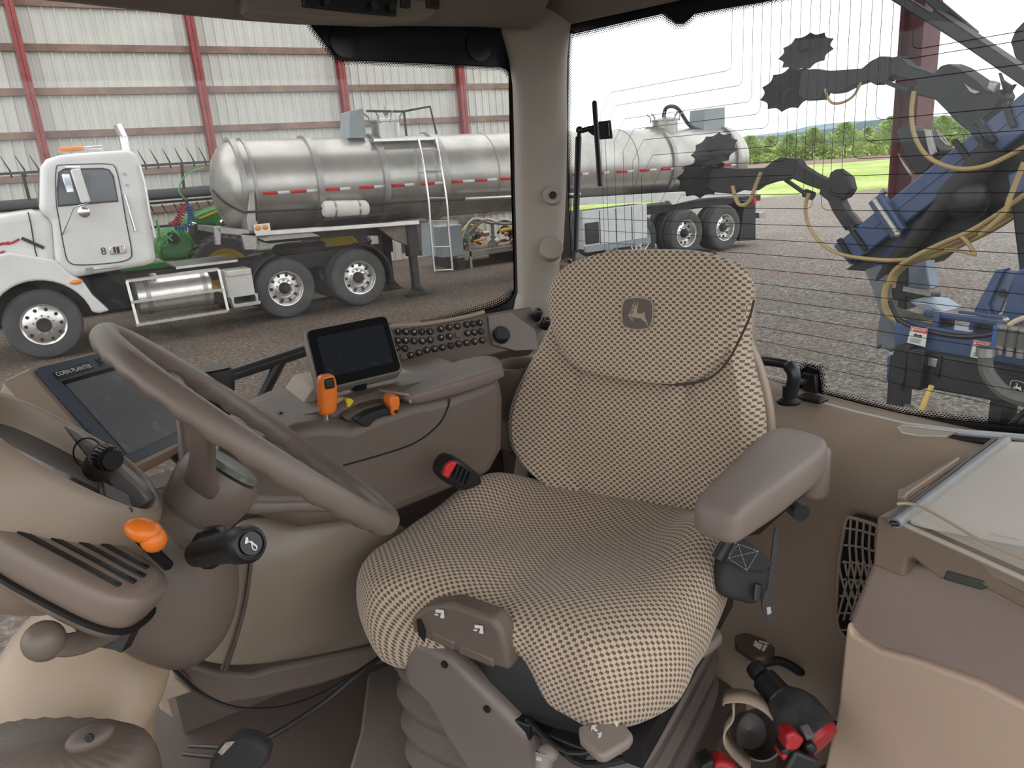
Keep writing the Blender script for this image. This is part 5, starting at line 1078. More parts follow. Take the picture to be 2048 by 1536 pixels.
# small display
sd = thing('small_monitor', 'small rectangular monitor with dark screen standing on the console', 'monitor', tuple(PY(700, 790, 1.3)))
tl = PY(613, 664, 1.32); trr = PY(771, 633, 1.32); bl = PY(641, 779, 1.25); xd = (trr - tl); yd = (bl - tl); zd = xd.cross(yd).normalized()
if zd.dot(EYE - tl) < 0: zd = -zd
def SDp(u, v, h=0): return tl + xd * u + yd * v + zd * h
def rrect(u0, u1, v0, v1, r, h, f, asp=1.0, n=4):
    o_ = []
    for cu_, cv, a0 in ((u1 - r, v1 - r * asp, 0), (u0 + r, v1 - r * asp, 90), (u0 + r, v0 + r * asp, 180), (u1 - r, v0 + r * asp, 270)):
        for k in range(n + 1):
            a = math.radians(a0 + 90 * k / n); o_.append(f(cu_ + r * math.cos(a), cv + r * asp * math.sin(a), h))
    return o_
g = G(); g.loft([rrect(-.02, 1.02, -.02, 1.02, .06, -.028, SDp, 1.4), rrect(-.03, 1.03, -.03, 1.03, .06, -.004, SDp, 1.4), rrect(-.02, 1.02, -.02, 1.02, .06, 0, SDp, 1.4)]); g.obj('housing', mat('grey_beige_monitor', (.22, .20, .17), .4), sd)
g = G(); g.loft([rrect(0, 1, 0, 1, .06, -.002, SDp, 1.4), rrect(0, 1, 0, 1, .06, .003, SDp, 1.4)]); g.obj('bezel', GLOSSBLK, sd)
g = G(); g.prism([SDp(.09, .14, .003), SDp(.93, .14, .003), SDp(.93, .84, .003), SDp(.09, .84, .003)], zd * .0008)
def smudge(name, c0, c1, sc_, th=.62, rough=.25):
    m = mat(name, c0, rough); N = m.node_tree.nodes; Lk = m.node_tree.links; b = N['Principled BSDF']; t = N.new('ShaderNodeTexCoord'); n = N.new('ShaderNodeTexNoise'); n.inputs['Scale'].default_value = sc_; n.inputs['Detail'].default_value = 5
    cr = N.new('ShaderNodeValToRGB'); cr.color_ramp.elements[0].position = th; cr.color_ramp.elements[0].color = (*c0, 1); cr.color_ramp.elements[1].position = th + .12; cr.color_ramp.elements[1].color = (*c1, 1)
    Lk.new(t.outputs['Object'], n.inputs['Vector']); Lk.new(n.outputs['Fac'], cr.inputs[0]); Lk.new(cr.outputs[0], b.inputs['Base Color']); return m
g.obj('screen', smudge('dark_screen', (.022, .026, .034), (.06, .065, .075), 55), sd)
g = G(); g.cyl(SDp(.5, .95, -.02), SDp(.5, 1.15, -.06), .015); g.obj('mount', BLK, sd)
# big display
bd_ = thing('large_touch_monitor', 'large glossy touchscreen monitor with a printed label strip, behind the steering wheel', 'monitor', (.05, 1.3, 1.9))
tl2 = PY(68, 739, 1.20); tr2 = PY(298, 683, 1.40); bl2 = PY(233, 943, 1.10); xd2 = tr2 - tl2; yd2 = bl2 - tl2; yd2 = yd2 - xd2 * (yd2.dot(xd2) / xd2.length_squared) * .5; zd2 = xd2.cross(yd2).normalized()
if zd2.dot(EYE - tl2) < 0: zd2 = -zd2
def BDp(u, v, h=0): return tl2 + xd2 * u + yd2 * v + zd2 * h
g = G(); g.loft([rrect(-.10, 1.02, -.03, 1.03, .05, -.05, BDp), rrect(-.12, 1.03, -.05, 1.05, .05, -.025, BDp), rrect(-.03, 1.03, -.03, 1.03, .05, -.003, BDp)]); g.obj('housing', TRIM, bd_)
g = G(); g.loft([rrect(0, 1, 0, 1, .04, -.004, BDp), rrect(0, 1, 0, 1, .04, .002, BDp)]); g.obj('bezel', mat('slate_bezel', (.075, .09, .12), .3), bd_)
g = G(); g.prism([BDp(.10, .20, .002), BDp(.93, .20, .002), BDp(.93, .92, .002), BDp(.10, .92, .002)], zd2 * .001); g.obj('screen', smudge('grey_touch_screen', (.17, .175, .185), (.24, .25, .26), 30, .58, .22), bd_)
g = G(); g.prism([BDp(.09, .165, .002), BDp(.95, .165, .002), BDp(.95, .20, .002), BDp(.09, .20, .002)], zd2 * .0015); g.obj('screen_edge', GLOSSBLK, bd_)
g = G(); g.prism([BDp(.08, .075, .002), BDp(.37, .055, .002), BDp(.37, .125, .002), BDp(.08, .145, .002)], zd2 * .001); lb = g.obj('label_strip', BLK, bd_)
sgn = 1 if xd2.cross(-yd2).dot(zd2) > 0 else -1
t = text_mesh('label_lettering', 'CORN PLANTER', WHITEINK, bd_, BDp(.225, .10, .0034), xd2, -yd2, .0098, .0002); t.parent = lb; t.matrix_parent_inverse = Matrix.Identity(4)
text_mesh('maker_lettering', 'JOHN DEERE', mat('dark_lettering', (.01, .012, .015), .4), bd_, BDp(.43, .082, .0024), xd2, -yd2, .017, .0003, 'LEFT')
g = G(); g.cyl(BDp(.6, .98, -.03), BDp(.75, 1.25, -.05), .014); g.cyl(BDp(.75, 1.25, -.05), PY(450, 1000, 1.30), .014); g.obj('mount_arm', BLK, bd_)
# black tubular rail outside the side window
g = G(); g.tube([PY(-60, 885, 1.78), PY(200, 835, 1.78), PY(450, 755, 1.78), PY(640, 692, 1.78), PY(780, 655, 1.80)], .0145, 12); rl = g.obj('tube_rail', BLKM); tag(rl, 'black tubular hand rail outside the lower side window', 'rail')
g = G(); g.tube([PY(561, 722, 1.78), PY(520, 800, 1.78), PY(495, 860, 1.78), PY(470, 1000, 1.78)], .0145, 12); g.obj('rail_post', BLKM, rl)
# black box on stalk
bx_ = thing('black_control_box', 'black rounded box on a pale stalk behind the steering wheel rim', 'control box', tuple(PY(430, 850, 1.2)))
g = G(); rings = []
for py, hw in ((800, 29), (790, 31), (760, 31), (742, 29), (735, 24)): rings.append(sring(PY(432, py, 1.15), (1, 0, 0), (0, 1, 0), hw * 1.12 / 1479 * 1.1, .022, 3.5, 24))
g.loft([sring(PY(430, 850, 1.15), (1, 0, 0), (0, 1, 0), .018, .018, 3.5, 24)] + rings); g.obj('box', BLK, bx_, bevel=.003)
g = G(); g.bar(PY(426, 830, 1.14), PY(422, 925, 1.14), .026, .016); g.obj('stalk', mat('pale_grey_bracket', (.4, .38, .35), .4), bx_, bevel=.004)
# seat belt buckle
bu = thing('seat_belt_buckle', 'black seat belt buckle with a red release button beside the console', 'seat belt buckle', tuple(PY(925, 960, 1.08)))
bo = PY(922, 945, 1.08); bF = frame((PY(895, 945, 1.05) - PY(960, 950, 1.12)).normalized(), (0, 0, 1))
g = G(); g.prism([PY(a, b, 1.07) for a, b in [(888, 935), (898, 922), (908, 916), (925, 922), (962, 950), (968, 970), (930, 985), (895, 968), (883, 955)]], (0, .045, 0)); g.obj('housing', BLK, bu, bevel=.008, bseg=3)
g = G(); g.prism([PY(a, b, 1.064) for a, b in [(888, 952), (893, 932), (904, 923), (915, 926), (907, 940), (897, 957)]], (0, .01, 0)); g.obj('release_button', mat('bright_red_plastic', (.7, .03, .04), .4), bu, bevel=.002)
for k in range(4):
    g = G(); g.bar(PY(917 + k * 8, 930 + k * 5, 1.066), PY(908 + k * 8, 955 + k * 5, 1.066), .004, .004); g.obj('grip_rib', BLKM, bu)
# ================= seat =================
def fabric():
    m = bpy.data.materials.new('dotted_seat_fabric'); m.use_nodes = True; N = m.node_tree.nodes; Lk = m.node_tree.links; b = N['Principled BSDF']
    b.inputs['Roughness'].default_value = .85; b.inputs['Specular IOR Level'].default_value = .2; b.inputs['Sheen Weight'].default_value = .25
    uv = N.new('ShaderNodeUVMap'); sp = N.new('ShaderNodeSeparateXYZ'); Lk.new(uv.outputs[0], sp.inputs[0])
    def M(op, a, b_=None):
        n = N.new('ShaderNodeMath'); n.operation = op
        for i, v in enumerate((a, b_)):
            if v is None: continue
            if isinstance(v, (int, float)): n.inputs[i].default_value = v
            else: Lk.new(v, n.inputs[i])
        return n.outputs[0]
    vr = M('DIVIDE', sp.outputs['Y'], .0055); row = M('FLOOR', vr); vf = M('ABSOLUTE', M('SUBTRACT', M('FRACT', vr), .5))
    ur = M('ADD', M('DIVIDE', sp.outputs['X'], .0128), M('MULTIPLY', M('MODULO', M('ABSOLUTE', row), 2), .5)); uf = M('ABSOLUTE', M('SUBTRACT', M('FRACT', ur), .5))
    dot = M('MULTIPLY', M('LESS_THAN', uf, .235), M('LESS_THAN', vf, .40))
    mx = N.new('ShaderNodeMix'); mx.data_type = 'RGBA'; mx.inputs[6].default_value = (.58, .46, .34, 1); mx.inputs[7].default_value = (.15, .108, .085, 1)
    Lk.new(dot, mx.inputs[0]); Lk.new(mx.outputs[2], b.inputs['Base Color'])
    bp = N.new('ShaderNodeBump'); bp.inputs['Strength'].default_value = .5; bp.inputs['Distance'].default_value = .001
    Lk.new(M('SUBTRACT', 1.0, dot), bp.inputs['Height']); Lk.new(bp.outputs[0], b.inputs['Normal'])
    return m
FAB = fabric()
SCX, SCY, STH = .645, .95, math.radians(26)
SFW = Vector((-math.cos(STH), -math.sin(STH), 0)); SRT = Vector((-math.sin(STH), math.cos(STH), 0))
def SL(a, b, z): return Vector((SCX, SCY, 0)) + SFW * a + SRT * b + V(0, 0, z)
seat = thing('operator_seat', 'tractor operator seat in beige dotted fabric with an embroidered emblem, swivelled toward the door', 'seat', (SCX, SCY, 1.25))
ZS = 1.735
def lerp_tab(tab, x):
    x = x % 360
    for (a, v), (a2, v2) in zip(tab, tab[1:]):
        if a <= x <= a2:
            t = (x - a) / (a2 - a); t = t * t * (3 - 2 * t); return v + (v2 - v) * t
    return tab[-1][1]
# angle 0 = forward, 90 = driver's right
RT_ = [(0, .245), (14, .245), (26, .275), (40, .34), (55, .355), (75, .31), (90, .29), (120, .285), (140, .285), (160, .255), (180, .24), (200, .255), (220, .28), (240, .278), (270, .27), (285, .278), (303, .312), (322, .315), (336, .27), (346, .245), (360, .245)]
DT_ = [(0, .045), (12, .05), (24, .14), (45, .15), (70, .13), (100, .10), (150, .08), (180, .07), (210, .08), (260, .10), (290, .12), (315, .135), (336, .13), (348, .05), (360, .045)]
g = G(); rows = []; uvs = []
NA = 96
def ztop(a, b):
    z = -.042 * math.exp(-((a + .07) ** 2 / .022 + b * b / .022))
    for s_ in (1, -1):
        z += .042 * math.exp(-(((a + .10) / .12) ** 2 + ((b - s_ * .225) / .055) ** 2))
        z += .012 * math.exp(-(((a - .15) / .10) ** 2 + ((b - s_ * .15) / .09) ** 2))
    z -= .012 * math.exp(-(((a - .16) / .12) ** 2 + (b / .05) ** 2))
    return z
levels = [(s_, 0) for s_ in (0.0, .06, .15, .3, .45, .6, .72, .82, .90, .96)] + [(1.0, .10), (1.02, .28), (1.025, .55), (1.0, .8), (.96, 1.0), (.80, 1.04), (.4, 1.05)]
for li, (s_, dd) in enumerate(levels):
    r_ = []; ur_ = []
    for k in range(NA + 1):
        ang = 360 * k / NA; A = math.radians(ang); R_ = lerp_tab(RT_, ang); D_ = lerp_tab(DT_, ang)
        q = R_ * s_; a, b = q * math.cos(A), q * math.sin(A)
        rd = max(0, (s_ - .72) / .28) if dd == 0 else 1
        z = ZS + ztop(a, b) * (1 if dd == 0 else max(0, 1 - dd * 1.5)) - .022 * rd ** 2.2 - dd * D_
        r_.append(SL(a, b, z)); L_ = R_ * s_ + dd * D_
        ur_.append((L_ * math.sin(A) + .5, L_ * math.cos(A) + .5))
    rows.append(r_); uvs.append(ur_)
g.grid(rows, uvs); bmesh.ops.remove_doubles(g.b, verts=g.b.verts, dist=1e-5)
cus = g.obj('seat_cushion', FAB, seat, sub=1)
# backrest on the reclined plane of the seat
rec = math.radians(11)
BW = (V(0, 0, 1) * math.cos(rec) - SFW * math.sin(rec)); BN = (SFW * math.cos(rec) + V(0, 0, 1) * math.sin(rec))
B0 = SL(-.235, 0, ZS + .0)
def BQ(px, py, d=0.0): return PN(px, py, B0 + BN * d, BN)
BR_ = [((1150, 985), (1380, 1042)), ((1100, 962), (1440, 1025)), ((1055, 925), (1495, 985)), ((1030, 885), (1522, 938)), ((1022, 840), (1532, 893)), ((1030, 790), (1533, 845)), ((1052, 738), (1524, 790)), ((1078, 690), (1508, 735)), ((1097, 650), (1500, 690)), ((1108, 612), (1500, 640)), ((1113, 582), (1503, 592)), ((1128, 552), (1500, 560)), ((1165, 536), (1476, 540)), ((1225, 522), (1420, 524)), ((1280, 516), (1360, 517))]
def backgrid(RR_, fn, nu=33, edge=.05):
    Ls = [BQ(*l) for l, r in RR_]; Rs = [BQ(*r) for l, r in RR_]
    Ls = spline(Ls, 3); Rs = spline(Rs, 3); n = len(Ls); rows = []; uvs = []
    for i in range(n):
        v = i / (n - 1); r_ = []; ur = []
        for j in range(nu):
            u = -1 + 2 * j / (nu - 1); uu = math.copysign(1 - (1 - abs(u)) ** 1.25, u); p = Ls[i].lerp(Rs[i], (uu + 1) / 2)
            off = fn(uu, v); q = p - B0; r_.append(p + BN * off); ur.append((q.dot(SRT) + .5, q.dot(BW) + .3))
        rows.append(r_); uvs.append(ur)
    return rows, uvs
def f_back(u, v):
    e = max(abs(u) - .86, 0) / .14; ve = max(v - .93, 0) / .07; vb = max(.05 - v, 0) / .05
    o = .012 + .045 * (abs(u) ** 2.2) * (1 - v * .7) - .055 * e ** 2 - .04 * ve ** 2 - .03 * vb ** 2
    o -= .010 * math.exp(-((abs(u) - (.50 - .1 * v)) / .025) ** 2) * (1 if v < .62 else 0)
    o += .012 * math.exp(-((v - .25) / .15) ** 2)
    return o
rows, uvs = backgrid(BR_, f_back); g = G(); g.grid(rows, uvs); bk_ = g.obj('backrest', FAB, seat, solid=.05, soff=1 if False else -1)
def f_shell(u, v): return -.045 - .02 * (1 - u * u)
g = G(); rows, uvs = backgrid([((l[0] + 12, l[1] + (6 if i_ > 8 else 0)), (r[0] - (3 if 3 < i_ < 8 else 14), r[1] + (10 if i_ > 8 else 0))) for i_, (l, r) in enumerate(BR_[:-2])], lambda u, v: f_shell(u, v)); 
g.grid(rows, uvs); g.obj('back_shell', TRIM, seat, solid=.02)
FR_ = [((1280, 500), (1360, 500)), ((1230, 506), (1420, 506)), ((1165, 523), (1488, 528)), ((1127, 550), (1511, 560)), ((1111, 585), (1511, 593)), ((1113, 625), (1497, 632)), ((1121, 665), (1478, 674)), ((1137, 702), (1455, 717)), ((1165, 732), (1425, 748)), ((1230, 750), (1390, 762)), ((1300, 759), (1350, 766))]
def f_flap(u, v):
    e = max(abs(u) - .82, 0) / .18; ve = max(.12 - v, 0) / .12; vb = max(v - .9, 0) / .1
    return .052 + .010 * (1 - u * u) - .022 * e ** 2 - .04 * ve ** 2 - .018 * vb ** 2
rows, uvs = backgrid(FR_, f_flap); g = G(); g.grid(rows, uvs); g.obj('head_pad', FAB, seat, solid=-.035 if False else .035, soff=1)
sm = [BQ(a, b, .051) for a, b in [(1113, 628), (1121, 667), (1137, 704), (1165, 735), (1230, 754), (1300, 763), (1350, 769), (1392, 765), (1427, 751), (1457, 720), (1480, 677), (1499, 635), (1508, 600)]]
g = G(); g.tube(sm, .0022, 6, smooth=5); g.obj('seam_piping', mat('dark_seam_thread', (.06, .045, .035), .8), seat)
M_EMBG = mat('emblem_ground', (.13, .105, .095), .7); M_EMFG = mat('emblem_thread', (.42, .34, .25), .8)
ec = BQ(1275, 627, .0625); emblem(seat, ec, SRT * -1, BW, .031, M_EMBG, M_EMFG, .0015)
# emblem x axis must read left to right as seen from the front
# seat front adjuster panel below the cushion
g = G(); pts = [(850, 1214), (900, 1208), (985, 1238), (1002, 1262), (1012, 1300), (1020, 1345), (960, 1325), (850, 1280), (822, 1262), (822, 1235)]
PF = SL(.264, 0, 0)
def SFP(px, py, d=0.0): return PN(px, py, PF + SFW * d, SFW)
g.prism([SFP(a, b, .0) for a, b in pts], -SFW * .035); g.obj('adjuster_panel', TAUPE, seat, bevel=.008, bseg=3)
for q in ([(860, 1262), (908, 1284), (908, 1305), (862, 1282)], [(914, 1287), (985, 1318), (988, 1338), (916, 1309)]):
    g = G(); g.prism([SFP(a, b, .003) for a, b in q], -SFW * .02); g.obj('adjuster_handle', TAUPE, seat, bevel=.004)
g = G(); g.prism([SFP(a, b, .001) for a, b in [(834, 1238), (842, 1238), (852, 1262), (850, 1284), (838, 1268)]], SFW * .002); g.obj('handle_recess', BLK, seat)
for ox, oy in ((872, 1222), (950, 1253)):
    g = G(); g.prism([SFP(ox + a, oy + b, .003) for a, b in [(0, -4), (16, -2), (17, 14), (9, 13), (11, 3), (0, 3)]], SFW * .0012); g.prism([SFP(ox + a, oy + b, .003) for a, b in [(-2, 5), (6, 6), (4, 9), (-3, 7)]], SFW * .001); g.obj('white_symbol', WHITEINK, seat, smooth=False)
# seat pan and suspension
g = G(); g.loft([sring(SL(.0, 0, z), SFW, SRT, ra, rb, 4, 32) for z, ra, rb in ((1.555, .235, .235), (1.60, .235, .235), (1.67, .20, .21))]); g.obj('seat_pan', BLKM, seat)
prof_ = []
z = 1.28
fold = []
for k in range(4):
    zz = 1.30 + k * .065; fold += [(zz, .215, .215), (zz + .012, .245, .235), (zz + .045, .255, .24), (zz + .058, .225, .215)]
g = G(); g.loft([sring(SL(-.02, .02, zz), SFW, SRT, ra, rb, 6, 40) for zz, ra, rb in fold]); g.obj('suspension_bellows', mat('grey_taupe_bellows', (.20, .165, .15), .32, bump=.1, bscale=600, var=.12), seat, ang=60)
g = G(); fr_ = [(822, 1290), (832, 1282), (905, 1318), (1000, 1415), (1050, 1468), (1064, 1500), (1066, 1580), (990, 1580), (940, 1560), (890, 1480), (850, 1410), (812, 1375), (803, 1345), (808, 1310)]
PF2 = SL(.255, 0, 0)
def SF2(px, py): return PN(px, py, PF2, SFW)
g.prism([SF2(a, b) for a, b in fr_], -SFW * .035); bp_ = g.obj('front_skirt', MAT['grey_taupe_bellows'], seat, bevel=.014, bseg=4)
for a, b in ((890, 1328), (975, 1417)):
    g = G(); c = SF2(a, b); g.cyl(c, c + SFW * .003, .006); g.obj('skirt_bolt', BLK, seat)
g = G(); g.loft([sring(SL(-.02, 0, z), SFW, SRT, .27, .25, 7, 32) for z in (1.25, 1.31)]); g.obj('seat_base', DTAUPE, seat, bevel=.006)
for (a0_, b0_, sz, nm) in ((.235, -.02, (.03, .10, .03), 'slide_block'), (.235, -.13, (.03, .06, .022), 'slide_block'), (.22, -.06, (.05, .16, .012), 'slide_plate')):
    g = G(); g.box(SL(a0_, b0_, 1.545), sz, Matrix((SFW, SRT, V(0, 0, 1))).transposed()); g.obj(nm, BLK, seat, bevel=.003)
g = G(); g.bar(SL(.22, -.22, 1.55), SL(-.22, -.22, 1.55), .03, .04); g.bar(SL(.22, .2, 1.55), SL(-.22, .2, 1.55), .03, .04); g.obj('slide_rail', BLKM, seat)
g = G(); g.tube([SL(.24, -.10, 1.54), SL(.25, -.16, 1.53), SL(.2, -.22, 1.53)], .006, 8, smooth=4); g.tube([SL(.24, -.06, 1.56), SL(.26, -.14, 1.55), SL(.22, -.20, 1.56)], .004, 8, smooth=4); g.obj('cable', BLK, seat)
def paddle(nm, pts, z, h, lab=None):
    g = G(); g.prism([PZ(a, b, z) for a, b in pts], (0, 0, -h)); return g.obj(nm, mat('paddle_plastic', (.26, .22, .19), .45, bump=.2), seat, bevel=.006, bseg=3)
paddle('height_paddle', [(1156, 1450), (1190, 1442), (1250, 1446), (1268, 1468), (1258, 1482), (1212, 1510), (1195, 1508), (1160, 1475)], 1.61, .016)
g = G()
for q in ([(1183, 1452), (1194, 1450), (1190, 1456), (1196, 1462), (1190, 1463), (1186, 1458), (1182, 1462)], [(1194, 1468), (1204, 1465), (1202, 1474), (1196, 1476), (1198, 1470)], [(1228, 1444), (1238, 1446), (1234, 1455), (1230, 1450)]):
    g.prism([PZ(a, b, 1.6108) for a, b in q], (0, 0, .0008))
g.obj('white_symbol', WHITEINK, seat, smooth=False)
paddle('swivel_paddle', [(1398, 1258), (1420, 1250), (1440, 1256), (1446, 1270), (1425, 1290), (1405, 1302), (1385, 1300)], 1.58, .018)
g = G(); g.prism([PZ(a, b, 1.5808) for a, b in [(1404, 1262), (1418, 1264), (1415, 1276), (1402, 1272)]], (0, 0, .0008)); g.obj('white_symbol', mat('faded_ink', (.35, .33, .3), .6), seat, smooth=False)
g = G(); g.cyl(PZ(1085, 1545, 1.52), PZ(1090, 1506, 1.54), .012, .015); g.sph(PZ(1097, 1506, 1.54), .0155, 16, (1, 1, .8)); g.obj('weight_knob', MAT['paddle_plastic'], seat)
g = G(); g.prism([PZ(a, b, 1.5555) for a, b in [(1076, 1508), (1073, 1505), (1076, 1514), (1084, 1518), (1082, 1522), (1072, 1520)]], (0, 0, .0008)); g.obj('white_symbol', WHITEINK, seat, smooth=False)
# left armrest
ZA = 1.93
AR = [((1386, 1001), (1466, 1026), .010, .040), ((1388, 988), (1490, 1014), .003, .047), ((1400, 974), (1506, 1002), 0, .052), ((1440, 935), (1560, 966), 0, .056), ((1490, 885), (1610, 926), 0, .058), ((1520, 860), (1648, 897), 0, .060), ((1545, 848), (1658, 880), .001, .060), ((1570, 843), (1655, 866), .006, .055), ((1592, 843), (1640, 856), .018, .040)]
g = G(); rings = []
for I_, O_, dz, h in AR:
    i_ = PZ(*I_, ZA); o_ = PZ(*O_, ZA); i_.z -= dz; o_.z -= dz; q = [i_, o_, o_ - V(0, 0, h), i_ - V(0, 0, h)]; r_ = []
    for k in range(4):
        p0, p1, p2 = q[k - 1], q[k], q[(k + 1) % 4]; r_ += [p1.lerp(p0, .25), p1.lerp(p0, .08).lerp(p1.lerp(p2, .08), .5), p1.lerp(p2, .25)]
    rings.append(r_)
g.loft(rings); al = g.obj('armrest', ARMP, seat, sub=2)
g = G(); q = [PZ(a, b, ZA - .03) for a, b in [(1575, 870), (1592, 890), (1665, 905), (1668, 880), (1640, 862)]]
g.prism([PZ(a, b, ZA - .03) for a, b in [(1560, 880), (1622, 905), (1658, 905), (1664, 892), (1640, 872), (1595, 862)]], (0, 0, -.085)); g.obj('armrest_mount', ARMP, seat, bevel=.012, bseg=3)
g = G(); g.cyl(PZ(1585, 1008, ZA - .04) + V(.02, 0, -.02), PZ(1590, 1010, ZA - .04) + V(.04, .05, -.02), .012); g.obj('pivot_bolt', BLKM, seat)
g = G(); g.bar(PZ(1600, 960, ZA - .06), SL(-.20, -.26, 1.70), .05, .02); g.obj('armrest_bracket', BLKM, seat, bevel=.004)
# lower seat-back hinge between cushion and back
g = G(); g.bar(SL(-.25, -.2, 1.72), SL(-.25, .2, 1.72), .05, .05); g.obj('recliner_bar', BLKM, seat)
g = G(); g.bar(SL(-.21, .24, 1.60), SL(-.30, .235, 1.80), .04, .012); g.obj('recliner_plate', mat('paddle_plastic', (.2, .17, .15)), seat, bevel=.006)
# seat belt retractor
rt = thing('seat_belt_retractor', 'black seat belt retractor pouch with stitched webbing hanging below the armrest', 'seat belt', tuple(DP(1490, 1150, 1.12)))
DR = 1.12
RFW = (R3 @ Vector((0, 0, 1)))
g = G(); g.prism([DP(a, b, DR) for a, b in [(1436, 1160), (1444, 1128), (1470, 1112), (1520, 1110), (1545, 1140), (1540, 1180), (1522, 1205), (1510, 1214), (1445, 1196), (1436, 1180)]], RFW * .06); g.obj('housing', RUB, rt, bevel=.012, bseg=4)
g = G(); g.prism([DP(a, b, DR - .012) for a, b in [(1438, 1112), (1462, 1075), (1490, 1080), (1520, 1100), (1548, 1128), (1530, 1146), (1500, 1142), (1440, 1120)]], RFW * .02); g.obj('webbing', mat('charcoal_webbing', (.035, .036, .04), .8, bump=.6, bscale=1500), rt, bevel=.004)
g = G()
def stitch(p, q, n):
    for k in range(n):
        a = Vector((*p, 0)).lerp(Vector((*q, 0)), k / n); b = Vector((*p, 0)).lerp(Vector((*q, 0)), (k + .6) / n); g.bar(DP(a.x, a.y, DR - .0135), DP(b.x, b.y, DR - .0135), .0009, .0009)
sq = [(1476, 1088), (1517, 1102), (1494, 1141), (1456, 1116)]
for k in range(4): stitch(sq[k], sq[(k + 1) % 4], 10)
stitch(sq[0], sq[2], 11); stitch(sq[1], sq[3], 11)
for k in range(9): stitch((1452 + k * 2.5, 1112 - k * 4), (1462 + k * 2.5, 1108 - k * 4), 1)
g.obj('white_stitching', mat('grey_thread', (.35, .36, .38), .8), rt)
g = G(); g.cyl(DP(1436, 1118, DR - .02), DP(1462, 1072, DR - .02), .010); g.obj('web_guide', BLK, rt)
g = G(); g.tube([DP(1516, 1168, DR - .012), DP(1513, 1200, DR - .012)], .006, 8); g.obj('retractor_spring', BLKM, rt)
g = G(); g.prism([DP(a, b, DR + .05) for a, b in spl2([(1528, 1190), (1538, 1150), (1550, 1060), (1556, 1080), (1546, 1190), (1549, 1220), (1540, 1243), (1530, 1232), (1524, 1210)], 3, True)], RFW * .004); g.obj('anchor_bracket', mat('grey_steel_bracket', (.05, .045, .045), .4, .5), rt)
g = G(); g.prism([DP(a, b, DR + .048) for a, b in [(1533, 1215), (1541, 1213), (1543, 1226), (1535, 1230)]], RFW * .002); g.obj('bracket_slot', STEEL, rt)
# floor lever with white seat symbol
fl = thing('seat_fore_aft_lever', 'brown lever with a white seat symbol beside the seat base', 'lever', tuple(PZ(1520, 1296, 1.40)))
g = G(); g.prism([PZ(a, b, 1.42) for a, b in [(1470, 1268), (1490, 1262), (1530, 1276), (1550, 1292), (1548, 1306), (1532, 1316), (1510, 1314), (1470, 1286)]], (0, 0, -.02)); g.obj('handle', mat('brown_lever_plastic', (.10, .065, .05), .4, bump=.2), fl, bevel=.006, bseg=3)
g = G()
for q in ([(1506, 1290), (1514, 1285), (1526, 1290), (1520, 1300)], [(1530, 1288), (1535, 1292), (1528, 1303), (1523, 1300)], [(1508, 1284), (1512, 1281), (1514, 1284), (1510, 1287)], [(1518, 1281), (1536, 1286), (1538, 1289), (1518, 1284)]): g.prism([PZ(a, b, 1.4205) for a, b in q], (0, 0, .0008))
g.obj('white_symbol', WHITEINK, fl, smooth=False)
g = G(); g.prism([PZ(a, b, 1.30) for a, b in [(1320, 1290), (1470, 1275), (1520, 1300), (1512, 1360), (1500, 1400), (1400, 1460), (1340, 1440)]], (0, 0, -.05)); tag(g.obj('floor_step', DTAUPE, bevel=.01), 'dark taupe raised floor step between the seat base and the rear wall', 'floor trim')
for k in range(3):
    g = G(); g.tube([PZ(1250, 1520 + k * 26, 1.262 + .004 * k), PZ(1350, 1462 + k * 24, 1.262), PZ(1470, 1385 + k * 26, 1.262)], .008, 8, smooth=4); tag(g.obj('floor_rib', DTAUPE), ['raised floor rib nearest the seat base', 'middle raised floor rib beside the seat base', 'raised floor rib nearest the tan bracket loop'][k], 'floor trim', 'raised floor ribs')
# impact wrench
iw = thing('impact_wrench', 'black and red cordless impact wrench lying between the seat and the storage box', 'power tool', tuple(DP(1600, 1440, 1.12)))
a0 = DP(1506, 1332, 1.22); a1 = DP(1560, 1395, 1.17); a2 = DP(1632, 1478, 1.12); wd = (a2 - a1).normalized()
g = G(); g.lathe(a0, (a1 - a0), [(0, 0), (.014, 0), (.016, .012), (.014, .02), (.021, .028), (.023, .075), (.026, (a1 - a0).length)], 24); g.obj('anvil_nose', BLK, iw)
L_ = (a2 - a1).length
g = G(); g.lathe(a1, wd, [(0, 0), (.026, 0), (.035, .012), (.042, .03), (.042, .075), (.040, L_ * .86), (.03, L_ * .86 + .01)], 28); g.obj('gear_housing', mat('scuffed_grey_housing', (.045, .045, .05), .5, var=.5, vscale=40), iw)
g = G(); g.lathe(a1 + wd * L_ * .84, wd, [(0, 0), (.037, 0), (.038, .010), (.033, .022), (0, .024)], 24); g.obj('motor_housing', REDP, iw, bevel=.002)
for q, m_, nm in (([(1570, 1470), (1588, 1462), (1612, 1480), (1600, 1500), (1585, 1505), (1570, 1528), (1562, 1515), (1574, 1490)], REDP, 'trigger_guard'), ([(1560, 1505), (1580, 1490), (1590, 1498), (1575, 1520)], BLK, 'trigger'), ([(1612, 1490), (1626, 1484), (1640, 1500), (1628, 1514), (1614, 1506)], BLK, 'vent_panel'), ([(1590, 1500), (1640, 1520), (1650, 1600), (1560, 1600), (1570, 1540)], BLK, 'handle_grip')):
    g = G(); g.prism([DP(a, b, 1.055) for a, b in q], RFW * .035); g.obj(nm, m_, iw, bevel=.006, bseg=3)
g = G(); g.bar(DP(1606, 1450, 1.075), DP(1622, 1478, 1.06), .014, .01); g.obj('mode_switch', mat('grey_tool_plastic', (.1, .1, .11), .5), iw, bevel=.003)
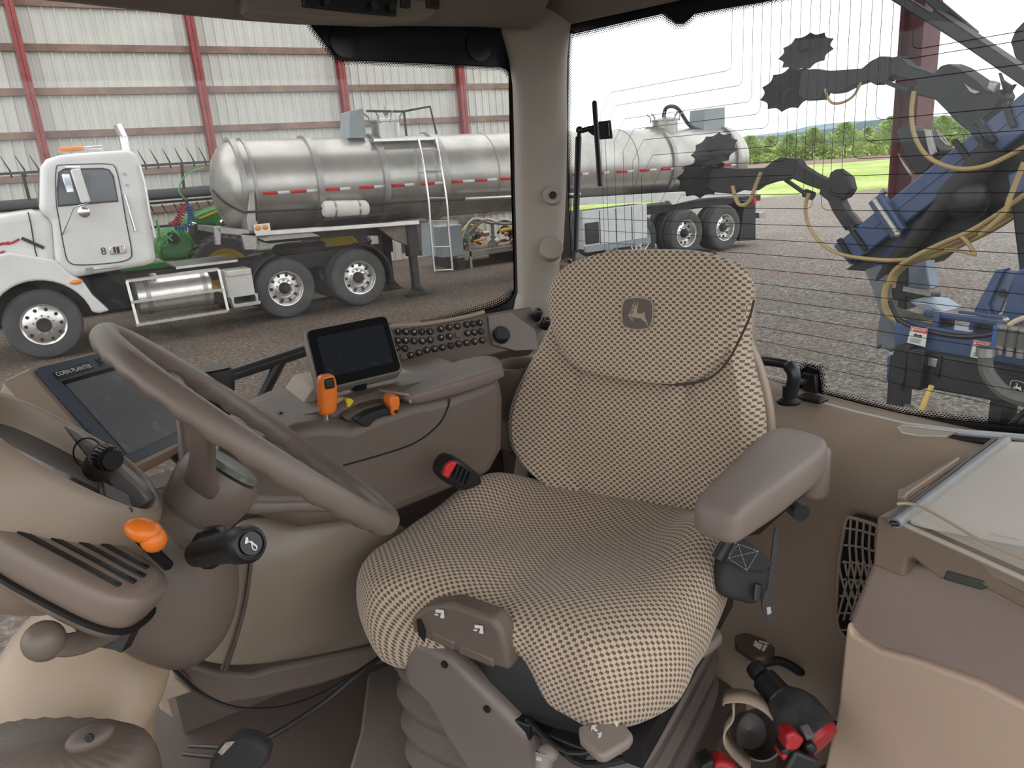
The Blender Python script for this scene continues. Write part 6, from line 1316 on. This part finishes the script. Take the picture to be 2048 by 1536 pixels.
g = G(); g.prism([DP(a, b, 1.10) for a, b in [(1425, 1530), (1440, 1522), (1470, 1530), (1490, 1560), (1430, 1560)]], RFW * .04); tb = g.obj('red_tool', REDP, bevel=.008); tag(tb, 'red and black tool end peeking in at the bottom edge below the tan loop', 'tool')
g = G(); g.prism([DP(a, b, 1.095) for a, b in [(1405, 1530), (1424, 1519), (1432, 1526), (1425, 1550), (1400, 1550)]], RFW * .04); g.obj('black_end', BLK, tb, bevel=.006)
# tan loop bracket with cup
lp = thing('cup_bracket', 'tan looped bracket holding a dark cup beside the impact wrench', 'cup bracket', tuple(DP(1510, 1480, 1.18)))
def band(pts, d0, d1, w_, nm, m_):
    P_ = spline([DP(a, b, d0 + (d1 - d0) * i / (len(pts) - 1)) for i, (a, b) in enumerate(pts)], 5); g = G(); up = (R3 @ Vector((.35, -.2, 1))).normalized()
    g.loft([P_, [p + up * w_ for p in P_]], (False, False), closed=False); return g.obj(nm, m_, lp, solid=.003, soff=0)
band([(1446, 1412), (1452, 1406), (1490, 1406), (1530, 1425), (1560, 1460), (1572, 1500), (1574, 1530)], 1.16, 1.12, .035, 'top_band', TRIM)
band([(1466, 1412), (1466, 1440), (1450, 1465), (1449, 1490), (1465, 1515), (1500, 1545)], 1.15, 1.14, .035, 'lower_band', TRIM)
g = G(); g.lathe(DP(1520, 1470, 1.20), (R3 @ Vector((.1, -.3, -1))), [(0, -.05), (.03, -.05), (.04, .0), (.037, .0), (.028, -.04), (0, -.045)], 30); g.obj('dark_cup', mat('dark_cup_plastic', (.06, .05, .045), .25), lp)
# black cable by the rear wall and fender
g = G(); g.tube([PZ(1530, 1325, 1.40), PZ(1560, 1322, 1.40), PZ(1600, 1345, 1.38), PZ(1630, 1390, 1.34), PZ(1660, 1440, 1.30)], .009, 8, smooth=5); tag(g.obj('cable', BLK), 'thick black cable looping behind the impact wrench', 'cable', None)
g = G(); g.tube([PY(345, 1335, 1.16), PY(400, 1385, 1.16), PY(470, 1415, 1.14), PY(560, 1415, 1.12), PY(650, 1385, 1.12), PY(720, 1340, 1.12), PY(800, 1285, 1.12)], .0032, 6, smooth=5); tag(g.obj('cable', BLK), 'thin black cable hanging below the tan fender cover', 'cable', None)
g = G(); g.tube([PY(440, 1500, 1.05), PY(530, 1478, 1.05), PY(640, 1410, 1.08), PY(720, 1345, 1.10), PY(790, 1292, 1.12)], .0048, 6, smooth=5); tag(g.obj('cable', BLK), 'thicker black cable running from the pedal up to the seat', 'cable', None)
# ================= storage box =================
sb_ = thing('storage_box', 'large tan storage box with brown upper section and clear lid, in the right foreground', 'storage box', (1.03, .3, 1.25))
BX = .90
def FP(pts, x): return [PX(a, b, x) for a, b in pts]
def smoothbox(nm, pts, x0, x1, m_, bev, seg=5):
    g = G(); g.prism(FP(pts, x0), (x1 - x0, 0, 0)); return g.obj(nm, m_, sb_, bevel=bev, bseg=seg)
smoothbox('upper_rim', [(1752, 1032), (1800, 1046), (1900, 1093), (2048, 1164), (2300, 1285), (2300, 1320), (2048, 1220), (1975, 1182), (1900, 1162), (1881, 1160), (1866, 1150), (1826, 1118), (1812, 1120), (1806, 1157), (1744, 1132), (1748, 1080)], .895, 1.15, mat('brown_box_plastic', (.235, .175, .13), .4, bump=.2, bscale=900, var=.08), .006)
smoothbox('upper_body', [(1744, 1120), (1900, 1140), (2048, 1200), (2300, 1300), (2300, 1520), (2048, 1412), (1960, 1367), (1830, 1320), (1760, 1302), (1706, 1268), (1693, 1240)], .915, 1.14, mat('greige_box_plastic', (.30, .235, .20), .38, bump=.15, bscale=900, var=.06), .035)
smoothbox('lower_body', [(1692, 1245), (1706, 1270), (1760, 1302), (1830, 1320), (1960, 1367), (2048, 1412), (2300, 1520), (2300, 2300), (1560, 2300), (1648, 1536), (1676, 1400)], .905, 1.15, mat('light_tan_box_plastic', (.56, .42, .325), .36, bump=.12, bscale=900, var=.06), .04)
g = G(); g.prism(FP([(1892, 1140), (1968, 1162), (1978, 1176), (1962, 1182), (1884, 1160)], .893), (.01, 0, 0)); g.obj('latch', mat('dark_translucent_latch', (.07, .075, .06), .25), sb_, bevel=.003)
L0 = PX(1755, 1036, .90); L1 = PX(1985, 878, 1.19); LN = (L1 - L0).normalized().cross(V(0, -1, 0)).normalized()
if LN.z < 0: LN = -LN
def LP(px, py, d=0.0): return PN(px, py, L0 + LN * d, LN)
g = G(); g.prism([LP(a, b, .0) for a, b in [(1758, 1036), (1990, 878), (2300, 900), (2300, 1290), (2048, 1160), (1802, 1046)]], -LN * .02); g.obj('lid_tray', mat('greige_lid_tray', (.32, .26, .21), .4), sb_, bevel=.004)
g = G(); g.prism([LP(a, b, .004) for a, b in [(1818, 1050), (1840, 1020), (2020, 888), (2300, 890), (2300, 1130), (2048, 1094), (1960, 1077), (1880, 1062)]], LN * .002); bk2 = g.obj('booklet', mat('cream_booklet_paper', (.72, .65, .58), .3, var=.1, vscale=8)); tag(bk2, 'cream booklet lying under the clear lid of the storage box', 'booklet')
g = G()
for k in range(12): g.bar(LP(1980 + k * 5, 1067 + k * 1.1, .0065), LP(1983.4 + k * 5, 1067.8 + k * 1.1, .0065), .003, .0004)
g.obj('faint_print', mat('pale_red_ink', (.45, .25, .22), .6), bk2)
g = G(); g.prism([LP(a, b, .016) for a, b in [(1800, 1035), (2000, 885), (2300, 888), (2300, 1260), (2048, 1140), (1830, 1045)]], LN * .0015); g.obj('clear_lid', CLEARP, sb_)
for p, q, r, m_, nm in (((1774, 1044), (1990, 878), .0035, mat('dark_grey_tube', (.12, .115, .11), .5), 'edge_tube'), ((1792, 1047), (2012, 880), .0075, mat('grey_foam_tube', (.28, .29, .30), .45, var=.15, vscale=30), 'grey_lid_tube')):
    g = G(); g.cyl(LP(*p, .012), LP(*q, .012), r); g.obj(nm, m_, sb_)
g = G(); g.cyl(LP(1782, 1047, .012), LP(1798, 1047, .012), .004); g.obj('tube_end', BLK, sb_)
g = G(); g.prism([LP(a, b, .012) for a, b in [(1795, 992), (1808, 990), (1918, 925), (1918, 930), (1816, 1000), (1810, 1008), (1793, 1008)]], LN * .012); g.obj('raised_edge', mat('brown_box_plastic', (.235, .175, .13)), sb_, bevel=.002)
g = G(); g.tube([LP(a, b, .024) for a, b in [(1793, 1008), (1815, 1007), (1845, 1015), (1900, 1045), (1960, 1080), (2048, 1118), (2150, 1160)]], .0022, 8, smooth=5); g.obj('lid_strap', TRIM, sb_)
g = G(); g.tube([LP(a, b, .006) for a, b in [(1800, 1046), (1850, 1068), (1950, 1113), (2048, 1158), (2200, 1230)]], .0035, 8); g.obj('rim_edge', mat('pale_rim_edge', (.5, .44, .38), .4), sb_)
# ================= steering wheel and column =================
SC0 = V(.171, .917, 2.054); SN = V(.72, 0, .694); SU = V(.694, 0, -.72); SV = V(0, 1, 0)
def SP(u, v, n): return SC0 + SU * u + SV * v + SN * n
sw = thing('steering_wheel', 'taupe three spoke steering wheel with finger grips on the underside of the rim', 'steering wheel', tuple(SP(0, 0, -.08)))
SM = Matrix((SU, SV, SN)).transposed()
g = G(); rings = []; NS = 160; SEG = 16
for i in range(NS):
    t = 2 * PI * i / NS; cc = V(math.cos(t), math.sin(t), 0); rg = []
    for k in range(SEG):
        a = 2 * PI * k / SEG; rr = .0145
        low = max(0, -math.sin(a) * .8 - math.cos(a) * .3)
        rr += -.0042 * low * (.5 + .5 * math.cos(t * 32)) ** .7
        rg.append(SC0 + SM @ (cc * (.2 + rr * math.cos(a)) + V(0, 0, rr * 1.12 * math.sin(a))))
    rings.append(rg)
R__ = [[g.b.verts.new(p) for p in r] for r in rings]
for i in range(NS):
    for k in range(SEG): g.b.faces.new((R__[i][k], R__[i][(k + 1) % SEG], R__[(i + 1) % NS][(k + 1) % SEG], R__[(i + 1) % NS][k]))
g.obj('rim', WHEELP, sw, ang=60)
for deg in (-125, -6, 116):
    t = math.radians(deg); cd = V(math.cos(t), math.sin(t), 0); sd_ = V(-math.sin(t), math.cos(t), 0); g = G(); rings = []
    for r, h, w_, th in ((.03, -.085, .026, .012), (.055, -.078, .020, .011), (.09, -.055, .0155, .009), (.13, -.032, .014, .0085), (.165, -.016, .015, .008), (.192, -.006, .017, .007)):
        rings.append(sring(SC0 + SM @ (cd * r + V(0, 0, h)), SM @ sd_, SM @ (V(0, 0, 1) + cd * -.4), w_, th, 3, 16))
    g.loft(rings); g.obj('spoke', WHEELP, sw, sub=1)
g = G(); g.lathe(SP(0, 0, -.13), SN, [(0, 0), (.040, 0), (.045, .015), (.052, .05), (.050, .065), (.046, .072), (0, .072)], 40); g.obj('hub', WHEELP, sw, ang=50)
g = G(); g.lathe(SP(0, 0, -.058), SN, [(0, 0), (.036, 0), (.040, .003), (.038, .010), (.03, .0125), (0, .013)], 36); g.obj('hub_cap', mat('worn_green_black_cap', (.035, .05, .035), .4, var=.5, vscale=30, dirt=(.25, .27, .22)), sw)
co = thing('steering_column', 'taupe steering column shroud with stalks above a tan pedestal', 'steering column', (-.05, .9, 1.25))
g = G(); rings = []
for n, cu_, ru, rv in ((-.118, 0, .05, .05), (-.13, .0, .062, .058), (-.15, .005, .078, .066), (-.175, .008, .094, .074), (-.205, .012, .104, .08), (-.232, .020, .100, .082), (-.255, .030, .086, .08), (-.275, .040, .066, .07), (-.288, .046, .04, .05)):
    rings.append(sring(SP(cu_, 0, n), SU, SV, ru, rv, 2.6, 36))
g.loft(rings); g.obj('shroud', TAUPE, co, sub=1)
g = G(); g.lathe(SP(0, 0, -.135), SN, [(.05, -.01), (.066, -.01), (.066, .0), (.055, .012), (.05, .012)], 40, closed=True); g.obj('shroud_collar', TAUPE, co)
# tan pedestal
g = G(); rings = []
for px, py, hw, dep in ((255, 1150, 95, .93), (222, 1200, 130, .92), (190, 1250, 158, .90), (178, 1300, 168, .89), (172, 1350, 165, .88), (176, 1400, 150, .87), (186, 1440, 122, .86), (200, 1480, 90, .86), (205, 1540, 80, .86), (205, 1700, 78, .86)):
    c = DP(px, py, dep + .07); rings.append(sring(c, CAMR, fwh, hw * (dep + .03) / FPX, .085, 2.6, 36))
g.loft(rings); g.obj('pedestal', TAN, co, sub=1)
g = G(); g.tube([DP(a, b, d) for a, b, d in [(124, 1185, .80), (132, 1215, .80), (142, 1240, .80), (165, 1268, .80), (180, 1262, .80), (198, 1228, .80)]], .002, 6, smooth=4); g.obj('pedestal_seam', BLK, co)
g = G(); g.loft([sring(DP(90, 1480 + k * 50, .715 + .03 * k), CAMR, fwh, r * .001, .05, 2.6, 28) for k, r in ((0, 95), (1, 112), (2, 122), (4, 140))]); 
g.obj('base_cover', TAUPE, co, sub=1)
g = G(); c = DP(180, 1475, .685); g.sph(c, .016, 20, (1.3, .9, .6)); g.obj('screw_boss', TAUPE, co)
g = G(); c = DP(180, 1475, .6715); g.lathe(c, bk, [(0, 0), (.004, 0), (.004, .002), (0, .002)], 12); g.obj('screw', BLK, co)
# instrument binnacle
ip = thing('instrument_binnacle', 'tan hooded instrument binnacle at the left edge ahead of the steering wheel', 'instrument panel', tuple(DP(120, 960, .85)))
BC = DP(140, 905, .82)
g = G(); rings = []
for n, sh, ru, rv in ((0.002, 0, .098, .115), (.006, 0, .106, .122), (0, 0, .113, .13), (-.03, -.004, .124, .14), (-.07, -.010, .130, .142), (-.11, -.012, .122, .132), (-.14, -.012, .10, .11), (-.16, -.01, .07, .08)):
    rings.append(sring(BC + SN * n + SU * sh, SU, SV, ru, rv, 2.5, 44))
rin = [sring(BC + SN * n, SU, SV, ru, rv, 2.5, 44) for n, ru, rv in ((-.035, .082, .098), (-.03, .088, .104), (-.01, .094, .11))]
g.loft(rin + rings); g.obj('housing', mat('tan_binnacle_plastic', (.34, .265, .20), .4, bump=.15, bscale=900, var=.08), ip, sub=1)
g = G(); g.loft([sring(BC + SN * n, SU, SV, .086, .10, 2.5, 36) for n in (-.03, -.024)]); g.obj('gauge_face', GLOSSBLK, ip)
g = G(); F_ = Matrix((SU, SV, SN)).transposed(); g.box(BC + SN * -.012 + SV * -.075, (.15, .03, .012), F_); g.obj('chrome_strip', mat('satin_silver', (.35, .34, .33), .25, .8), ip, bevel=.004)
g = G(); g.box(BC + SN * .0 + SU * .045 + SV * -.09, (.034, .05, .008), F_); g.obj('band', mat('dark_grey_band', (.06, .052, .05), .5), ip, bevel=.003)
# grey control strip with rotary knob right of the binnacle
g = G(); g.prism([DP(a, b, .84) for a, b in [(120, 850), (150, 866), (190, 896), (240, 936), (279, 972), (300, 1000), (262, 1031), (215, 968), (165, 908)]], RFW * .02); g.obj('switch_strip', mat('mid_grey_strip', (.20, .19, .18), .4), ip, bevel=.006)
g = G(); g.lathe(DP(176, 905, .835), bk, [(.0155, 0), (.017, 0), (.017, .001), (.0155, .001)], 28, closed=True); g.obj('dial_ring', BLK, ip)
rk = thing('rotary_switch', 'ribbed black rotary knob beside the instrument binnacle', 'knob', tuple(DP(218, 918, .80)))
kx = (DP(235, 905, .78) - DP(205, 930, .82)).normalized()
g = G(); g.lathe(DP(205, 912, .80), (DP(240, 925, .78) - DP(205, 912, .80)), [(0, 0), (.012, 0), (.013, .004), (.013, .018), (.011, .023), (0, .023)], 24)
for k in range(20):
    a = 2 * PI * k / 20; Fk = frame(DP(240, 925, .78) - DP(205, 912, .80)); c = DP(205, 912, .80) + Fk @ V(math.cos(a) * .013, math.sin(a) * .013, .011); g.box(c, (.002, .002, .015), Fk)
g.obj('knob', BLK, rk)
g = G(); g.cyl(DP(205, 912, .80), DP(198, 935, .83), .014, .017); g.obj('knob_base', DTAUPE, rk)
# air vent pod
av = thing('air_vent', 'taupe air vent pod with long parallel louvres in front of the steering column', 'air vent', tuple(DP(150, 1130, .68)))
VC = DP(158, 1128, .715); VU = (DP(285, 1180, .70) - DP(35, 1045, .70)).normalized(); ve_ = (EYE - VC).normalized(); VN = (SN + ve_ * .30); VN = (VN - VU * VN.dot(VU)).normalized(); VW = VN.cross(VU)
VF = Matrix((VU, VW, VN)).transposed()
g = G(); rings = []
for h, lu, lw in ((-.045, .060, .022), (-.04, .072, .034), (-.01, .082, .046), (.012, .083, .047), (.016, .079, .043)): rings.append(sring(VC + VN * h, VU, VW, lu, lw, 3.4, 40))
g.loft(rings); g.obj('pod', mat('vent_taupe', (.24, .185, .15), .4, bump=.15, bscale=900), av, sub=1)
for k in range(4):
    g = G(); g.box(VC + VN * .0145 + VW * ((k - 1.5) * .0165), (.125 - abs(k - 1.5) * .012, .0075, .005), VF); g.obj('slot', BLK, av, bevel=.001)
g = G(); g.loft([sring(VC + VN * h, VU, VW, lu, lw, 3.2, 40) for h, lu, lw in ((-.020, .0835, .0475), (-.024, .083, .047))]); g.obj('parting_line', BLK, av)
# orange oval turn signal knob
g = G(); oc_ = DP(288, 1061, .70); od = (DP(322, 1078, .70) - DP(252, 1048, .70)).normalized(); of = frame(RFW, od)
g.sph(oc_, .0185, 20, (1, .62, .9), of); g.sph(oc_ + od * .010 + (R3 @ Vector((0, 1, 0))) * .005, .0135, 16, (.9, .9, .9), of); ok = g.obj('turn_signal_lever', ORANGE); tag(ok, 'rounded orange lever tip ahead of the steering column', 'lever')
g = G(); g.cyl(DP(280, 1075, .72), DP(335, 1130, .78), .006); g.obj('stem', BLK, ok)
# black stalk with horn symbol
hs = thing('horn_stalk', 'black control stalk with a white horn symbol on its end cap', 'control stalk', tuple(DP(400, 1110, .80)))
h0 = DP(395, 1108, .80); h1 = DP(470, 1092, .735); h2 = DP(508, 1086, .705); hd_ = (h2 - h1).normalized()
g = G(); g.prism([DP(a, b, .80) for a, b in [(368, 1100), (390, 1062), (432, 1055), (452, 1090), (430, 1140), (400, 1145)]], RFW * .03); g.obj('base_block', BLK, hs, bevel=.008, bseg=3)
g = G(); g.lathe(h0, (h1 - h0), [(.014, 0), (.0155, .02), (.0155, .06), (.0165, (h1 - h0).length)], 28); g.obj('stalk', BLK, hs)
g = G(); g.lathe(h1, hd_, [(0, -.004), (.0165, -.002), (.0185, .006), (.0185, .030), (.016, .036), (.013, .037), (.013, .034), (0, .034)], 32); g.obj('end_cap', BLK, hs)
hc = h1 + hd_ * .0345; g = G(); g.lathe(hc, hd_, [(0, 0), (.0115, 0), (.011, .003), (0, .0035)], 28); g.obj('horn_button', mat('black_horn_button', (.015, .015, .018), .3), hs)
hx = (CAMR - hd_ * CAMR.dot(hd_)).normalized(); hy = hd_.cross(hx); cc = hc + hd_ * .0038
HP = lambda a, b: cc + hx * a * .0011 + hy * b * .0011
g = G(); g.prism([HP(-6, 5), (HP(-4.5, 5)), HP(-3.2, 1.5), HP(5, -3.4), HP(5.6, -2.4), HP(-1, 2.2), HP(-5.5, -1), HP(-6.5, -.4)], hd_ * .0004); g.tube([HP(0, 0), HP(1, -4), HP(3.5, -5.4), HP(5, -4), HP(3.8, -1)], .0006, 5, smooth=4); g.obj('horn_symbol', WHITEINK, hs, smooth=False)
# tilt lever
tlv = thing('tilt_lever', 'taupe tilt lever with a large ball knob below the air vent', 'lever', tuple(DP(230, 1258, .80)))
g = G(); g.sph(DP(88, 1282, .68), .0185, 24); rings = []
g.obj('ball_knob', WHEELP, tlv)
g = G(); rings = []
for px, py, d, r1, r2 in ((95, 1285, .68, .013, .013), (125, 1292, .685, .011, .010), (160, 1288, .70, .011, .009), (195, 1268, .72, .013, .008), (222, 1250, .74, .016, .007), (236, 1242, .75, .016, .006)):
    rings.append(sring(DP(px, py, d), (R3 @ Vector((.35, .94, 0))), RFW, r1, r2, 2.4, 20))
g.loft(rings); g.obj('arm', TAUPE, tlv, sub=1)
g = G(); g.prism([DP(a, b, .765) for a, b in [(232, 1250), (256, 1246), (264, 1262), (242, 1306), (228, 1300), (196, 1294), (226, 1285)]], RFW * .02); g.obj('slot', BLK, tlv)
g = G(); c = DP(212, 1262, .725); g.lathe(c, bk, [(0, 0), (.003, 0), (.003, .002), (0, .002)], 12); g.obj('rivet', STEEL, tlv)
# pedal
pd = thing('pedal', 'black rubber pedal with a worn pale sticker at the bottom edge', 'pedal', tuple(DP(480, 1505, 1.0)))
g = G(); g.prism([DP(a, b, 1.0) for a, b in [(415, 1525), (440, 1490), (470, 1470), (510, 1478), (538, 1502), (530, 1530), (500, 1560), (415, 1560)]], RFW * .03); g.obj('pad', RUB, pd, bevel=.008, bseg=3)
g = G(); g.prism([DP(a, b, .999) for a, b in [(436, 1504), (452, 1484), (470, 1482), (462, 1492), (444, 1510)]], -RFW * .001); g.obj('worn_sticker', mat('pale_worn_sticker', (.45, .42, .32), .6, var=.6, vscale=90), pd)
g = G(); g.cyl(DP(368, 1508, 1.05), DP(430, 1515, 1.02), .003); g.cyl(DP(380, 1492, 1.08), DP(440, 1495, 1.05), .003); g.obj('pedal_rod', BLKM, pd)
# small tan bracket and green frame glimpsed between column and fender cover
g = G(); g.prism([PY(a, b, 1.25) for a, b in [(315, 1375), (355, 1360), (385, 1385), (340, 1400), (350, 1440), (320, 1420)]], (0, .1, 0)); tag(g.obj('floor_bracket', TRIM, bevel=.004), 'tan folded bracket on the floor between the steering column and the fender cover', 'bracket')
g = G(); g.prism([PZ(a, b, 1.30) for a, b in [(735, 1345), (790, 1318), (860, 1340), (960, 1560), (690, 1560), (720, 1460)]], (0, 0, -.05)); tag(g.obj('seat_riser', mat('mid_taupe_riser', (.20, .165, .14), .35), bevel=.008), 'sloped taupe riser on the floor in front of the seat suspension', 'floor trim')
g = G(); g.prism([PY(a, b, 1.47) for a, b in [(318, 1290), (350, 1268), (376, 1330), (368, 1395), (322, 1400)]], (0, .02, 0)); tag(g.obj('green_fender', M_GREEN, bevel=.004), 'green painted fender piece glimpsed under the column through the glass', 'fender')
